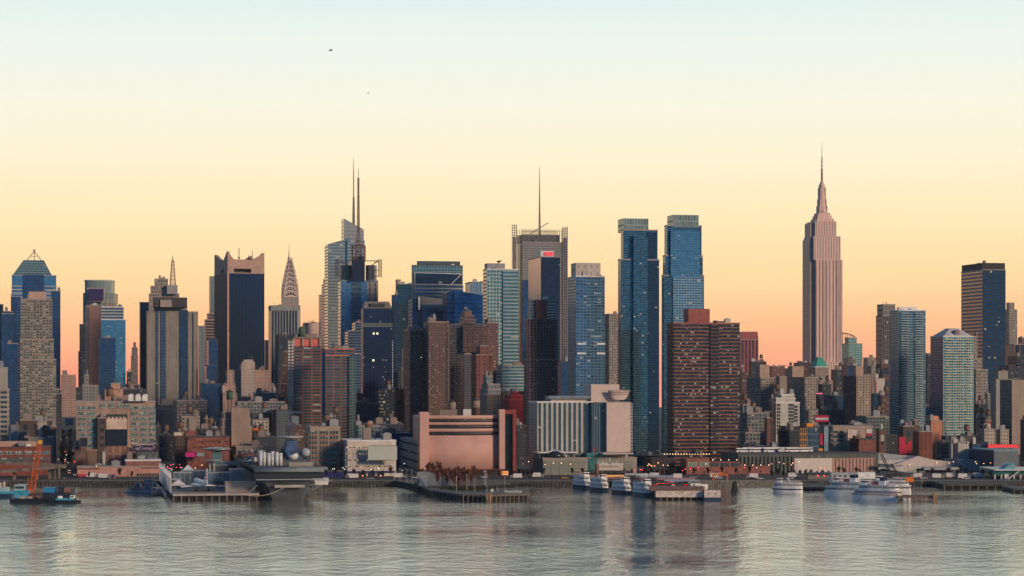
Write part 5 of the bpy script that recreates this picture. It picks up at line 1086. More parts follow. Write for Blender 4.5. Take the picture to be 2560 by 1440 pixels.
r_ = thing('water_tank', 'wooden water tank with a copper cone roof behind the white parking garage', 'water tank', (gx(922, 1450), 1450, gz(1088, 1450))); mb = MB(); tank_mesh(mb, (0, 0, 0), 2.7, 4.2, 3); mb.build('tank', [woodm, dsteel], r_); MB().lathe((0, 0, 7.15), [(3.1, 0), (.1, 2.2)], 12).build('cone_roof', plain('copper_cone', (.48, .22, .14)), r_)
r_, _, _ = bld('blue_warehouse', 'low blue-walled warehouse between the cream loft building and the carrier', BU, 1372, [(795, 795, 862, 1180)], blue, 9, 9, units=0, depth=12, cop=copd)
r_, _, _ = bld('dark_arched_shed', 'dark shed with a deep blue sloping roof behind the white parking garage', BU, 1520, [(940, 940, 1032, 1086)], blue, 9, 9, units=2, depth=30, cop=copd)
# receding grey wing and curved pink building
D = 1395
gw = S('wing_bands', (.26, .28, .29), (.04, .06, .08), 1, .22, .2)
r = thing('curved_pink_building', 'salmon pink building with bowed windowless front and dark ribbon windows', BU, at(1160, D))
A_ = Vector((gx(1050, D), D, 0)); E_ = Vector((gx(1263, D), D + 9, 0)); n = 16; pts = []
pk = plain('curved_pink_wall', (.60, .36, .30), .8, var=.06, scale=.12); 
d = (E_ - A_); nn = Vector((-d.y, d.x, 0)).normalized(); L = d.length
c0, c1 = .105, .935
for k in range(n + 1): t = c0 + (c1 - c0) * k / n; pts.append(A_ + d * t + nn * (6.5 - 5.5 * math.sin(math.pi * (.12 + .88 * k / n)) ))
def curved(off, z0_, z1_, m, nm, th=3):
    mb = MB(); fr = [p + nn * off for p in pts]; bk = [p + nn * (off + th) for p in pts]
    for i in range(n): mb.face([(*fr[i].xy, z0_), (*fr[i + 1].xy, z0_), (*fr[i + 1].xy, z1_), (*fr[i].xy, z1_)], None, 0, True)
    for i in range(n): mb.face([(*fr[i].xy, z1_), (*fr[i + 1].xy, z1_), (*bk[i + 1].xy, z1_), (*bk[i].xy, z1_)]); mb.face([(*fr[i + 1].xy, z0_), (*fr[i].xy, z0_), (*bk[i].xy, z0_), (*bk[i + 1].xy, z0_)])
    return mb.build(nm, m, r, True)
curved(0, gz(1174, D), gz(1089, D), pk, 'curved_wall')
ys = [(1089, 1080), (1072, 1063), (1056, 1048)]
for (a0, b0_) in ys: curved(.5, gz(a0, D) - .1, gz(b0_, D) + .1, S('ribbon_window', (.05, .05, .05), (.025, .03, .045), .97, 1, .0, .5), 'ribbon_window')
for (a0, b0_) in ((1080, 1072), (1063, 1056), (1048, 1039)): curved(0, gz(a0, D), gz(b0_, D), pk, 'spandrel')
def wallbox(t0, t1, o0, o1, y0, y1, m, nm): 
    q = [A_ + d * t0 + nn * o0, A_ + d * t1 + nn * o0, A_ + d * t1 + nn * o1, A_ + d * t0 + nn * o1]; MB().prism([(v.x, v.y) for v in q], gz(y0, D) if y0 else G0, gz(y1, D), bottom=True).build(nm, m, r, True)
wallbox(.0, .105, 0, 8, 1174, 1030, pk, 'end_pier'); wallbox(.935, 1.0, 1, 8, 1174, 1024, pk, 'end_pier'); wallbox(.02, .98, 12, 45, None, 1042, pk, 'rear_block')
brk = plain('base_brick', (.20, .055, .045)); wallbox(.01, 1.0, 3, 12, None, 1174.3, plain('base_dark', (.04, .03, .035)), 'recessed_base'); wallbox(.0, 1.0, 1.5, 4, 1177, 1174.4, brk, 'brick_lintel')
for k in range(6): wallbox(.04 + k * .18, .07 + k * .18, 1.8, 3.2, None, 1177.2, brk, 'base_pier')
redm = plain('red_portal', (.26, .06, .055)); wallbox(1.0, 1.105, 6, 14, None, 1036, plain('dark_glazing', (.02, .035, .04), .2, .3), 'dark_glazing'); wallbox(1.1, 1.14, 3, 12, None, 1024, redm, 'red_portal'); wallbox(1.0, 1.0995, 3, 12, 1036, 1026, redm, 'red_portal')
q = at(1122, D + 25); MB().box((q.x, q.y, gz(1042, D)), (wpx(44, D), 8, wpx(16, D))).build('plant_room', bulkm, r, True); q = at(1168, D + 20); MB().box((q.x, q.y, gz(1042, D)), (wpx(20, D), 5, wpx(18, D))).build('plant_room', white, r, True)
for px_ in (1130, 1190): 
    r_ = thing('water_tank', ('left' if px_ < 1150 else 'right') + ' one of the two big wooden tanks above the curved pink building', 'water tank', (gx(px_, D + 40), D + 40, gz(1040, D))); mb = MB(); tank_mesh(mb, (0, 0, 0), 2.5, 5, 4.5 if px_ > 1150 else 3.5); mb.build('tank', [plain('tank_tan', (.30, .22, .18), .9), dsteel], r_)
r = thing('ribbon_windowed_wing', 'grey building with long dark ribbon windows receding left of the curved pink building', BU, at(1020, 1470))
c1_ = Vector((gx(1051, D + 4), D + 4, 0)); 
for (px0, yt, Y2) in ((995, 1098, 1530), (1031, 1040, 1460)):
    q0 = Vector((gx(px0, Y2), Y2, 0)); pl = [(c1_.x - .3, c1_.y), (c1_.x - .3, c1_.y + 40), (q0.x + 20, q0.y + 30), (q0.x, q0.y)]; pl = [(q0.x, q0.y), (c1_.x - .3, c1_.y), (c1_.x - .3, c1_.y + 160), (q0.x, q0.y + 40)]
    MB().prism(pl, G0, gz(yt, (Y2 + D) / 2), cells=(8, wpx(20, 1450))).build('wing', gw, r, True)

# striped hotel block and podium
D = 1425; stw = S('stripe_white', (.58, .52, .46), (.06, .11, .13), .52, 1, .3, panes=1, var=.1)
r, ps, z = bld('striped_block', 'cream block with tall dark window stripes joined to a plain cream slab', BU, D, [(1336, 1343, 1480, 1007)], stw, 13.4, 8.4, units=0, depth=26, side=S('striped_side', (.34, .36, .36), wx=0), cop=white); f = Vector((*ps[0][0], 0))
strip(r, 1480, 1518, 1007, S('stripe_blue', (.20, .24, .26), (.05, .09, .12), .7, 1, .4, var=.1), D, 'blue_link', -3, (1.6, 2.4), None, 1343, f)
blk(r, 1480, 1518, 1200, 1006, D, S('stripe_blue', (.16, .22, .28), (.05, .12, .20)), 'blue_link', 3, 20, (1.7, 2.4))
slabm = plain('cream_slab', (.60, .49, .43), .8, var=.05); blk(r, 1517, 1578, 1130, 1006, D, slabm, 'plain_slab', 1, 24); blk(r, 1578, 1582.5, 1130, 1008, D, S('slot_edge', (.5, .45, .4), (.03, .04, .05), .6, .5), 'window_edge', 4, 16, (1.0, 2.2))
blk(r, 1479, 1550, 1006, 961, D, slabm, 'upper_block', 8, 22); blk(r, 1378, 1480, 1006, 995, D, slabm, 'roof_storey', 6, 14)
blk(r, 1372, 1476, 996, 990, D, S('skylight', (.5, .5, .5), (.20, .28, .32), .8, .8, .5), 'skylight', 2, 12, (1.5, 2)); 
c = Vector((gx(1549, D), D + 8, 0)); mb = MB(); n_ = 14; cr = [[c + U * (wpx(wd, D) * math.cos(math.pi + math.pi * k / n_)) + V * (wpx(wd, D) * .28 * math.sin(math.pi + math.pi * k / n_)) for k in range(n_ + 1)] for wd in (14, 22, 29)]
for (a_, za), (b_, zb_) in (((cr[0], gz(1000, D)), (cr[1], gz(992, D))), ((cr[1], gz(992, D)), (cr[2], gz(976, D)))):
    for k in range(n_): mb.face([(*a_[k].xy, za), (*a_[k + 1].xy, za), (*b_[k + 1].xy, zb_), (*b_[k].xy, zb_)], None, 0, True)
mb.face([(*v.xy, gz(976, D)) for v in cr[2]]); mb.build('flared_bowl', slabm, r, True)
mb = MB()
for k in range(0, n_ + 1, 1): mb.tube((*cr[1][k].xy, gz(991, D) + .2), (*(cr[2][k] - V * .2).xy, gz(976, D)), .2, 3)
for zz in (981, 986): 
    for k in range(n_):
        t = (991 - zz) / 15; a_ = cr[1][k] * (1 - t) + cr[2][k] * t; b_ = cr[1][k + 1] * (1 - t) + cr[2][k + 1] * t; mb.tube((*(a_ - V * .2).xy, gz(zz, D)), (*(b_ - V * .2).xy, gz(zz, D)), .18, 3)
mb.build('bowl_ribs', plain('rib_dark', (.36, .28, .25)), r, True)
D = 1400
r, ps, z = bld('podium_building', 'long grey panelled podium with a green glass notch in front of the striped block', BU, D, [(1337, 1357, 1592, 1148)], S('podium_panels', (.38, .35, .31), wx=0), 30, 14, units=0, depth=30, side=S('podium_side', (.10, .14, .18), wx=0), cop=coping); f = Vector((*ps[0][0], 0))
def strip2(px0, px1, y0, y1, m, nm, out, left=1357, D=1400, cells=None): 
    a_ = f + U * wpx(px0 - left, D) * 1.02 - V * out; w = U * wpx(px1 - px0, D) * 1.02; return MB().prism([(q.x, q.y) for q in (a_, a_ + w, a_ + w + V * (out + .15), a_ + V * (out + .15))], gz(y1, D), gz(y0, D), bottom=True, cells=cells).build(nm, m, r, True)
strip2(1358, 1440, 1152, 1196, plain('panel_green_grey', (.22, .25, .21), var=.06), 'panel_field', .3)
strip2(1473, 1495, 1146, 1200, S('green_glass', (.10, .20, .18), (.05, .26, .22), .9, .85, .4), 'green_glass_notch', .6, cells=(1.6, 2.2))
mb = MB()
for yy in (1157, 1164, 1172, 1180, 1188, 1195):
    v = f - V * .34; w = U * wpx(234, D); mb.box((v.x + w.x / 2, v.y + w.y / 2, gz(yy, D)), (w.length, .12, .2), GA)
mb.build('panel_joints', plain('joint_dark', (.16, .15, .14)), r, True)
blk(r, 1348, 1480, 1148, 1136, D, S('terrace', (.24, .26, .25), (.05, .08, .09), .7, .6), 'glazed_terrace', 8, 14, (4, 3)); blk(r, 1346, 1446, 1133.5, 1131, D, white, 'terrace_canopy', 4, 16)
blk(r, 1468, 1510, 1148, 1134, D, S('green_terr', (.20, .34, .30), (.05, .24, .22), .85, .8, .4), 'green_terrace', 7, 14, (2.4, 3)); blk(r, 1508, 1584, 1136, 1133, D, slabm, 'slab_canopy', 0, 22)
mb = MB()
for c in (1519, 1533, 1558, 1572): v = f + U * wpx(c - 1357, D) * 1.02 + V * 4; mb.box((v.x, v.y, z), (1.2, 1.2, gz(1136, D) - z), GA)
mb.build('terrace_columns', slabm, r, True)
mb = MB(); q = f + U * wpx(36, D) + V * 6; n_ = 8
for k in range(n_): 
    t = math.pi * 2 * k / n_; e = Vector((q.x + 7.5 * math.cos(t), q.y + 5 * math.sin(t), z)); m_ = Vector((q.x + 6.2 * math.cos(t), q.y + 4.2 * math.sin(t), z + 3)); mb.tube(e, m_, .3, 4); mb.tube(m_, (q.x, q.y, z + 5), .3, 4)
mb.build('dome_ribs', white, r, True); MB().lathe((q.x, q.y, z), [(6.8, 0), (5.8, 2.8), (.1, 4.8)], 12).build('dome_glass', plain('dome_dark', (.03, .05, .06), .2, .3), r, True)

# banded brick slab (right of twins) and its podium
D = 1500; bb = S('banded_brick', (.18, .10, .088), (.035, .045, .055), .94, .62, .35, blind=.15, var=.5, panes=2, bc=(.42, .44, .38))
r, ps, z = bld('banded_brick_slab', 'wide red-brown brick apartment slab with closely stacked horizontal window bands', AP, D, [(1668, 1684, 1849, 809)], bb, 5.4, 9.0, side=S('banded_side', (.20, .09, .08), (.03, .04, .06), 1, .62, .3), units=1, cop=plain('cop_brick', (.30, .10, .08))); f = Vector((*ps[0][0], 0))
mb = MB(); w = U * wpx(165, D) * 1.0; nf = round((gz(809, D) - G0 + .2) / wpx(9.0, D)); fh = (gz(809, D) - G0 + .2) / nf
for k in range(nf + 1):
    v = f - V * .3; mb.box((v.x + w.x / 2, v.y + w.y / 2, G0 - .2 + k * fh - .42), (w.length, .7, .8), GA)
    v = Vector((*ps[0][3], 0)); u_ = f - v; v = v + u_ / 2 - U * .3; mb.box((v.x, v.y, G0 - .2 + k * fh - .42), (.7, u_.length, .8), GA)
mb.build('brick_spandrels', plain('spandrel_brick', (.25, .125, .105), .85, var=.2), r, True)
mb = MB(); v = f + U * wpx(94, D) - V * 1.4; MB().prism([(q.x, q.y) for q in (v, v + U * wpx(22, D), v + U * wpx(22, D) + V * 2, v + V * 2)], G0, gz(812, D), cells=(2.4, fh)).build('centre_bay', S('banded_dark', (.17, .08, .07), (.03, .045, .06), 1, .6, .4, blind=.15), r, True)
blk(r, 1723, 1777, 806, 771, D, plain('tank_house_red', (.30, .10, .085), var=.12), 'octagonal_tank_house', 6, 12); q = at(1788, D + 10, z); MB().lathe((q.x, q.y, z), [(1.6, 0), (1.6, 1.2), (.1, 1.6)], 10).build('rooftop_unit', dsteel, r, True)
D = 1405; pod = plain('podium_brick', (.30, .12, .10), .85, var=.2)
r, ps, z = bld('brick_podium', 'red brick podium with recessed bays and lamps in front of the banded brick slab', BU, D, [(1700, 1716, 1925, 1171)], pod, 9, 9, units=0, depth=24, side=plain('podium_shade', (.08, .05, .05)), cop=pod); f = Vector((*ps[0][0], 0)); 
def pblk(px0, px1, y0, y1, m, nm, out=0, depth=12, cells=None):
    a_ = f + U * wpx(px0 - 1716, D) * 1.02 + V * out; w = U * wpx(px1 - px0, D) * 1.02; return MB().prism([(q.x, q.y) for q in (a_, a_ + w, a_ + w + V * depth, a_ + V * depth)], gz(y0, D) if y0 else G0, gz(y1, D), bottom=True, cells=cells).build(nm, m, r, True)
pblk(1716, 1776, 1171, 1147, pod, 'upper_step', .4, 14); pblk(1776, 1856, 1171, 1156, S('pod_glazed', (.36, .12, .09), (.06, .10, .11), .86, .7, .3), 'upper_step', 2, 12, (6, 5))
for c in (1720, 1749): pblk(c, c + 24, 1167, 1155, S('pod_window', (.40, .42, .34), (.20, .26, .22), .8, .7, .1, panes=6), 'big_window', .05, .5, (5, 2.5))
for k in range(7): c = 1722 + k * 29; pblk(c, c + 21, None, 1186, plain('bay_dark', (.03, .03, .04)), 'recessed_bay', -.25, .6)
for k in range(7): c = 1731 + k * 29; pblk(c, c + 4, 1182.5, 1179, plain('bay_dark', (.03, .03, .04)), 'small_window', -.2, .5)
for k in (0, 4): pblk(1722 + k * 29, 1743 + k * 29, 1190, 1187.5, glow('awning_red', (.6, .03, .05), .35), 'red_awning', -1.2, 1.2)  # awning cloth given a weak glow of its own
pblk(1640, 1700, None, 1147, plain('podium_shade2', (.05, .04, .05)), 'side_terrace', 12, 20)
lampw = glow('terrace_lamp', (1, .66, .38), 2.6); lampp = MB()
for i, px_ in enumerate(list(range(1661, 1775, 7))): q = at(px_, D + 13, gz(1137, D)); MB().lathe((q.x, q.y, q.z), [(.08, -.3), (.34, 0), (.08, .3)], 6).build('terrace_lamp', lampw, r, True)
for i, px_ in enumerate(range(1782, 1925, 20)): q = at(px_, D + 2, gz(1163 if px_ > 1850 else 1150, D)); MB().lathe((q.x, q.y, q.z), [(.08, -.3), (.34, 0), (.08, .3)], 6).build('terrace_lamp', lampw, r, True)
mb = MB().tube(at(1738, D + 12, z), at(1738, D + 12, z + 1), 5, 8, r2=4); mb.lathe((*at(1738, D + 12, 0).xy, gz(1136, D)), [(5, 0), (.1, 4)], 8); mb.build('roof_pavilion', dsteel, r, True)
# ------------------------------------------------------------------ long low waterfront buildings
D = 1425; FLUSH[0] = True
r, ps, z = bld('bus_garage', 'long low garage with grey-green ribbed wall, white panel and salmon ribbed wall', BU, D, [(1846, 1846, 2196, 1137)], plain('garage_grey', (.10, .12, .12)), 9, 9, units=0, depth=40, cop=copd); f = Vector((*ps[0][0], 0))
def gstrip(px0, px1, y0, y1, m, nm, out=.3):
    a_ = f + U * wpx(px0 - 1846, D) * 1.03 - V * out; w = U * wpx(px1 - px0, D) * 1.03; return MB().prism([(q.x, q.y) for q in (a_, a_ + w, a_ + w + V * out, a_ + V * out)], gz(y1, D), gz(y0, D), bottom=True).build(nm, m, r, True)
gstrip(1988, 2084, 1147, 1186, plain('panel_white', (.66, .60, .54), .7, var=.04), 'white_panel', .5); gstrip(2084, 2195, 1147, 1189, plain('panel_salmon', (.46, .29, .24)), 'salmon_wall', .35)
mb = MB()
for c in range(1852, 1988, 10): v = f + U * wpx(c - 1846, D) * 1.03 - V * .3; mb.box((v.x, v.y, gz(1186, D)), (.5, .7, gz(1142, D) - gz(1186, D)), GA)
mb.build('dark_ribs', plain('rib_black', (.03, .035, .04)), r, True); mb = MB()
for c in range(2094, 2195, 9): v = f + U * wpx(c - 1846, D) * 1.03 - V * .5; mb.box((v.x, v.y, gz(1188, D)), (.3, .4, gz(1148, D) - gz(1188, D)), GA)
mb.build('salmon_ribs', plain('rib_salmon', (.24, .14, .12)), r, True)
FLUSH[0] = False
# parked buses on its roof
def make_bus():
    t = thing('parked_bus', '', 'bus', (0, 0, 0), 0, 'buses parked on the garage roof')
    MB().box((0, 0, .35), (12, 2.5, 1.2)).box((0, 0, 2.35), (12, 2.5, .75)).build('body', white, t); MB().box((0, 0, 1.55), (11.9, 2.4, .8)).build('windows', wdark, t)
    for x in (-3.8, 3.6): MB().tube((x, -1.3, .5), (x, 1.3, .5), .5, 10).build('wheel', rubber, t)
    return t
bus = make_bus(); labs = []
for i, (px_, Y) in enumerate([(1862, 1440), (1878, 1452), (1893, 1441), (1912, 1452), (1930, 1441), (1935, 1456), (1950, 1446), (1975, 1455), (1985, 1447), (2010, 1450)]):
    nth = ['leftmost', 'second', 'third', 'fourth', 'fifth', 'sixth', 'seventh', 'eighth', 'ninth', 'rightmost'][i]
    lb = f'white bus parked on the garage roof, {nth} of the row from the left'; loc = (gx(px_, Y + 2), Y + 2, z)
    if i == 0: bus.location = loc; bus.rotation_euler = (0, 0, GA); bus['label'] = lb
    else: dup(bus, loc, GA + (.0 if i % 3 else .15), lb)
# orange/blue framed buildings, cream corner with posters, red brick
D = 1470
r, ps, z = bld('framed_building', 'blue-grey framed glass building with an orange framed left bay and orange roof box', BU, D, [(1998, 1998, 2047, 1070)], S('frame_blue', (.14, .20, .26), (.03, .06, .09), .7, .8, .4), 5, 16, units=2, cop=copd); f = Vector((*ps[0][0], 0))
strip(r, 1998, 2018, 1070, S('frame_orange', (.60, .24, .04), (.04, .05, .06), .62, .75, .3), D, 'orange_bay', .6, (1.25, 4.2), None, 1998, f); blk(r, 2018, 2034, 1070, 1059, D, plain('orange_box', (.85, .30, .03)), 'orange_roof_box', 2, 8)
hoard('billboard', 'tilted red billboard with a white stripe above the cream corner building', 2037, 2072, 1038, 1055, 1480, plain('billboard_red', (.50, .02, .06)), yaw=0); r_ = bpy.data.objects['billboard']
for o in list(COL.objects):
    if o.get('label', '').startswith('tilted red billboard'): MB().box((0, -.45, wpx(5, 1480)), (wpx(33, 1480), .25, wpx(6, 1480))).build('white_stripe', plain('stripe_lilac', (.55, .55, .62)), o)
D = 1480
r, ps, z = bld('cream_corner_building', 'cream building with wide square windows and several hanging posters above the bus garage', BU, D, [(2048, 2048, 2182, 1068)], S('cream_corner', (.52, .38, .30), wx=0), 9, 9, units=5, tank=False, cop=coping); f = Vector((*ps[0][0], 0))
real_windows(r, f, 2048, D, [2080, 2090.5, 2104], [1083, 1095, 1106], 9, 6.5, S('cc_glass', (.2, .2, .2), (.04, .07, .09), .85, .9, .3, panes=1), coping, cells=(3, 1))
for (a0, b0_, y0, y1, m, lb) in [(2049, 2058, 1084, 1112, plain('poster_crimson', (.42, .04, .09)), 'tall crimson banner at the left corner of the cream corner building'), (2060, 2071, 1066, 1134, plain('poster_blue', (.28, .38, .48)), 'tall pale blue banner running the full height of the cream corner building'),
    (2046, 2057, 1121, 1135, plain('poster_orange', (.85, .35, .03)), 'bright orange square poster at the foot of the cream corner building'), (2119, 2145, 1073, 1095, plain('poster_white', (.60, .50, .46), var=.1), 'square white weathered billboard in the middle of the cream corner building'),
    (2165, 2181, 1072, 1096, plain('poster_whitered', (.62, .58, .52)), 'white billboard with crimson lower band on the cream corner building')]:
    rr_ = hoard('banner' if b0_ - a0 < 12 else 'billboard', lb, a0, b0_, y0, y1, D - 4, m, yaw=GA * .6)
    if 'lower band' in lb: MB().box((0, -.4, 0), (wpx(16, D), .2, wpx(13, D))).build('crimson_band', plain('poster_crimson', (.42, .04, .09)), rr_); MB().box((0, -.55, 0), (wpx(15, D), .2, wpx(6, D))).build('dark_band', wdark, rr_)
D = 1462
r, ps, z = bld('brick_building', 'dull red brick building with a stepped gable above the bus garage', BU, D, [(2126, 2126, 2190, 1100), (2132, 2132, 2150, 1093)], plain('red_brick_mid', (.22, .085, .065), var=.3, scale=.5), 9, 9, units=1, depth=20, cop=copd)
# convention hall roof
D = 1440; hw = plain('hall_white', (.56, .49, .44), .7, var=.05); hg = plain('hall_grey', (.34, .37, .38), .6, var=.06)
r = thing('white_exhibition_hall', 'low white hall with angular sloping roofs right of the bus garage', BU, (gx(2300, D), D + 20, G0))
def hall(pts, m, nm, Y0=D, depth=30):
    # outline rows in photo columns, extruded back along the street grid
    P_ = [Vector((gx(a_, Y0 + (a_ - 2170) * .03), Y0 + (a_ - 2170) * .03, gz(b_, Y0 + (a_ - 2170) * .03))) for a_, b_ in pts]; B_ = [p + V * depth for p in P_]; mb = MB(); mb.face(P_[::-1]); mb.face(B_)
    for i in range(len(P_)): j = (i + 1) % len(P_); mb.face([P_[i], P_[j], B_[j], B_[i]])
    return mb.build(nm, m, r, True)
hall([(2180, 1212), (2180, 1131), (2294, 1141), (2294, 1155), (2395, 1153), (2395, 1212)], hg, 'rear_wall', D + 22, 20)
hall([(2226, 1210), (2232, 1163), (2295, 1140), (2332, 1149), (2396, 1156), (2396, 1170), (2310, 1171), (2310, 1210)], hw, 'main_roof', D + 8, 14)
hall([(2194, 1175), (2196, 1150), (2292, 1147), (2234, 1164), (2210, 1172)], plain('hall_glaze', (.50, .50, .48), .6), 'upper_slope', D + 12, 8)
hall([(2212, 1173), (2262, 1163), (2313, 1168), (2262, 1180)], plain('hall_pale', (.52, .50, .46), .6), 'lower_roof', D - 2, 8); hall([(2262, 1212), (2262, 1180), (2313, 1169), (2313, 1212)], hg, 'lower_wall', D - 1, 6)
hall([(2200, 1212), (2200, 1178), (2260, 1180), (2262, 1212)], plain('hall_dark', (.06, .08, .10)), 'dark_entrance', D - 3, 4); hall([(2198, 1168), (2198, 1159), (2234, 1161), (2234, 1168)], plain('hall_window', (.08, .12, .15), .3), 'window_band', D - 4, 2)
hall([(2313, 1212), (2313, 1176), (2396, 1175), (2396, 1212)], plain('hall_tan', (.30, .24, .20)), 'tan_wall', D + 2, 6); hall([(2310, 1175), (2310, 1168), (2400, 1168), (2400, 1175)], hg, 'canopy', D - 4, 10); hall([(2313, 1193), (2313, 1187), (2382, 1187), (2382, 1193)], white, 'white_band', D, 2)
hall([(2396, 1205), (2396, 1148), (2472, 1152), (2472, 1205)], hg, 'grey_wing', D + 4, 24)
D = 1430
r, ps, z = bld('slate_hall', 'slate blue box with a turquoise roof edge near the right edge', BU, D, [(2450, 2485, 2546, 1128)], plain('slate_corrugated', (.15, .18, .20), var=.08), 9, 9, units=0, depth=40, side=plain('slate_dark', (.06, .09, .12)), cop=plain('turquoise_edge', (.22, .38, .42)))
hoard('sign_band', 'long bright red sign band along the roof above the slate blue box', 2470, 2546, 1111, 1120, 1470, glow('red_band', (.75, .05, .06), .5), yaw=0, cat='sign')
hoard('billboard', 'dark blue billboard beside the long red sign band', 2446, 2468, 1105, 1120, 1472, plain('billboard_dkblue', (.03, .05, .12), var=.6, scale=1), yaw=0)
D = 1345
r = thing('ferry_terminal', 'green glass ferry terminal with a curved turquoise skylight at the right edge', BU, (gx(2530, D), D + 10, G0))
MB().prism([(gx(2484, D), D), (gx(2600, D), D), (gx(2600, D), D + 40), (gx(2484, D), D + 40)], G0 + 3, gz(1176, D), cells=(3.2, 3)).build('glass_hall', S('terminal_glass', (.24, .30, .24), (.06, .24, .19), .92, .9, .4, var=.3), r, True)
MB().box((gx(2545, D), D + 19, gz(1176, D)), (wpx(122, D), 44, .7)).build('roof', white, r, True); mb = MB(); n_ = 8
pr_ = [(gx(2512 + 28 * k / n_, D), gz(1176, D) + .7 + 3.6 * math.sin(math.pi * .5 * k / n_)) for k in range(n_ + 1)]
mb.prism([], 0, 0) if False else None
for k in range(n_): (x0, z0_), (x1, z1_) = pr_[k], pr_[k + 1]; mb.face([(x0, D + 3, z0_), (x1, D + 3, z1_), (x1, D + 20, z1_), (x0, D + 20, z0_)], None, 0, True); mb.face([(x0, D + 3, pr_[0][1]), (x1, D + 3, pr_[0][1]), (x1, D + 3, z1_), (x0, D + 3, z0_)])
mb.build('skylight', plain('skylight_turq', (.20, .42, .44), .3), r, True)
for k in range(7): MB().box((gx(2488 + k * 16, D), D + .6, 0), (.7, .7, G0 + 3.2)).build('column', white, r, True)
MB().box((gx(2516, D), D - .4, gz(1200, D)), (wpx(10, D), .8, wpx(15, D))).build('door_frame', white, r, True)
mb = MB(); a_ = at(2520, D - 3, G0); b_ = at(2548, D - 3, G0 + 5); mb.tube(a_, b_, .3, 4); mb.tube(a_ + Vector((0, 2, 0)), b_ + Vector((0, 2, 0)), .3, 4); mb.build('stair_ramp', white, r, True)

# left: brick garage, highway ramp, long pink low building
D = 1400; r, ps, z = bld('brick_garage', 'low red brick garage with a long strip of pale windows at the left edge', BU, D, [(-30, -30, 126, 1121)], plain('garage_brick', (.24, .07, .055), var=.25), 9, 9, units=0, depth=40, right=True, cop=plain('cop_brickdark', (.16, .06, .05))); f = Vector((*ps[0][0], 0))
def g2(px0, px1, y0, y1, m, nm, out=.3, cells=None):
    a_ = f + U * wpx(px0 + 30, D) * 1.0 - V * out; w = U * wpx(px1 - px0, D); return MB().prism([(q.x, q.y) for q in (a_, a_ + w, a_ + w + V * out, a_ + V * out)], gz(y1, D), gz(y0, D), bottom=True, cells=cells).build(nm, m, r, True)
for k in range(5): g2(-10 + k * 23, 8 + k * 23, 1127, 1136, S('strip_pale', (.42, .44, .40), (.14, .18, .18), .82, .8, .2, blind=.5, panes=1), 'window_strip', .3, (1.1, 2.4))
g2(-28, 122, 1143, 1152, S('strip_low', (.16, .10, .09), (.14, .17, .18), .7, .9, .3, blind=.2, panes=1), 'window_strip', .25, (1.6, 2.4)); g2(104, 120, 1127, 1136, windowm, 'window_strip', .3, (1.2, 2))
MB().box((gx(30, D + 14), D + 14, z), (wpx(120, D), 14, wpx(13, D)), GA).build('roof_storey', plain('roof_storey_peach', (.46, .30, .24)), r, True)
D = 1352; cc_ = plain('ramp_concrete', (.20, .16, .13), .9, var=.3)
r = thing('highway_ramp', 'elevated concrete highway ramp on thick columns at the left edge', 'highway ramp', (gx(60, D), D, G0))
mb = MB()
def deck(p, q, w, th, y): 
    (x0, z0_), (x1, z1_) = p, q; A = [(x0, y, z0_), (x1, y, z1_), (x1, y + w, z1_), (x0, y + w, z0_)]; B = [(a[0], a[1], a[2] - th) for a in A]; mb.face(A); mb.face(B[::-1])
    for i in range(4): j = (i + 1) % 4; mb.face([B[i], B[j], A[j], A[i]])
deck((gx(-40, D), gz(1152, D)), (gx(60, D), gz(1155, D)), 10, 2.0, D); deck((gx(60, D), gz(1155, D)), (gx(158, D), gz(1163, D)), 10, 2.0, D); mb.build('upper_deck', cc_, r, True); mb = MB()
deck((gx(-40, D), gz(1174, D)), (gx(40, D), gz(1171, D)), 9, 2.0, D - 14); deck((gx(40, D), gz(1171, D)), (gx(158, D), gz(1161, D)), 9, 2.0, D - 14); mb.build('lower_deck', cc_, r, True)
for c in (36, 93, 124, 138, 148): MB().box((gx(c, D - 9), D - 9, G0 - .2), (wpx(5.5 if c < 130 else 3, D), 2.4, gz(1166, D) - G0 - .6)).build('column', cc_, r, True)
mb = MB()
for c in range(-20, 158, 4): mb.tube((gx(c, D), D + .1, gz(1155, D) - .5), (gx(c, D), D + .1, gz(1151, D)), .09, 3)
mb.build('railing', dsteel, r, True)
D = 1375; FLUSH[0] = True
r, ps, z = bld('pink_low_building', 'long low pink waterfront building with pink and blue awnings below the tan loft building', BU, D, [(193, 193, 405, 1170)], plain('pink_low', (.50, .27, .22), var=.12), 9, 9, units=2, depth=22, cop=coping); f = Vector((*ps[0][0], 0))
def g3(px0, px1, y0, y1, m, nm, out=.3, cells=None):
    a_ = f + U * wpx(px0 - 193, D) - V * out; w = U * wpx(px1 - px0, D); return MB().prism([(q.x, q.y) for q in (a_, a_ + w, a_ + w + V * out, a_ + V * out)], gz(y1, D), gz(y0, D), bottom=True, cells=cells).build(nm, m, r, True)
g3(196, 218, 1185, 1190, plain('awning_pink', (.60, .04, .10)), 'pink_awning', 1.5); g3(242, 286, 1187, 1190, plain('awning_blue', (.02, .06, .42)), 'blue_awning', 1.2); g3(242, 286, 1190, 1194, plain('shop_blue', (.03, .05, .14)), 'shopfront', .3); g3(196, 248, 1171, 1172.5, plain('eave_dark', (.12, .06, .05)), 'eave', .8)
g3(340, 402, 1184, 1193, S('shop_windows', (.50, .36, .28), (.06, .05, .05), .75, .8, .2), 'window_row', .3, (1.6, 2.3)); g3(352, 400, 1170, 1171.5, plain('eave_dark', (.12, .06, .05)), 'eave', .8)
FLUSH[0] = False; D = 1388; r, ps, z = bld('white_roofed_annex', 'low brick annex with a white roof band behind the pink waterfront building', BU, D, [(312, 312, 402, 1153)], plain('annex_brick', (.26, .12, .10)), 9, 9, units=1, depth=16, cop=white); f = Vector((*ps[0][0], 0))
D = 1375
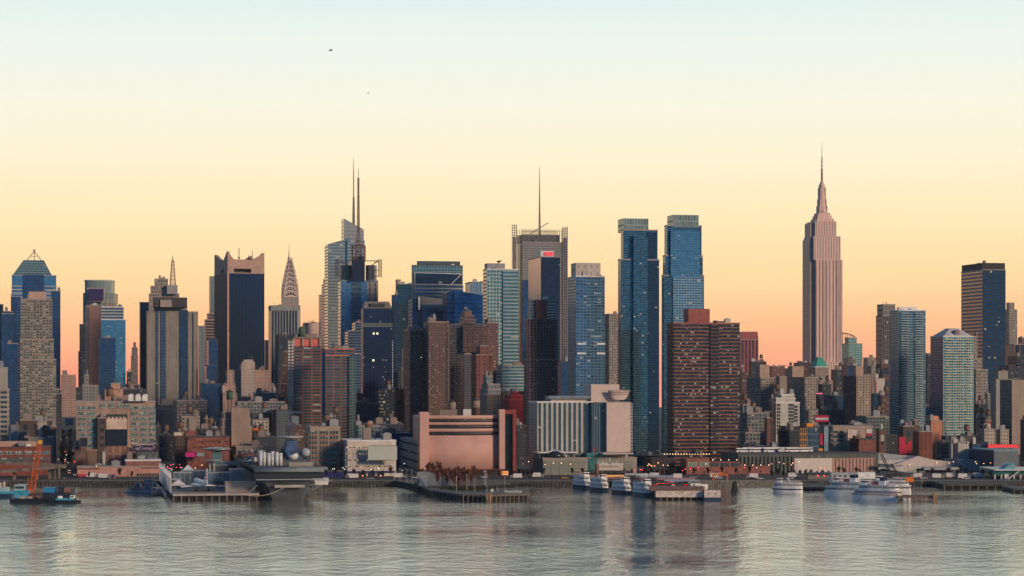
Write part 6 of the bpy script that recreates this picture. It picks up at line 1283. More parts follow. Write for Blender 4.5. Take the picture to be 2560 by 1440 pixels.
for k in range(0): pass

# ------------------------------------------------------------------ piers
def pier(name, lb, c0, w, L, zt=3.6, z_end=None, rz=None, pile=True, m=conc, grp=None, u=U, v=V, th=1.1, step=4.0):
    r = thing(name, lb, 'pier', (c0.x, c0.y, 0), 0, grp); pl = [c0, c0 + u * w, c0 + u * w + v * L, c0 + v * L]
    MB().prism([(q.x, q.y) for q in pl], zt - th, zt, bottom=True).build('deck', m, r, True)
    cur = MB(); 
    for a_, b_ in ((pl[0], pl[1]), (pl[0], pl[3]), (pl[1], pl[2])):
        d_ = b_ - a_; n_ = max(1, int(d_.length / 9)); cur.tube((a_.x, a_.y, zt + 1.1), (b_.x, b_.y, zt + 1.1), .07, 3); cur.tube((a_.x, a_.y, zt + .6), (b_.x, b_.y, zt + .6), .05, 3)
        for k in range(n_ + 1): q = a_ + d_ * (k / n_); cur.tube((q.x, q.y, zt), (q.x, q.y, zt + 1.15), .07, 3)
    cur.build('railing', steel, r, True)
    if pile:
        p0 = None; spots = [c0 + u * (k * step + .5) for k in range(int(w / step) + 1)] + [c0 + v * (k * step * 2 + 3) for k in range(int(min(L, 150) / step / 2))]
        for q in spots[:95]:
            if p0 is None: p0 = MB().tube((0, 0, -2), (0, 0, zt - th), .28, 6).build('pile', plain('pile_tan', (.22, .18, .14), .9, var=.4), r); o = p0
            else: o = p0.copy(); COL.objects.link(o)
            q2 = q - v * .1 - u * (.1 if q not in spots[:int(w / step) + 1] else 0); o.location = (q2.x - r.location.x, q2.y - r.location.y, 0)
        q = pl; MB().prism([(a.x, a.y) for a in (q[0] + u * 1 + v * 1.5, q[1] - u * 1 + v * 1.5, q[2] - u, q[3] + u)], -1, zt - th).build('underside', plain('under_dark', (.02, .02, .022)), r, True)  # near-black block stands in for the shade below the deck
    return r
Dp = 1162
PC = Vector((gx(432, Dp), Dp, 0)); pier('museum_pier', 'long concrete pier carrying the white delta-wing airliner left of the aircraft carrier', PC, wpx(216, Dp), 165)
ZP = 3.6
def onp(a_, b_, z_=ZP): q = PC + U * a_ + V * b_; return Vector((q.x, q.y, z_))
# white post screen along its left edge
r = thing('white_post_screen', 'long row of tall white posts along the left edge of the airliner pier', 'fence', onp(-1, 70))
q0 = None
for k in range(34):
    q = onp(-.6, 6 + k * 4.6)
    if q0 is None: q0 = MB().tube((0, 0, 0), (0, 0, 10.5), .16, 4).tube((0, 0, 10.5), (.0, 0, 11), .3, 5).build('post', white, r); o = q0
    else: o = q0.copy(); COL.objects.link(o)
    o.location = q - r.location
a_, b_ = onp(-.6, 6), onp(-.6, 158); mb = MB()
for h in (2.5, 5, 7.5): mb.tube(a_ + Vector((0, 0, h)), b_ + Vector((0, 0, h)), .09, 3)
for k in range(160): q = onp(-.6, 6 + k * .95); mb.tube(q, q + Vector((0, 0, 7.5)), .06, 3)
mb.build('mesh_panel', plain('mesh_pale', (.5, .5, .46)), r, True)
# slanted gangway side facing left
mb = MB(); r = thing('truss_gangway', 'dark steel truss walkway hanging on the left side of the airliner pier', 'gangway', onp(-3, 60, 1))
for k in range(22):
    p0, p1 = onp(-3, 8 + k * 6, 1), onp(-3, 14 + k * 6, 1); up = Vector((0, 0, 2)); mb.tube(p0, p1, .12, 3); mb.tube(p0 + up, p1 + up, .12, 3); mb.tube(p0, p0 + up, .1, 3); mb.tube(p0, p1 + up, .1, 3)
mb.build('truss', steel, r, True)
# delta-wing airliner
def airliner():
    r = thing('delta_wing_airliner', 'white supersonic delta-wing airliner parked on the pier with its tail towards the river', 'airliner', onp(16.5, 34, ZP + 2.6), R(15))
    aw = plain('aircraft_white', (.78, .76, .73), .35, var=.04); sec = [(-31, .15, 1.2), (-26, .9, .8), (-18, 1.4, .3), (0, 1.5, 0), (18, 1.45, 0), (26, 1.1, -.2), (31, .4, -.6), (34, .05, -.9)]
    n = 12; mb = MB().ring([[(rr * math.cos(2 * math.pi * k / n), y, 2 + zz + rr * 1.1 * math.sin(2 * math.pi * k / n)) for k in range(n)] for y, rr, zz in sec]); mb.build('fuselage', aw, r)
    out = [(0, 15), (2.5, 8), (5.2, -2), (9, -11), (12.8, -17), (12.8, -19), (8, -20), (0, -20.5)]; mb = MB()
    for s in (-1, 1):
        P_ = [(s * x, y, 1.35 - abs(x) * .06) for x, y in out]; Q_ = [(x, y, z_ - .35) for x, y, z_ in P_]
        if s < 0: P_, Q_ = P_[::-1], Q_[::-1]
        mb.face(P_[::-1]); mb.face(Q_)
        for i in range(len(P_)): j = (i + 1) % len(P_); mb.face([P_[i], P_[j], Q_[j], Q_[i]])
    mb.build('delta_wing', aw, r); pr = [(-29, 3), (-30.5, 10.4), (-27.5, 10.6), (-23, 6.5), (-13, 3.3)]; mb = MB(); A = [(-.18, y, z_) for y, z_ in pr]; B = [(.18, y, z_) for y, z_ in pr]; mb.face(A); mb.face(B[::-1])
    for i in range(5): j = (i + 1) % 5; mb.face([A[j], A[i], B[i], B[j]])
    mb.build('tail_fin', aw, r)
    pr = [(-29.6, 5.6), (-30.2, 9.0), (-28.4, 9.2), (-26.4, 6.9), (-27.4, 5.4)]; mb = MB(); mb.prism([(-.23, 0), (.23, 0), (.23, .01), (-.23, .01)], 0, .001)
    mb = MB()
    for (y, z_, c) in ((-29.2, 8.6, 0), (-28.6, 7.6, 1), (-29.1, 6.7, 0), (-28.2, 5.8, 1), (-28.9, 5.1, 0)): mb.box((0, y, z_ - .3), (.5, 1.9, .55), 0, c)
    mb.build('tail_flag_marks', [plain('tail_red', (.5, .03, .05)), plain('tail_blue', (.03, .05, .22))], r)
    for s in (-1, 1):
        MB().box((s * 6, -15, .0), (3.6, 9, 1.1)).build('engine_pod', plain('pod_dark', (.12, .12, .13)), r); MB().tube((s * 3.4, -8, -2.4), (s * 3.4, -8, 1), .18, 5).tube((s * 3.4 - .5, -8, -2.1), (s * 3.4 + .5, -8, -2.1), .5, 10).build('main_gear', dsteel, r)
    MB().tube((0, 14, -2.4), (0, 14, 1), .15, 5).tube((-.3, 14, -2.2), (.3, 14, -2.2), .4, 10).build('nose_gear', dsteel, r)
    MB().box((0, 12, 3.32), (.5, 24, .12)).build('window_line', plain('pod_dark', (.12, .12, .13)), r)
airliner()
glp = plain('pavilion_glass', (.20, .27, .30), .25, .4, var=.3); glw = plain('pavilion_grey', (.42, .44, .43), .6)
def pav(lb, a_, b_, w, d_, h, mats=(glp, glw), z_=ZP, nm='pavilion', ribs=3.0, roof_over=.6):
    q = onp(a_, b_, z_); r = thing(nm, lb, 'pavilion', q, GA); MB().box((0, 0, 0), (w, d_, h)).build('walls', mats[0], r); MB().box((0, 0, h), (w + roof_over, d_ + roof_over, .4)).build('roof', mats[1], r)
    mb = MB(); k = -w / 2
    while k <= w / 2: mb.box((k, -d_ / 2 - .06, 0), (.18, .12, h)); k += ribs
    mb.build('frame_posts', mats[1], r); return r
pav('long low beige exhibition box on the pier right of the airliner', 36.5, 12, 16, 8, 5.5, (plain('box_beige', (.44, .38, .32)), plain('box_beige', (.44, .38, .32))), ribs=5)
pav('pale blue box on posts standing behind the airliner tail on the pier', 27, 48, 13, 8, 5, z_=ZP + 4); pav('grey-blue cube stair building on the pier beside the carrier hull', 37, 40, 8, 8, 8.5, (plain('cube_grey', (.30, .33, .32)), glw), z_=ZP + 2.6)
pav('glass entrance pavilion with white flat canopy on the pier', 9, 76, 10, 8, 8); pav('long glass shed at the land end of the airliner pier', 22, 100, 24, 8, 6, z_=ZP + 2); pav('small dark kiosk block beside the airliner nose', 4, 60, 6, 5, 5, (plain('kiosk_dark', (.08, .10, .12)), glw)); pav('dark stair tower with a round sloping roof on the pier', 30, 74, 8, 6, 12, (plain('stair_grey', (.16, .18, .19)), steel))
for (lb, a_, b_, h, z_) in (('small white peaked tent beside the airliner wing', 5, 42, 3.2, ZP), ('white twin-peaked tent at the head of the airliner pier', 16, 150, 4, ZP + 3)):
    r = thing('white_tent', lb, 'tent', onp(a_, b_, z_)); mb = MB(); base = [(-4, -3, 2.6), (4, -3, 2.6), (4, 3, 2.6), (-4, 3, 2.6)]
    for i in range(4): mb.face([base[i], base[(i + 1) % 4], (0, 0, 2.6 + h)])
    for x, y, z2 in base: mb.tube((x, y, 0), (x, y, 2.6), .1, 4)
    mb.build('canopy', white, r)
r = thing('glass_lift_tower', 'glass lift tower with saucer-like roof canopy at the head of the airliner pier', 'tower', onp(34, 158, ZP)); MB().box((0, 0, 0), (5, 5, 17)).build('shaft', plain('lift_glass', (.16, .28, .28), .3, .3), r); MB().lathe((0, 0, 17), [(1, 0), (7, 1.2), (9, 1.7), (7, 2.3), (1, 3)], 14).build('saucer_roof', steel, r); MB().box((12, 0, 9), (20, 2.5, 2.2)).build('footbridge', glw, r)
r = thing('glass_lift_tower', 'shorter glass lift shaft with flat disc roof behind the airliner tail', 'tower', onp(25, 66, ZP)); mb = MB()
for sx in (-1.2, 1.2): mb.box((sx, 0, 0), (1, 1, 14.5))
mb.build('legs', glw, r); MB().lathe((0, 0, 14.5), [(1, 0), (6, .5), (6, .9), (1, 1.1)], 14).build('disc_roof', steel, r)
# ------------------------------------------------------------------ aircraft carrier
ck = plain('navy_grey', (.085, .10, .12), .6, var=.18); ckd = plain('navy_grey_dark', (.05, .065, .08), .7, var=.2); ckdeck = plain('deck_dark', (.055, .065, .075), .9)
D = 1172; r = thing('aircraft_carrier', 'large grey aircraft carrier moored stern towards the river with its flat deck end overhanging', 'aircraft carrier', (gx(717, D), D, 0), GA)
L = 190; st = [(0, 9.5, 13), (3, 11.5, 13.5), (14, 13.5, 14), (60, 14.5, 14.5), (140, 13, 14), (L, 3, 12)]
rings = []
for y, bw_, tw_ in st: rings.append([(-tw_, y * .94 - (4 if y == 0 else 0), 12.5), (-bw_ * .95, y, 4), (-bw_ * .75, y + 3, -1), (bw_ * .75, y + 3, -1), (bw_ * .95, y, 4), (tw_, y * .94 - (4 if y == 0 else 0), 12.5)])
MB().ring(rings, 0, True, False).build('hull', ck, r)
mb = MB(); rd = [(-8.5, 15.6), (-7.5, 16.6), (-4, 17.2), (0, 17.4)]
mb.prism([(-18, -6), (19, -6), (19, 30), (17, 60), (17, L - 5), (-15, L - 5), (-20, 60), (-18, 30)], 16.3, 17.6, bottom=True); mb.build('flight_deck', ckdeck, r)
mb = MB()
prof = [(-6, 17.6), (-7.6, 17.2), (-8.4, 16.3), (-8.4, 15.2), (-6, 15.0)]
for (y0, z0_), (y1, z1_) in zip(prof, prof[1:]): mb.face([(-18, y1, z1_), (19, y1, z1_), (19, y0, z0_), (-18, y0, z0_)], None, 0, True)
for x in (-18, 19): pf = [(x, y, z_) for y, z_ in prof]; mb.face(pf if x > 0 else pf[::-1])
mb.build('round_down', plain('deck_edge_grey', (.18, .22, .24), .6), r)
MB().box((.5, -3.6, 11.6), (36.5, 5, 3.6)).build('hangar_gallery', plain('gallery_dark', (.02, .03, .045)), r); MB().box((1, -6.4, 10.9), (36, .8, .5)).build('gallery_edge', steel, r)  # dark box painted in as the shadow beneath the overhanging flight deck
MB().box((1, -4.6, 6.8), (16, 2.4, 1.4)).build('stern_platform', plain('stern_beige', (.36, .34, .30)), r); mb = MB()
for k in range(7): mb.box((-1.5 + k * .9, -6.3, 9.1), (.5, .15, 1.0))
mb.build('stern_letters', plain('letter_dark', (.05, .05, .06)), r)
# island
MB().box((6, 40, 17.6), (9, 26, 5)).box((6, 40, 22.6), (7, 18, 5)).box((6, 38, 27.6), (5.5, 12, 3)).build('island', plain('island_navy', (.05, .10, .22), var=.3), r)
MB().box((6.5, 24, 17.6), (14, 5, 3)).build('lower_bridge', ck, r); MB().lathe((6, 26.5, 20.3), [(1.6, 0), (2.9, 1.6), (3.0, 2.6), (2.1, 4.0), (.3, 4.6)], 14).build('radar_dome', plain('dome_white', (.62, .64, .64), .4), r); MB().lathe((13.5, 34, 22), [(1.9, 0), (2.9, 1.6), (2.4, 3.8), (.2, 4.6)], 12).build('radar_dome', plain('dome_grey', (.32, .38, .42), .4), r)
MB().lathe((5, 36, 31.6), [(.5, 0), (7.6, 1.0), (7.6, 1.4), (1, 1.7)], 18).build('radar_disc', plain('disc_grey', (.40, .42, .42), .5), r)
mb = MB(); lattice(mb, (6, 44, 0), 30, 46, 1.6, .9, 6, .16, 5); mb.box((6, 44, 46), (14, 1, .5)); mb.box((6, 44, 39), (6, 3, .4)); mb.tube((5, 34, 31), (5, 34, 46), .2, 4); mb.build('mast', plain('mast_blue', (.08, .12, .2)), r)
MB().box((9, 46, 40), (4.5, 1, 4)).build('search_radar', plain('radar_mesh', (.14, .17, .2)), r)
mb = MB()
for k in range(6): mb.tube((-12.5 + k * 2.2, 18 + (k % 2), 17.6), (-12.5 + k * 2.2, 18 + (k % 2), 25.4 - (k % 3) * .5), 1.05, 8)
mb.build('wrapped_scaffold', plain('wrap_white', (.60, .63, .65), .6, var=.25, scale=.9), r)
mb = MB()
for k in range(12): mb.tube((-1 + k * 1.7, -2, 17.6), (-1 + k * 1.7, -2, 19.6), .08, 3)
mb.tube((-1, -2, 19.6), (18, -2, 19.6), .08, 3); mb.box((8, 6, 17.6), (13, 7, 2.2)); mb.build('deck_enclosure', plain('stern_beige', (.36, .34, .30)), r)
for s in (1,): 
    mb = MB(); pv = None
    for k in range(11): 
        t = k / 10; q = Vector((-1 - 24 * t, -5 - 6 * t, 7.2 - 3.4 * t - 2.6 * math.sin(math.pi * t))); 
        if pv: mb.tube(pv, q, .16, 5)
        pv = q
    mb.build('mooring_rope', plain('rope_tan', (.46, .40, .28)), r); mb = MB(); pv = None
    for k in range(9):
        t = k / 8; q = Vector((-16 - 8 * t, 0 - 10 * t, 8 - 4.2 * t - 1.2 * math.sin(math.pi * t)))
        if pv: mb.tube(pv, q, .12, 4)
        pv = q
    mb.build('mooring_rope', plain('rope_tan', (.46, .40, .28)), r)
rg = random.Random(12)
mb = MB()
for k in range(26): x, y = rg.uniform(1, 13), rg.uniform(26, 56); mb.box((x, y, 17.6 + (4 if 34 < y < 50 and x < 10 else 0)), (rg.uniform(.5, 2), rg.uniform(.5, 2), rg.uniform(1, 5)), rg.random())
mb.build('deck_equipment', ck, r); mb = MB()
for k in range(18): x, y = rg.uniform(0, 12), rg.uniform(30, 52); mb.tube((x, y, 22), (x + rg.uniform(-.8, .8), y, rg.uniform(27, 37)), .1, 3)
for k in range(14): mb.tube((-17.5, -4 + k * 9, 17.6), (-17.5, -4 + k * 9, 18.8), .07, 3)
mb.build('whip_aerials', steel, r); MB().box((5.8, 21.9, 24.0), (3.4, 1.2, 1.0)).build('dome_window', wdark, r)
for k in range(8): MB().box((-17 + k * 1.3, 60 + k * 9, 17.6), (2.2, 4, rg.uniform(1, 2.6)), .3 * k).build('deck_vehicle', plain('jet_grey', (.36, .38, .40), .4) if k % 2 else ckd, r)
carrier_rot = GA
def ond(x, y, z_=17.6): c, s = math.cos(GA), math.sin(GA); return Vector((gx(717, 1172) + x * c - y * s, 1172 + x * s + y * c, z_))
def heli(lb, q, rz, c1, c2):
    r = thing('helicopter', lb, 'helicopter', q, rz); n = 10
    MB().ring([[(x, rr * math.cos(2 * math.pi * k / n), 2 + zz + rr * 1.1 * math.sin(2 * math.pi * k / n)) for k in range(n)] for x, rr, zz in ((-5.5, .3, .9), (-3, 1.1, .2), (0, 1.6, 0), (3, 1.4, -.1), (5, .5, -.4))]).build('body', c1, r)
    MB().tube((-4, 0, 2.8), (-11, 0, 3.6), .5, 8, r2=.2).box((-11, 0, 3.4), (1.4, .2, 2.6)).build('tail_boom', c2, r); mb = MB()
    for k in range(4): a_ = k * math.pi / 2 + .4; mb.tube((0, 0, 4.6), (8 * math.cos(a_), 8 * math.sin(a_), 4.1), .16, 4)
    mb.tube((0, 0, 3.4), (0, 0, 4.7), .3, 6); mb.build('rotor', dsteel, r); mb = MB()
    for x, y in ((2.5, 1.4), (2.5, -1.4), (-3, 0)): mb.tube((x, y, 0), (x * .9, y * .8, 1.6), .12, 4); mb.lathe((x, y, 0), [(.35, 0), (.35, .5)], 8)
    mb.build('landing_gear', rubber, r)
hk = plain('heli_orange', (.70, .10, .03), .4); hn = plain('heli_navy', (.04, .05, .10), .4); hw_ = plain('heli_white', (.6, .58, .56), .4)
heli('orange helicopter parked at the left end of the carrier deck', ond(-15, 120), 2.2, hk, hk); heli('orange and dark helicopter right of the fully orange one on the carrier deck', ond(-11, 96), 2.6, hk, hn); heli('dark navy helicopter in the middle of the carrier deck', ond(-10, 78), .7, hn, hn); heli('white-nosed dark helicopter next to the wrapped scaffold on the carrier deck', ond(-13, 50), 1.6, hw_, hn)
r = thing('parked_jet', 'striped grey jet with folded nose on the carrier deck above the pier cube', 'jet', ond(-16, 38), 1.9); n = 8; MB().ring([[(x, rr * math.cos(2 * math.pi * k / n), 1.9 + rr * math.sin(2 * math.pi * k / n)) for k in range(n)] for x, rr in ((-7, .6), (-3, 1), (3, .9), (7, .1))]).build('fuselage', plain('jet_grey', (.36, .38, .40), .4), r); MB().prism([(-4, -5), (-1, -5), (2, 0), (-1, 5), (-4, 5), (-5, 0)], 1.8, 2.0, bottom=True).build('wings', plain('jet_grey', (.36, .38, .40), .4), r); MB().prism([(-7, -.1), (-4, -.1), (-4, .1), (-7, .1)], 2.4, 0, ztop=[5, 3, 3, 5]).build('tail_fin', plain('tail_red', (.5, .03, .05)), r); MB().tube((0, 0, 0), (0, 0, 1.2), .3, 5).tube((4, 0, 0), (4, 0, 1.2), .2, 5).build('gear', rubber, r)
# small white hut and catwalk right of the carrier
D = 1215; r = thing('white_hut', 'small white gabled hut on a truss catwalk right of the carrier stern', 'hut', (gx(804, D), D, 6.0)); MB().box((0, 0, 0), (7, 5, 2.2)).build('walls', white, r); mb = MB(); mb.prism([(-3.8, -2.8), (3.8, -2.8), (3.8, 0), (-3.8, 0)], 2.2, 0, ztop=[2.2, 2.2, 3.9, 3.9]); mb.prism([(-3.8, 0), (3.8, 0), (3.8, 2.8), (-3.8, 2.8)], 2.2, 0, ztop=[3.9, 3.9, 2.2, 2.2]); mb.build('roof', white, r)
mb = MB(); r = thing('truss_catwalk', 'light steel truss catwalk from the carrier stern to the shore', 'catwalk', (gx(815, D), D, 5))
A_ = at(782, D, 5.8); B_ = at(832, 1318, 4.2); n_ = 12
for k in range(n_):
    a_ = A_ + (B_ - A_) * (k / n_); b_ = A_ + (B_ - A_) * ((k + 1) / n_); dn = Vector((0, 0, -2.4 * (1 - k / n_) - .4)); dn2 = Vector((0, 0, -2.4 * (1 - (k + 1) / n_) - .4)); mb.tube(a_, b_, .22, 4); mb.tube(a_ + dn, b_ + dn2, .14, 4); mb.tube(a_, a_ + dn, .12, 3); mb.tube(a_ + dn, b_, .12, 3)
for k in (1, 5): a_ = A_ + (B_ - A_) * (k / n_); mb.tube(a_, (a_.x, a_.y, -1), .25, 5)
mb.box((*(A_.xy), 5.7), (9, 4, .4)); mb.build('truss', steel, r, True)
# ------------------------------------------------------------------ park pier with winter trees
D = 1150; PK = Vector((gx(1150, D), D + 2, 0))
pts = [at(1080, 1205), at(1152, 1163), at(1224, 1158), at(1325, 1171), at(1322, 1215), at(1255, 1322), at(985, 1323), at(1045, 1268)]
r = thing('park_pier', 'broad park pier with timber pilings in front of the curved pink building', 'pier', (gx(1180, 1230), 1230, 0))
MB().prism([(p.x, p.y) for p in pts], 2.4, 3.4, bottom=True).build('deck', plain('park_paving', (.15, .135, .12), .9), r, True)
MB().prism(grow([(p.x, p.y) for p in pts], -2), -1, 2.4).build('underside', plain('under_dark', (.02, .02, .022)), r, True)  # black fill as the shade between the park piles
p0 = None
for i in range(7):
    a_, b_ = pts[i], pts[(i + 1) % len(pts)]
    if i in (3, 4, 5): continue
    n_ = int((b_ - a_).length / 2.6)
    for k in range(n_):
        q = a_ + (b_ - a_) * ((k + .5) / n_)
        if p0 is None: p0 = MB().tube((0, 0, -2), (0, 0, 3.3), .26, 6).build('pile', plain('pile_tan', (.22, .18, .14), .9, var=.4), r); o = p0
        else: o = p0.copy(); COL.objects.link(o)
        o.location = (q.x - r.location.x, q.y - r.location.y - .2, random.uniform(-.2, .35))
n_ = 24; a_, b_ = pts[2], pts[3]
mb = MB()
for i in (0, 1, 2): 
    a_, b_ = pts[i], pts[i + 1]; mb.tube((a_.x, a_.y, 4.5), (b_.x, b_.y, 4.5), .08, 3); n_ = int((b_ - a_).length / 3)
    for k in range(n_): q = a_ + (b_ - a_) * (k / n_); mb.tube((q.x, q.y, 3.4), (q.x, q.y, 4.5), .07, 3)
mb.build('railing', steel, r, True)
props(sheet('lawn', [tuple(at(1125, 1196).xy), tuple(at(1225, 1186).xy), tuple(at(1240, 1235).xy), tuple(at(1075, 1255).xy)], 3.46, plain('lawn_dull', (.07, .09, .05), .95, var=.3)), kind='structure')
r = thing('piling_cluster', 'rusty box-like piling cluster at the front edge of the park pier', 'pilings', (gx(1222, 1156), 1155, 0)); mb = MB()
for k in range(9): mb.tube((random.uniform(-1.8, 1.8), random.uniform(-1, 1), -2), (random.uniform(-1.8, 1.8), random.uniform(-1, 1), random.uniform(3, 4.6)), .34, 6)
mb.build('timber_piles', plain('pile_rust', (.34, .22, .14), .9, var=.4), r)
# sloping green pavilion and grey building at the left part of the park
r = thing('sloping_lawn_pavilion', 'grey pavilion with a long sloping green roof on the park pier', 'pavilion', (gx(1100, 1262), 1262, 3.4))
x0, x1, x2 = gx(1044, 1265) - r.location.x, gx(1071, 1262) - r.location.x, gx(1140, 1255) - r.location.x
MB().box(((x0 + x1) / 2, 0, 0), (x1 - x0, 12, 7.6)).build('end_block', plain('pav_grey', (.26, .30, .30)), r)
mb = MB(); mb.prism([(x1, -5), (x2, -5), (x2, 5), (x1, 5)], 0, 0, ztop=[7.4, .6, .6, 7.4]); mb.build('sloping_roof', plain('lawn_slope', (.09, .12, .07), .9, var=.4), r)
mb = MB(); mb.prism([(x1, -5.6), (x2, -5.6), (x2, -5.1), (x1, -5.1)], 0, 0, ztop=[8.2, 1.2, 1.2, 8.2]); mb.build('roof_edge', steel, r); MB().tube((x0 + 2, -7, 4), (x0 + 6, -12, -1), .8, 8).build('spillway', white, r)
b0_ = None
for k in range(12):
    q = at(1266 + k * 3.4, 1176, 3.4)
    if b0_ is None: b0_ = thing('white_bollard', '', 'bollard', q, 0, 'white bollards near the end of the park pier'); MB().tube((0, 0, 0), (0, 0, 1.3), .22, 6).build('post', white, b0_); MB().lathe((0, 0, 1.3), [(.3, 0), (.1, .3)], 6).build('cap', steel, b0_); b0_['label'] = 'short white bollard in the row at the river end of the park pier'
    else: dup(b0_, q)
hedge = plain('hedge_dark', (.035, .05, .03), .95, var=.5, scale=.8)
for k, (a_, Y_, w_, lb) in enumerate([(1095, 1262, 26, 'dark clipped hedge on the left side of the park pier'), (1160, 1222, 24, 'dark hedge in the middle of the park pier lawn'), (1200, 1205, 20, 'low dark hedge behind the lamp posts of the park pier'), (1235, 1228, 22, 'dark hedge right of the park lawn'), (1290, 1240, 16, 'small dark hedge at the right back of the park pier'), (1130, 1205, 14, 'short dark hedge near the river edge of the park pier')]):
    q = at(a_, Y_, 3.4); r = thing('hedge', lb, 'hedge', q, .06 * k); rg = random.Random(k); mb = MB()
    for i in range(int(w_ * 14)): x, y, z_ = rg.uniform(-w_ / 2, w_ / 2), rg.uniform(-1.3, 1.3), rg.uniform(0, 1.5); d_ = Vector((rg.uniform(-1, 1), rg.uniform(-1, 1), rg.uniform(-1, 1))).normalized() * .4; e_ = d_.orthogonal().normalized() * .35; c_ = Vector((x, y, z_ + .2)); mb.face([c_ - d_, c_ + e_, c_ + d_, c_ - e_])
    mb.build('foliage', hedge, r)
r = thing('playground', 'cluster of grey play structures and poles on the park pier near its river end', 'playground', at(1255, 1190, 3.4)); rg = random.Random(8); mb = MB(); 
for i in range(16): x, y = rg.uniform(-9, 9), rg.uniform(-5, 5); mb.tube((x, y, 0), (x + rg.uniform(-.6, .6), y, rg.uniform(1.2, 3.4)), .12, 4)
for i in range(6): mb.box((rg.uniform(-9, 9), rg.uniform(-5, 5), 0), (rg.uniform(1, 2.5), rg.uniform(1, 2), rg.uniform(.6, 1.6)), rg.random())
mb.build('play_frames', steel, r)
# bare trees
bark = plain('bark_reddish', (.20, .095, .08), .9); twig = plain('twigs_reddish', (.26, .115, .095), .95, var=.35, scale=1.2); twigd = plain('twigs_dark', (.035, .04, .045), .95, var=.3, scale=1)
def tree(seed, h=11.5, tw=twig, dens=1100, spread=.30):
    rg = random.Random(seed); r = thing('bare_tree', '', 'tree'); mb = MB(); tw_ = MB(); tips = []
    mb.tube((0, 0, -.2), (0, 0, h * .16), .17, 6, r2=.12)
    def br(p, d, l, rad, lev):
        q = p + d * l; mb.tube(p, q, rad, 4, r2=rad * .6)
        tips.append((p, q))
        if lev < 3:
            for k in range(3 if lev else 5): br(p + d * l * rg.uniform(.15, 1), (d + Vector((rg.uniform(-1, 1), rg.uniform(-1, 1), rg.uniform(-.1, .8))) * .62).normalized(), l * .68, rad * .55, lev + 1)
    br(Vector((0, 0, h * .14)), Vector((0, 0, 1)), h * spread * 1.12, .11, 0); mb.build('trunk', bark, r)
    for k in range(dens):
        a_, b_ = rg.choice(tips); p = a_ + (b_ - a_) * rg.random(); d = (Vector((rg.uniform(-1, 1), rg.uniform(-1, 1), rg.uniform(-.2, 1)))).normalized(); q = p + d * rg.uniform(.5, 1.3); s = d.orthogonal().normalized() * .07
        tw_.face([p - s, p + s, q])
        s2 = d.cross(s).normalized() * .07; tw_.face([p - s2, p + s2, q])
    tw_.build('crown', tw, r); return r
TR = [tree(1), tree(2), tree(3)]; TD = [tree(11, 11, twigd, 900, .34), tree(12, 10, twigd, 900, .36)]
for t in TR: t['group'] = 'bare reddish trees in the park in front of the curved pink building'; t.location = (0, 0, -400)
for t in TD: t['group'] = 'dark trees lining the street canyon'
rg = random.Random(5); used = set(); ordn = ['first', 'second', 'third', 'fourth', 'fifth', 'sixth', 'seventh', 'eighth', 'ninth', 'tenth', 'eleventh', 'twelfth', 'thirteenth', 'fourteenth', 'fifteenth', 'sixteenth', 'seventeenth', 'eighteenth', 'nineteenth', 'twentieth', 'twenty-first', 'twenty-second', 'twenty-third', 'twenty-fourth', 'twenty-fifth', 'twenty-sixth', 'twenty-seventh', 'twenty-eighth', 'twenty-ninth', 'thirtieth'] + [f'{a}-{b}' for a in ('thirty', 'forty', 'fifty') for b in ('first', 'second', 'third', 'fourth', 'fifth', 'sixth', 'seventh', 'eighth', 'ninth')]
ordn += [o.replace('thirty', 'sixty').replace('forty', 'seventy').replace('fifty', 'eighty') for o in ordn[30:]] + [f'{k}th' for k in range(87, 140)]
def place(pool, spots, label, used_, rz=True, sc=(.85, 1.2), z_=G0):
    for i, (px_, Y) in enumerate(sorted(spots)):
        k = i % len(pool); t = pool[k]; loc = (gx(px_, Y), Y, z_); lb = label.format(ordn[i]); s = rg.uniform(*sc); a_ = rg.uniform(0, 6.28) if rz is True else rz
        if t.name not in used_: used_.add(t.name); t.location = loc; t['label'] = lb; t.scale = (s,) * 3; t.rotation_euler = (0, 0, a_)
        else: dup(t, loc, a_, lb, s)
place(TR, [(1052, 1285), (1068, 1330), (1084, 1322), (1104, 1326), (1118, 1300), (1128, 1275), (1136, 1252), (1145, 1240), (1150, 1268), (1158, 1247), (1163, 1236), (1170, 1255), (1176, 1243), (1184, 1320), (1190, 1330), (1142, 1300), (1132, 1235), (1155, 1300), (1108, 1232), (1120, 1226), (1140, 1218), (1148, 1212), (1156, 1222), (1166, 1214), (1095, 1245)],
      'bare reddish winter tree in the park, {} from the left', used, z_=3.4)
place(TD, [(px_ + s * 9, Y) for Y, px_ in [(1480, 166), (1560, 166), (1640, 166), (1730, 166), (1830, 166), (1950, 166), (2100, 166), (2280, 166), (1520, 163), (1600, 169), (1690, 163), (1780, 169)] for s in (-1, 1)] , 'dark bare tree in the deep street canyon at left, {} from the left', used, sc=(.9, 1.3))
used2 = set(); T2 = [tree(21, 6, twigd, 500), tree(22, 7, twigd, 500)]
for t in T2: t['group'] = 'bare dark trees along the waterfront road'
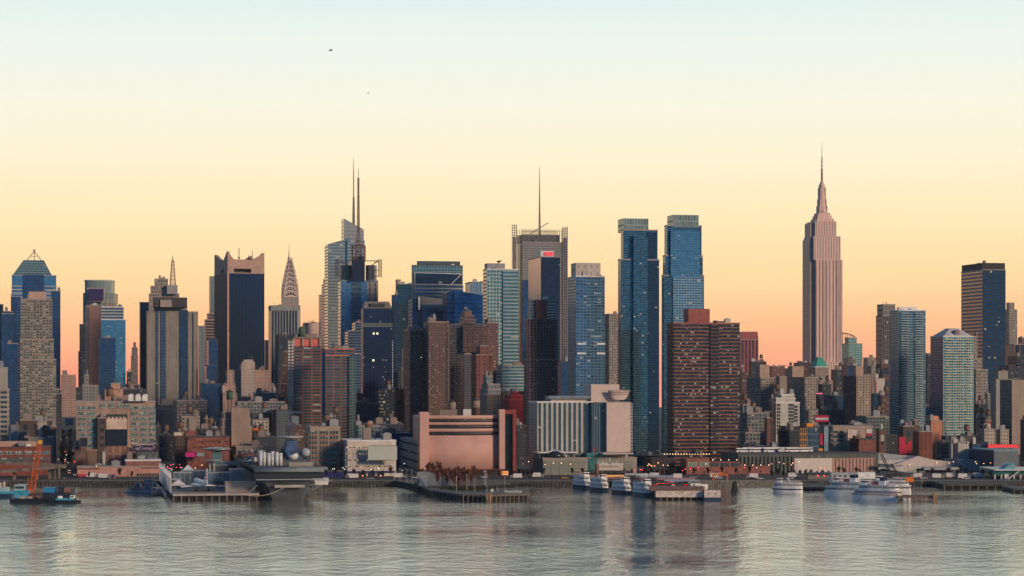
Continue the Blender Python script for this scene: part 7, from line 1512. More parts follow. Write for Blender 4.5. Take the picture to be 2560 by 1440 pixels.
place(T2, [(222, 1350), (300, 1350), (330, 1352), (625, 1345), (640, 1342), (1360, 1385), (1430, 1388), (1455, 1385), (1560, 1385), (1580, 1383), (1735, 1392), (1770, 1390), (1805, 1392), (1840, 1390), (1875, 1392), (2098, 1395), (2110, 1396), (2140, 1395), (2150, 1396), (2296, 1380), (2330, 1385), (2400, 1400), *[(x_, 1352 + (x_ * 7) % 22) for x_ in list(range(655, 1000, 23)) + list(range(1275, 1345, 11)) + list(range(1595, 1700, 12)) + list(range(1930, 2080, 14)) + list(range(2330, 2480, 21))], (2352, 1470), (2366, 1466), (2380, 1465), (2395, 1464), (2410, 1462)], 'small dark bare tree beside the waterfront road, {} from the left', used2)

# ------------------------------------------------------------------ lamps, signals
def lamp(name, h, arm, m, r0=.35, pm=dsteel, group=None):
    t = thing(name, '', 'street lamp', group=group); mb = MB().tube((0, 0, 0), (0, 0, h), .13, 5, r2=.08)
    if arm: mb.tube((0, 0, h), (arm, 0, h + .3), .08, 4)
    mb.lathe((0, 0, 0), [(.25, 0), (.2, .8)], 6); mb.build('pole', pm, t); MB().lathe((arm, 0, h - .1), [(.05, -r0), (r0, 0), (.05, r0)], 8).build('lamp', m, t); return t
L1 = lamp('street_lamp', 8, 1.2, glow('lamp_orange', (1, .45, .18), 5), .24, group='orange street lamps along the waterfront road'); L2 = lamp('park_lamp', 9, 0, glow('lamp_faint_glow', (.5, .5, .5), .3), .3, steel, group='unlit pale lamp posts on the park pier')  # globes of the unlit park lamps are brightened by a faint glow
MB().tube((-1.6, 0, 8.4), (1.6, 0, 8.4), .07, 4).build('cross_arm', steel, L2)
L3 = lamp('traffic_signal', 5.2, .8, glow('signal_red', (1, .05, .08), 7), .22, group='red traffic signals'); L3['category'] = 'traffic light'
L4 = lamp('street_lamp', 7, .6, glow('lamp_white', (1, .9, .75), 5), .2, group='white lamps on the quay')
us = set()
place([L1], [(1358, 1375), (1378, 1372), (1398, 1372), (1421, 1372), (1617, 1352), (1622, 1356), (1625, 1350), (1632, 1356), (1653, 1360), (1615, 1366), (1665, 1366), (1640, 1372), (1316, 1392), (1925, 1398), (1943, 1398), (1955, 1385), (1974, 1372), (1977, 1380), (1992, 1400), (2270, 1392), (2337, 1400), (2368, 1405), (2472, 1410), (2434, 1400), (2437, 1396), (2455, 1398), (2378, 1392), (540, 1372), (500, 1365), (1760, 1380), (236, 1352), (540, 1345)], 'lit orange street lamp along the waterfront road, {} from the left', us, rz=0, sc=(.9, 1.15))
place([L3], [(1597, 1352), (1602, 1350), (1722, 1372), (1704, 1366), (1710, 1376), (1742, 1376), (1857, 1378), (2046, 1385), (2058, 1386), (424, 1420), (430, 1440), (446, 1448), (438, 1400), (420, 1396), (425, 1380), (447, 1390), (471, 1372), (166, 1560), (160, 1700), (172, 1900), (183, 1480), (159, 1480), (166, 2100), (1583, 1356), (415, 1392)], 'red traffic signal or tail light glow, {} from the left', us, rz=0, sc=(.9, 1.2))
place([L4], [(802, 1352), (830, 1352), (834, 1352), (855, 1353), (859, 1353), (926, 1345), (944, 1345), (1004, 1340), (1172, 1300), (1008, 1420), (1548, 1362), (164, 1600), (169, 1720), (161, 1500), (1890, 1372), (2500, 1360), (452, 1360), (486, 1356), (596, 1290)], 'white lamp glowing low on the quayside, {} from the left', us, rz=0, sc=(.8, 1.0))
place([L2], [(1017, 1290), (1030, 1280), (1112, 1255), (1120, 1235), (1141, 1190), (1167, 1200), (1172, 1265), (1187, 1178), (1210, 1250), (1213, 1255), (1262, 1205), (1216, 1215), (1063, 1300), (985, 1320), (1000, 1315)], 'unlit pale lamp post on the park pier, {} from the left', us, rz=0, sc=(.8, 1.0), z_=3.4)
# ------------------------------------------------------------------ cars
carcols = [('white', (.62, .62, .60)), ('dark grey', (.06, .07, .08)), ('silver', (.36, .38, .40)), ('red', (.40, .03, .03)), ('yellow', (.70, .38, .03)), ('navy', (.02, .04, .12)), ('black', (.02, .02, .025))]
CARS = []
for nm_, c in carcols:
    t = thing('parked_car', '', 'car', (0, 0, 0), 0, 'cars on the waterfront road, streets and pier')
    m = plain('car_' + nm_.replace(' ', '_'), c, .3, .2, var=.05, spec=.5); prof = [(-2.2, .35), (2.2, .35), (2.25, .8), (1.2, .95), (-2.15, 1.0)]
    mb = MB(); A = [(x, -.88, z_) for x, z_ in prof]; B = [(x, .88, z_) for x, z_ in prof]; mb.face(A); mb.face(B[::-1])
    for i in range(5): j = (i + 1) % 5; mb.face([A[j], A[i], B[i], B[j]])
    mb.build('body', m, t); lo_, hi_ = [(-1.7, -.8, .95), (1.2, -.8, .95), (1.2, .8, .95), (-1.7, .8, .95)], [(-1.2, -.65, 1.45), (.5, -.65, 1.45), (.5, .65, 1.45), (-1.2, .65, 1.45)]; mb = MB()
    for i in range(4): mb.face([lo_[i], lo_[(i + 1) % 4], hi_[(i + 1) % 4], hi_[i]])
    mb.build('windows', wdark, t); MB().face(hi_).build('roof', m, t)
    for x in (-1.35, 1.35):
        for y in (-.8, .8): w_ = MB().tube((x, y - .12, .33), (x, y + .12, .33), .33, 8).build('wheel', rubber, t)
    for y in (-.6, .6): MB().box((2.2, y, .6), (.1, .3, .2)).build('headlight', glow('headlamp', (1, .9, .7), 3), t); MB().box((-2.22, y, .7), (.1, .3, .2)).build('tail_light', glow('tail_lamp', (1, .04, .03), 3), t)
    CARS.append((nm_, t))
rg = random.Random(9); cs = []
for k in range(16): Y = 1392 + k * 34; cs.append(('far', Vector((0, 0, 0)) + Vector((-.2038 * Y + rg.choice([-5.5, -2, 2, 5.5]), Y, G0 + .02)), GA + (math.pi / 2 if k % 2 else -math.pi / 2), 'in the street canyon at left'))
for k in range(9): Y = 1390 + k * 22; q = Vector((gx(425, 1366), 1366, 0)) + V * (Y - 1366) + U * rg.uniform(-6, 6); cs.append(('far', Vector((q.x, q.y, G0 + .02)), GA - math.pi / 2, 'behind the airliner pier'))
for k in range(36): px_ = rg.uniform(150, 2500); Y = rg.choice([1343, 1349, 1356, 1362]); cs.append(('road', Vector((gx(px_, Y), Y, G0 + .02)), 0 if Y < 1352 else math.pi, 'on the waterfront road'))
for k in range(22): px_ = 1590 + rg.uniform(0, 130); Y = rg.choice([1228, 1244, 1262, 1280, 1300]); cs.append(('pier', Vector((gx(px_, Y), Y, 4.6)), GA + R(rg.choice([80, 92])), 'on the sightseeing boat pier'))
cs.sort(key=lambda c: (c[3], c[1].x / c[1].y)); cnt = {}; first = set()
for i, (_, p, a_, where) in enumerate(cs):
    nm_, t = CARS[rg.choices(range(7), [4, 3, 3, 1, 1, 2, 3])[0] if i > 6 else i]; key = (nm_, where); n_ = cnt.get(key, 0); cnt[key] = n_ + 1
    lb = f'{nm_} car {where}, {ordn[n_]} {nm_} one from the left'
    if nm_ not in first: first.add(nm_); t.location = p; t.rotation_euler = (0, 0, a_); t['label'] = lb
    else: dup(t, p, a_, lb)

t = thing('parked_truck', '', 'truck', (0, 0, 0), 0, 'box trucks along the waterfront road'); MB().box((-1, 0, .8), (5.4, 2.3, 2.5)).build('box_body', white, t); MB().box((2.7, 0, .5), (1.9, 2.1, 1.9)).build('cab', plain('cab_grey', (.2, .22, .24), .4), t); MB().box((3.3, 0, 1.5), (.8, 1.9, .7)).build('windscreen', wdark, t)
for x in (-2.4, 2.4): MB().tube((x, -1.15, .45), (x, 1.15, .45), .45, 8).build('axle_wheels', rubber, t)
for i, (px_, Y) in enumerate([(232, 1362), (262, 1349), (520, 1352), (655, 1360), (880, 1349), (1000, 1356), (1290, 1349), (1345, 1362), (1605, 1352), (1640, 1362), (1690, 1349), (1790, 1356), (1880, 1349), (1985, 1362), (2290, 1356), (2345, 1349), (2372, 1360), (2410, 1349), (2440, 1362)]):
    lb = f'white box truck on the waterfront road, {ordn[i]} box truck from the left'; p = (gx(px_, Y), Y, G0 + .02)
    if i == 0: t.location = p; t['label'] = lb
    else: dup(t, p, .0 if i % 2 else math.pi, lb)
# ------------------------------------------------------------------ boats
bw_ = plain('boat_white', (.88, .86, .80), .45, var=.12, scale=.6); bn = plain('boat_navy', (.02, .045, .09), .5); bt_ = plain('boat_teal', (.04, .10, .12), .5); awn = plain('awning_crimson', (.45, .03, .04), .7); bwin = plain('boat_glass', (.03, .05, .06), .15); rust = plain('rust_hull', (.50, .30, .20), .8, var=.4, scale=.8)
def hullring(L, B, zb, zt, bowp=.22, stern=.8, flare=1.08, n=14):
    def outline(k, z_): 
        pts_ = []
        for i in range(n + 1):
            t = i / n; x = -L / 2 + L * t
            w = B / 2 * (min(1, stern + (1 - stern) * t / .15) if t < .15 else 1) * (1 if t < 1 - bowp else math.sqrt(max(0, 1 - ((t - 1 + bowp) / bowp) ** 2)))
            pts_.append((x + (0 if k < 1 else L * .015 * (t > .8)), w * k))
        return [(x, -w, z_) for x, w in pts_] + [(x, w, z_) for x, w in reversed(pts_)]
    return outline
def ferry(lb, loc, rz, L, B, decks, hullm, band=None, awning=True, funnels=False, wheel=True, red_boxes=False, name='sightseeing_boat', cat='boat', group=None, hh=2.2, bowp=.3, stern_windows=True):
    r = thing(name, lb, cat, loc, rz, group); o = hullring(L, B, 0, hh, bowp)
    MB().ring([o(.86, -1), o(.95, .4), o(1.0, hh)], 0, True, False).build('hull', hullm, r); z_ = hh; Lk = L
    if band: MB().ring([o(1.01, hh - .1), o(1.02, hh + .45)], 0, True, False).build('bulwark', band, r)
    for k in range(decks):
        s = 1 - .0 * k; o2 = hullring(Lk * .94, B * .93, 0, 1, bowp + .06); sh = -L * .02 * (k + 1)
        def sh_(pts_): return [(x + sh, y, zz) for x, y, zz in pts_]
        MB().ring([sh_(o2(1, z_)), sh_(o2(1, z_ + .9))], 0, True, False).ring([sh_(o2(1, z_ + 1.9)), sh_(o2(1, z_ + 2.5))], 0, True, False).build('deck_house', bw_, r)
        MB().ring([sh_(o2(.95, z_ + .9)), sh_(o2(.95, z_ + 1.9))], 0, False, False).build('window_band', bwin, r)
        mb = MB(); base = sh_(o2(.985, z_ + .9)); m_ = len(base)
        for i in range(m_):
            a_, b_ = Vector(base[i]), Vector(base[(i + 1) % m_])
            for t in (0, .5): q = a_ + (b_ - a_) * t; mb.tube(q, q + Vector((0, 0, 1.0)), .12, 4)
        mb.build('window_posts', bw_, r)
        o3 = hullring(Lk * .99, B * 1.0, 0, 1, bowp + .04); MB().ring([sh_(o3(1, z_ + 2.5)), sh_(o3(1, z_ + 2.65))], 0, True, False).build('deck_edge', white, r)
        z_ += 2.65; Lk *= .86
    Lt = Lk
    if awning:
        MB().box((-Lt * .18, 0, z_ + 1.9), (Lt * .55, B * .8, .18)).build('awning', awn, r); mb = MB()
        for x in (-Lt * .44, -Lt * .18, Lt * .08):
            for y in (-B * .38, B * .38): mb.tube((x, y, z_), (x, y, z_ + 1.9), .07, 4)
        mb.build('awning_posts', white, r)
    mb = MB(); ol = hullring(Lt * 1.05, B * .93, 0, 1, bowp + .04)(1, z_ + 1); 
    for i in range(len(ol)): a_, b_ = Vector(ol[i]), Vector(ol[(i + 1) % len(ol)]); mb.tube(a_, b_, .05, 3); mb.tube(a_, a_ - Vector((0, 0, 1)), .05, 3)
    mb.build('railing', white, r)
    if wheel: MB().box((Lt * .3, 0, z_), (Lt * .16, B * .55, 1.1)).box((Lt * .3, 0, z_ + 1.9), (Lt * .18, B * .6, .35)).build('wheelhouse', bw_, r); MB().box((Lt * .3, 0, z_ + 1.1), (Lt * .15, B * .5, .8)).build('wheelhouse_windows', bwin, r)
    if funnels:
        for y in (-B * .22, B * .22): MB().prism([(-Lt * .3, y - .8), (-Lt * .12, y - .8), (-Lt * .12, y + .8), (-Lt * .3, y + .8)], z_, z_ + 2.2).build('funnel', bw_, r); MB().prism([(-Lt * .28, y - .7), (-Lt * .15, y - .7), (-Lt * .15, y + .7), (-Lt * .28, y + .7)], z_ + 2.2, z_ + 4.0, bottom=True).build('funnel_top', bn, r)
    if red_boxes: MB().box((-Lt * .02, 0, z_), (Lt * .18, B * .5, 1.5)).build('red_locker', awn, r)
    MB().tube((Lt * .24, 0, z_ + 1.5), (Lt * .24, 0, z_ + 5.5), .08, 4).build('mast', steel, r); return r
g = 'white sightseeing boats moored at the long pier'; av = GA - math.pi / 2
for (lb, px_, Y, L, aw, dk_) in [('leftmost white sightseeing boat with red awning moored beside the long pier', 1457, 1292, 28, True, 2), ('second white sightseeing boat from the left, without a red awning', 1500, 1262, 30, False, 2), ('third white sightseeing boat from the left, with two red awnings', 1556, 1230, 31, True, 2), ('rightmost white sightseeing boat, lit yellowish at its stern beside the white pier shed', 1609, 1206, 30, True, 2)]:
    ferry(lb, (gx(px_, Y), Y, 0), R(-66), 18, 6.2, dk_, bn if 'rightmost' not in lb else bt_, None, aw, wheel=True, group=g)
ferry('small white motor yacht with a dark stripe alone before the bus garage', (gx(1968, 1248), 1248, 0), R(180) + R(-22), 17, 6, 1, bw_, None, False, wheel=True, name='motor_yacht', hh=3.0, bowp=.45)
for o in list(COL.objects):
    if o.get('label', '').startswith('small white motor yacht'):
        MB().ring([hullring(17, 6, 0, 1, .45)(1.015, 1.5), hullring(17, 6, 0, 1, .45)(1.015, 2.2)], 0, False, False).build('dark_stripe', bn, o); MB().tube((-2, 0, 5.5), (0, 0, 8.2), .4, 6).build('radar_arch', white, o); MB().tube((1, 0, 8), (-4, 0, 8.2), .25, 5).build('arch_top', white, o)
ferry('left one of the two big white dinner cruise boats with twin dark funnels', (gx(2118, 1205), 1205, 0), R(180 - 30), 27, 8.5, 2, bw_, None, False, True, True, True, 'cruise_boat', hh=2.8, bowp=.4)
ferry('right one of the two big white dinner cruise boats, with a rust-stained hull', (gx(2190, 1172), 1172, 0), R(180 - 30), 27, 8.5, 2, bw_, rust, False, True, True, True, 'cruise_boat', hh=2.8, bowp=.4)
ferry('white ferry half hidden behind the rust-stained cruise boat', (gx(2222, 1232), 1232, 0), R(180 - 20), 24, 8, 2, bw_, None, False, False, True, False, 'ferry_boat', hh=2.4)
r = thing('white_barge_building', 'pale boxy two-storey barge building behind the left dinner cruise boat', 'houseboat', (gx(2142, 1245), 1245, 0), 0); MB().box((0, 0, -.5), (26, 9, 3)).build('barge_hull', bn, r); MB().box((-2, 0, 2.5), (22, 8, 5)).build('lower_house', plain('pale_house', (.50, .46, .42)), r); MB().box((-6, 0, 7.5), (18, 7, 4)).build('upper_house', plain('grey_house', (.36, .38, .38)), r)
MB().box((5, -.3, 8), (10, 6.5, 3.6)).build('white_house', bw_, r)
for k in range(5): MB().box((-13 + k * 3, -3.56, 9), (1, .15, 1.1)).build('window', bwin, r)
mb = MB(); mb.tube((7, -4.2, 3), (11, -4.2, 7.5), .14, 4); mb.tube((8, -4.2, 3), (12, -4.2, 7.5), .14, 4); mb.build('stair', white, r)
# long boat pier and shed
D = 1160; c0 = Vector((gx(1612, D + 40), D + 48, 0)); r = pier('boat_pier', 'long parking pier with cars and boats moored along its left side', Vector((gx(1650, 1168), 1168, 0)), wpx(136, 1168), 158, 4.4, v=(Vector((-.10, .995, 0))).normalized(), u=Vector((1, 0, 0)), m=asphalt, step=3.2)
c = at(1700, 1175, 4.45); r = thing('white_pier_shed', 'long white pier shed with a brown roof at the end of the parking pier', 'pier shed', (c.x, c.y, 1.6)); MB().box((-.5, -5, 0), (26, 6, 3.4)).build('walls', plain('shed_white', (.66, .57, .50), .8, var=.2, scale=.5), r); MB().box((-2.2, -4.8, 3.4), (29, 6.6, .25)).prism([(-16.7, -8.2), (12.3, -8.2), (12.3, -1.6), (-16.7, -1.6)], 3.6, 0, ztop=[3.9, 3.9, 5.8, 5.8]).build('brown_roof', plain('shed_roof', (.24, .14, .11), var=.2), r); MB().box((12.8, -5.3, -.2), (2, 6.4, 3.8)).build('brick_end', plain('shed_brick', (.34, .16, .10), var=.4, scale=1), r)
for x in (-6, -3, 1, 6): MB().box((x, -8.05, 2.1), (.5, .1, .4)).build('vent', wdark, r)
c = at(1780, 1166); r = thing('white_barge_cabin', 'small white cabin on a dark barge beside the white pier shed', 'barge', (c.x, c.y, 0)); MB().box((0, 0, -.5), (9, 6, 2.2)).build('barge_hull', bn, r); MB().box((0, 0, 1.7), (8.6, 5.4, 3.7)).build('cabin', plain('shed_white', (.66, .57, .50), .8, var=.2, scale=.5), r)
for x in (-2, 1.6): MB().box((x, -2.75, 3.2), (1.1, .12, 1)).build('window', plain('shutter_grey', (.30, .28, .26)), r)
for (px_, Y, s_, lb) in [(1752, 1195, 1.0, 'rounded white tank-like boat cabin above the barge cabin'), (1738, 1215, .8, 'white square cabin on the far side of the parking pier')]:
    c = at(px_, Y, 4.4); r = thing('white_cabin', lb, 'cabin', (c.x, c.y, c.z), .1); MB().box((0, 0, 0), (7 * s_, 4, 2.6 * s_)).box((0, 0, 2.6 * s_), (7.4 * s_, 4.2, .2)).build('body', bw_, r); MB().box((-1, -2.06, 1.2), (1.2, .1, .8)).build('window', wdark, r); MB().box((1.4, -2.06, 0), (.9, .1, 1.9)).build('door', plain('door_tan', TAN), r)
for (px_, Y, ln, m, lb) in [(1640, 1290, 20, plain('tent_blue', (.38, .45, .50)), 'pale blue awning roof along the parking pier'), (1690, 1262, 22, plain('tent_pink', (.52, .26, .24)), 'pinkish long awning roof on the parking pier'), (1705, 1240, 20, plain('tent_blue', (.38, .45, .50)), 'long pale blue canopy near the end of the parking pier'), (1600, 1318, 18, white, 'long white canopy at the head of the parking pier')]:
    c = at(px_, Y, 4.4); r = thing('long_canopy', lb, 'canopy', (c.x, c.y, c.z), .0); MB().prism([(-ln / 2, -1.6), (ln / 2, -1.6), (ln / 2, 1.6), (-ln / 2, 1.6)], 2.4, 0, ztop=[2.6, 2.6, 3.2, 3.2], bottom=True).build('roof', m, r); mb = MB()
    for x in (-ln / 2 + .5, 0, ln / 2 - .5):
        for y in (-1.4, 1.4): mb.tube((x, y, 0), (x, y, 2.5), .08, 4)
    mb.build('posts', steel, r)
# ticket pavilion with a cut-out skyline sign
c = at(1518, 1358); r = thing('ticket_pavilion', 'round-roofed ticket pavilion topped by a white sign with a cut-out skyline', 'pavilion', (c.x, c.y, G0)); MB().box((0, 0, 0), (22, 9, 3.4)).build('walls', plain('pav_brick', (.40, .17, .11)), r); MB().prism([(-14, -7), (14, -7), (15, 0), (12, 7), (-12, 7), (-15, 0)], 3.4, 4.6, bottom=True).build('roof', plain('pav_roof', (.05, .06, .07)), r); MB().box((1, -3, 5.1), (17.5, .8, 3.6)).build('sign_board', plain('sign_cream', (.66, .58, .48)), r)
rg = random.Random(4); mb = MB(); x = -7.5
while x < 9.4: w = rg.uniform(.35, .9); h = rg.uniform(.4, 1.9); mb.box((x + w / 2, -3, 8.7), (w * .8, .5, h)); x += w
mb.box((1.3, -3, 8.7), (.6, .5, 3)); mb.lathe((1.3, -3, 11.6), [(.6, 0), (.6, .7), (.1, 1.3)], 6); mb.build('skyline_cutout', white, r); mb = MB()
for k in range(19): mb.box((-6 + k * .7, -3.45, 7.2), (.42, .08, .45 if k % 3 else .3))
mb.build('sign_letters', plain('letter_dark', (.05, .05, .06)), r); MB().box((0, -4.56, 1.2), (20, .1, 1.1)).build('window_row', glow('pav_window', (.9, .5, .2), .25), r); MB().tube((-6.5, -6, 0), (-6.5, -6, 9.4), 1.3, 10).build('brown_column', plain('column_brown', (.20, .14, .11)), r)
MB().tube((-8.5, -7, 0), (-8.5, -7, 19), .14, 5).box((-8.5, -7, 17.5), (1.2, .1, 1.8)).build('flagpole', plain('flag_red', (.45, .08, .10)), r)
# dolphin, kiosk, digger
def dolphin(lb, px_, Y, h, n, m, sp=2.4):
    r = thing('mooring_dolphin', lb, 'mooring dolphin', (gx(px_, Y), Y, 0)); mb = MB()
    for k in range(n): a_ = 2 * math.pi * k / n; mb.tube((sp * math.cos(a_), sp * math.sin(a_), -2), (sp * .3 * math.cos(a_), sp * .3 * math.sin(a_), h + random.uniform(-.6, .6)), .34, 6)
    mb.build('timber_piles', m, r)
dolphin('dark conical cluster of mooring piles in front of the brick podium', 1837, 1262, 5.5, 14, plain('pile_dark', (.04, .055, .05), .9))
c = at(1263, 1300, 3.4); r = thing('lit_kiosk', 'small glowing orange kiosk at the back of the park pier', 'kiosk', c); MB().box((0, 0, 4.2), (3.6, 3, 2.4)).build('body', glow('kiosk_orange', (1, .42, .14), .45), r); MB().box((0, 0, 6.6), (4.4, 3.6, .4)).build('roof', dsteel, r); mb = MB()
for x in (-1.5, 1.5): mb.tube((x, 0, 0), (x, 0, 4.2), .15, 4)
for x in (-.8, .6): mb.box((x, -1.56, 5), (.6, .1, .9))
mb.build('legs', dsteel, r)
c = at(1800, 1330, G0); r = thing('orange_gantry', 'low orange steel gantry arch on the quay before the brick podium', 'gantry', c); mb = MB(); om = plain('orange_steel', (.62, .16, .03)); mb.box((-4, 0, 0), (1, 1, 3)); mb.box((4.5, 0, 0), (1, 1, 3)); mb.box((0, 0, 3), (10, 1.2, 1)); mb.build('frame', om, r); MB().box((.5, 0, 4), (2.4, 1.2, 1)).build('motor_box', om, r)
c = at(2275, 1190); r = thing('dock_platform', 'timber dock platform with mooring posts right of the cruise boats', 'dock', (gx(2294, 1158), 1158, 0)); MB().box((0, 8, 1.6), (21, 14, 1)).build('deck', plain('dock_wood', (.14, .11, .09), .9), r); mb = MB()
for k in range(9): mb.tube((-10 + k * 2.4, 1.2, -2), (-10 + k * 2.4, 1.2, 2.6), .28, 6)
mb.build('piles', plain('pile_tan', (.22, .18, .14), .9), r); MB().box((9.2, .2, -1), (2.2, 2, 5.6)).build('corner_block', plain('pile_rust', (.34, .22, .14), .9), r); mb = MB(); mb.tube((-3.5, 4, 2.6), (-3.5, 4, 10), .12, 4); mb.tube((3, 6, 2.6), (3, 6, 13), .12, 4); mb.build('poles', steel, r)
MB().box((-3.5, 4, 10), (4, 1.2, 2.6)).build('orange_sign', plain('orange_sign', (.75, .20, .03)), r)
pier('low_quay_pier', 'low stone quay jutting into the river before the green ferry terminal', Vector((gx(2365, 1275), 1283, 0)), wpx(185, 1275), 42, 3.0, u=Vector((1, 0, 0)), v=Vector((0, 1, 0)), m=stonew, step=5)
pier('dark_float', 'small dark float at the far right edge under the ferry terminal stair', Vector((gx(2533, 1240), 1240, 0)), 14, 30, 2.6, u=Vector((1, 0, 0)), v=Vector((0, 1, 0)), m=ckd)
pier('dark_dock', 'dark low dock between the motor yacht and the cruise boats', Vector((gx(2010, 1262), 1268, 0)), wpx(72, 1262), 50, 2.0, u=Vector((1, 0, 0)), v=Vector((0, 1, 0)), m=ckd)
r = thing('dockside_restaurant', 'dark low dockside building with flat roof and three flagpoles', BU, (gx(2050, 1345), 1345, G0)); MB().box((0, 0, 0), (16, 8, 3.2)).build('walls', plain('rest_wall', (.22, .19, .17)), r); MB().box((0, 0, 3.2), (18, 10, 1)).build('roof', plain('rest_roof', (.05, .08, .12)), r)
for x in (-5.5, -1, 4): MB().tube((x, -4, 3), (x, -4, 15), .1, 4).build('flagpole', white, r)
for x in (-2, 2): MB().lathe((x, -4.2, 2.4), [(.05, -.3), (.3, 0), (.05, .3)], 6).build('red_lamp', glow('signal_red', (1, .05, .08), 12), r)
# lattice crane booms before the hall
r = thing('derrick_crane', 'thin dark lattice derrick crane leaning in front of the white hall', 'crane', (gx(2230, 1360), 1360, G0)); mb = MB()
def boom(mb, p, q, w, n, r_=.12):
    p, q = Vector(p), Vector(q); d = (q - p); s = Vector((0, 1, 0)) * w; t = d.normalized().cross(Vector((0, 1, 0))) * w; prev = None
    for k in range(n + 1):
        c = p + d * (k / n); f_ = 1 - .5 * abs(k / n - .4); cs_ = [c + (s * a + t * b) * f_ for a, b in ((-1, -1), (1, -1), (1, 1), (-1, 1))]
        for i in range(4):
            mb.tube(cs_[i], cs_[(i + 1) % 4], r_ * .6, 3)
            if prev: mb.tube(prev[i], cs_[i], r_, 4); mb.tube(prev[i], cs_[(i + 1) % 4], r_ * .6, 3)
        prev = cs_
boom(mb, (gx(2222, 1360), 1360, 8), (gx(2203, 1360), 1360, gz(1135, 1360)), .8, 12); boom(mb, (gx(2243, 1360), 1360, 6), (gx(2228, 1360), 1360, gz(1160, 1360)), .6, 10); mb.box((gx(2235, 1360), 1360, G0), (9, 5, 3)); mb.build('lattice_booms', dsteel, r, True)
# ------------------------------------------------------------------ crane barge, tugs, submarine at left
D = 1148; om2 = plain('crane_orange', (.62, .13, .03), .6, var=.25); cy = plain('tug_cyan', (.05, .34, .50), .5, var=.2, scale=.6)
r = thing('crane_barge', 'black crane barge with cyan deckhouse and tall orange lattice boom', 'crane barge', (gx(72, D), D, 0)); w = wpx(82, D)
mb = MB(); mb.prism([(-w / 2, -6), (w / 2, -6), (w / 2, 8), (-w / 2, 8)], -.6, 2.2, bottom=True); mb.build('hull', bn if False else plain('hull_black', (.012, .018, .03), .6), r)
MB().box((-3.2, 1, 2.2), (8.4, 6, 4)).build('deckhouse', cy, r); MB().box((-4.6, 1.5, 6.2), (5.5, 4.5, 3)).box((-3.2, 1.5, 9.2), (5, 4, .3)).build('wheelhouse', plain('tug_pale', (.34, .50, .52), .5), r); MB().box((-4.6, -.8, 7.2), (4.6, .2, 1.2)).build('windows', bwin, r)
MB().box((4.4, 0, 2.2), (5, 7, 2.6)).build('winch_house', plain('winch_dark', (.06, .05, .05)), r); mb = MB()
for k in range(5): mb.tube((-7 + k * 3.4, -6, 2.2), (-7 + k * 3.4, -6, 3.6), .09, 4)
mb.tube((-8, -6, 3.6), (8, -6, 3.6), .09, 4); mb.box((-2, -5.8, 2.3), (2.2, .4, 1)); mb.box((2, -5.8, 2.3), (2.2, .4, 1)); mb.build('rail', plain('rail_peach', (.55, .35, .25)), r)
mb = MB(); boom(mb, (gx(79, D) - r.location.x, 0, 3.4), (gx(98, D) - r.location.x, 0, gz(1107, D)), 1.15, 16, .17); boom_o = mb.build('lattice_boom', om2, r); MB().box((gx(100, D) - r.location.x, 0, gz(1110, D)), (1.9, 2, 2)).build('boom_head', plain('crane_yellow', (.75, .36, .04)), r)
mb = MB(); mb.box((gx(73, D) - r.location.x, 0, 3), (1.6, 2.6, 4)); mb.tube((gx(71, D) - r.location.x, 0, 4), (gx(71, D) - r.location.x, 0, 13), .25, 4); mb.tube((gx(75, D) - r.location.x, 0, 4), (gx(75, D) - r.location.x, 0, 13), .25, 4); mb.tube((gx(71, D) - r.location.x, 0, 13), (gx(75, D) - r.location.x, 0, 13), .25, 4); mb.build('a_frame', om2, r)
r = thing('deck_barge', 'black barge carrying bright blue containers right of the crane barge', 'barge', (gx(147, D + 6), D + 6, 0)); w = wpx(78, D); mb = MB(); mb.prism([(-w / 2, -4), (w / 2, -4), (w / 2, 5), (-w / 2, 5)], -.6, 1.8, bottom=True); mb.build('hull', plain('hull_black', (.012, .018, .03), .6), r)
MB().box((-1, 0, 1.8), (14, 7, 3.2)).build('dark_house', plain('barge_dark', (.02, .035, .06)), r)
MB().box((-4.4, 0, 5), (5.6, 6, 2.6)).build('container', plain('container_blue', (.03, .26, .55), .5), r); MB().box((1.6, 0, 5), (3.4, 5, 3)).build('dark_crate', plain('barge_dark', (.02, .035, .06)), r); MB().box((5, 0, 5), (3.2, 5, 2.2)).build('rusty_crate', plain('crate_rust', (.28, .14, .10)), r); MB().box((7.4, 0, 2), (2, 4, 5.4)).build('grey_frame', ck, r)
r = thing('launch_boat', 'small white and cyan launch in front of the blue containers', 'boat', (gx(168, D - 5), D - 7, 0), 0); o = hullring(15, 4.4, 0, 1, .3); MB().ring([o(.8, -.6), o(1, 1.5)], 0, True, False).build('hull', plain('hull_black', (.012, .018, .03), .6), r); MB().box((-.8, 0, 1.5), (9, 2.8, 1)).build('cabin_base', cy, r); MB().box((-3.2, 0, 2.4), (2, 2.4, 1.3)).box((3.2, 0, 2.4), (2.2, 2.4, 1.6)).build('cabins', bw_, r); MB().box((3.2, -1.25, 3), (1.6, .1, .7)).build('window', bwin, r)
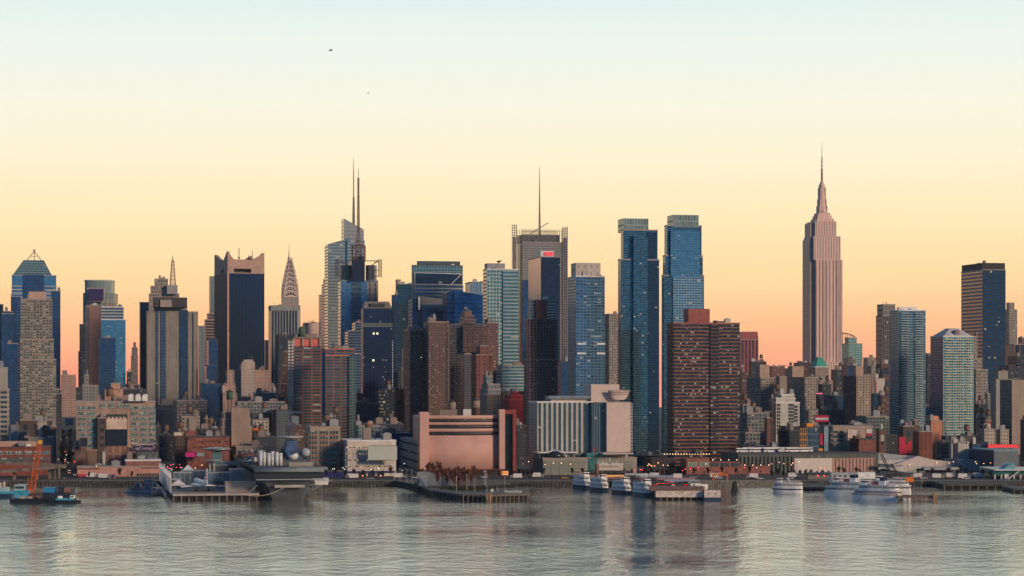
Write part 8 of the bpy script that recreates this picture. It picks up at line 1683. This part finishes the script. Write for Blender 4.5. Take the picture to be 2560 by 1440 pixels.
r = thing('tugboat', 'cyan and cream tugboat cut off by the left edge', 'tugboat', (gx(10, 1196), 1196, 0), 0); o = hullring(20, 6.5, 0, 1, .3); MB().ring([o(.8, -.8), o(1, 2.0)], 0, True, False).build('hull', plain('hull_navy2', (.02, .05, .09), .6), r); MB().ring([o(1.0, 2.0), o(1.03, 3.2)], 0, True, False).build('bulwark', cy, r); MB().box((-2, 0, 3.2), (9, 4.4, 2.4)).build('deckhouse', plain('tug_pale', (.34, .50, .52), .5), r); MB().box((-3.5, 0, 5.6), (4, 3.6, 2.4)).build('wheelhouse', plain('tug_cream', (.62, .52, .38), .5), r); MB().box((-3.5, -1.85, 6.3), (3.4, .1, 1.1)).build('windows', bwin, r); MB().tube((-4, 0, 8), (-4, 0, 13), .15, 5).build('mast', steel, r); MB().tube((0, 0, 5.5), (0, 0, 8.4), .7, 10).build('funnel', plain('tug_cream', (.62, .52, .38), .5), r)
# submarine
D = 1232; r = thing('submarine', 'dark blue-grey submarine with tall sail moored left of the airliner pier', 'submarine', (gx(374, D), D, 0), GA + R(-58)); sm_ = plain('sub_blue', (.08, .13, .20), .5, var=.2); n = 12
MB().ring([[(x, rr * math.cos(2 * math.pi * k / n), .3 + rr * .9 * math.sin(2 * math.pi * k / n)) for k in range(n)] for x, rr in ((-26, .3), (-20, 1.9), (-8, 2.5), (8, 2.5), (19, 2.0), (25, .8), (27, .2))]).build('hull', sm_, r)
MB().box((0, 0, 2.3), (40, 2.4, .8)).build('deck_casing', plain('sub_deck', (.16, .20, .25)), r); MB().prism([(-4, -1), (3.5, -1.1), (5, 0), (3.5, 1.1), (-4, 1), (-5, 0)], 3, 8.2).build('sail', sm_, r); mb = MB(); mb.tube((0, 0, 8), (0, 0, 11.5), .2, 5); mb.tube((1.4, 0, 8), (1.4, 0, 10.5), .15, 5); mb.box((1, 0, 6), (2, 6.4, .25)); mb.build('periscopes', sm_, r); MB().lathe((-12, 0, 3), [(2.2, 0), (2.2, 1.4), (1.3, 3)], 12).build('missile_hangar', sm_, r)
r = thing('gangway_float', 'small float with white stair frame beside the submarine bow', 'float', (gx(398, 1215), 1215, 0), .2); MB().box((0, 0, -.3), (9, 5, 1.6)).build('float', ckd, r); mb = MB()
for k in range(6): mb.box((-3 + k * 1.2, 0, 1.5 + k * .5), (1.1, 2.5, .15))
for x in (-4, -1.5, 1, 3.5): mb.tube((x, -1.4, 1.3), (x, -1.4, 4.6), .1, 4)
mb.tube((-4, -1.4, 4.6), (3.5, -1.4, 4.6), .1, 4); mb.build('stair_frame', plain('stair_beige', (.5, .47, .4)), r)
# seawall
r = thing('seawall', 'low stone seawall with timber fenders running along the whole shore', 'seawall', (0, SH, 0)); mb = MB().box((0, SH - .9, -2), (1800, 1.2, 5.1)); mb.build('wall', stonew, r, True); mb = MB()
for k in range(-300, 300): mb.tube((k * 2.2, SH - 1.65, -2), (k * 2.2, SH - 1.65, 2.6), .2, 5)
mb.build('fenders', plain('fender_dark', (.04, .036, .03), .9, var=.4), r, True); r.children[-1]
props(r.children[-1], kind='stuff')
mb = MB(); 
for k in range(-260, 260): mb.tube((k * 2.5, SH - .7, 3.1), (k * 2.5, SH - .7, 4.2), .06, 3)
mb.tube((-650, SH - .7, 4.2), (650, SH - .7, 4.2), .06, 3); mb.build('railing', steel, r, True)
# sheet-pile wall right of the parking pier
r = thing('sheet_pile_wall', 'ribbed grey-brown sheet pile wall right of the parking pier', 'seawall', (gx(1860, SH - 4), SH - 4, 0)); mb = MB().box((0, 0, -2), (wpx(280, SH), 3.6, 5.6)); 
for k in range(46): mb.box((-33.5 + k * 1.48, -1.9, -2), (.7, .5, 5.4))
mb.build('sheet_piles', plain('sheet_rust', (.26, .24, .20), .85, var=.35, scale=.5), r)
# birds
def bird(lb, px_, py_, Y, s, up):
    r = thing('seagull', lb, 'bird', (gx(px_, Y), Y, gz(py_, Y)), .5); n = 8
    MB().ring([[(x * s, rr * s * math.cos(2 * math.pi * k / n), rr * s * math.sin(2 * math.pi * k / n)) for k in range(n)] for x, rr in ((-.3, .01), (-.2, .05), (0, .085), (.16, .06), (.22, .045), (.28, .04), (.33, .01))]).build('body', plain('gull_grey', (.5, .42, .37)), r)
    mb = MB()
    for sd_ in (-1, 1):
        pr = [(0, .05), (.35, .26 * up), (.72, .10 * up)]
        for (y0, z0_), (y1, z1_) in zip(pr, pr[1:]): c0_, c1_ = .16 - y0 * .1, .16 - y1 * .17; mb.prism([(-c0_ * s, sd_ * y0 * s), (c0_ * s, sd_ * y0 * s), (c1_ * s, sd_ * y1 * s), (-c1_ * s, sd_ * y1 * s)][::sd_], 0, 0, ztop=[(z0_ + .02) * s, (z0_ + .02) * s, (z1_ + .02) * s, (z1_ + .02) * s][::sd_]) if False else (lambda A: (mb.face(A), mb.face([(x, y, z_ - .02 * s) for x, y, z_ in A[::-1]])))([(-c0_ * s, sd_ * y0 * s, z0_ * s), (c0_ * s, sd_ * y0 * s, z0_ * s), (c1_ * s, sd_ * y1 * s, z1_ * s), (-c1_ * s, sd_ * y1 * s, z1_ * s)][::sd_])
    mb.build('wings', plain('gull_grey', (.5, .42, .37)), r)
bird('seagull with raised wings gliding in the upper left sky', 827, 127, 420, 1.15, 1.0); bird('tiny distant bird, a dark speck below the gliding gull', 921, 233, 900, 1.5, .8)

# parts that belong to a part: one level deeper
NEST = {'wheelhouse_windows': 'wheelhouse', 'window_band': 'deck_house', 'window_posts': 'deck_house', 'funnel_top': 'funnel', 'parapet': 'walls', 'radar_dome': 'island', 'radar_disc': 'island', 'tail_flag_marks': 'tail_fin',
        'boom_head': 'lattice_boom', 'awning_posts': 'awning', 'gallery_edge': 'hangar_gallery', 'stern_letters': 'hull', 'crown_rim': 'louvred_crown', 'triangular_windows': 'arched_crown', 'sign_letters': 'sign_board', 'skyline_cutout': 'sign_board',
        'dome_glass': 'dome_ribs', 'bowl_ribs': 'flared_bowl', 'roof_edge': 'sloping_roof', 'screen_frame': 'screen', 'boat_windows': 'wheelhouse', 'stone_piers': 'main_shaft', 'windscreen': 'cab', 'facade_ribs': 'walls', 'brick_bands': 'walls', 'cornices': 'walls', 'dark_ribs': 'walls', 'salmon_ribs': 'salmon_wall'}
kidmap = {}
for o in COL.objects:
    if o.parent: kidmap.setdefault(o.parent.name, []).append(o)
for pn, ks in kidmap.items():
    for o in ks:
        tg = NEST.get(o.name.split('.')[0])
        if not tg: continue
        c = [k for k in ks if k.name.split('.')[0] == tg and k.parent.name == pn]
        if c: o.parent = c[min(len(c) - 1, sum(1 for k in ks[:ks.index(o)] if k.name.split('.')[0] == o.name.split('.')[0]))]
# ------------------------------------------------------------------ evening haze
hz = bpy.data.materials.new('evening_haze'); hz.use_nodes = True; t = hz.node_tree; t.nodes.remove(t.nodes['Principled BSDF'])
pv_ = t.nodes.new('ShaderNodeVolumePrincipled'); pv_.inputs['Density'].default_value = HAZE_D; pv_.inputs['Color'].default_value = (.82, .93, 1, 1); pv_.inputs['Anisotropy'].default_value = .0
t.links.new(pv_.outputs[0], t.nodes['Material Output'].inputs['Volume'])
props(MB().prism([(-2600, -900), (2600, -900), (2600, 4800), (-2600, 4800)], -7, 490, bottom=True).build('haze', hz), kind='stuff')
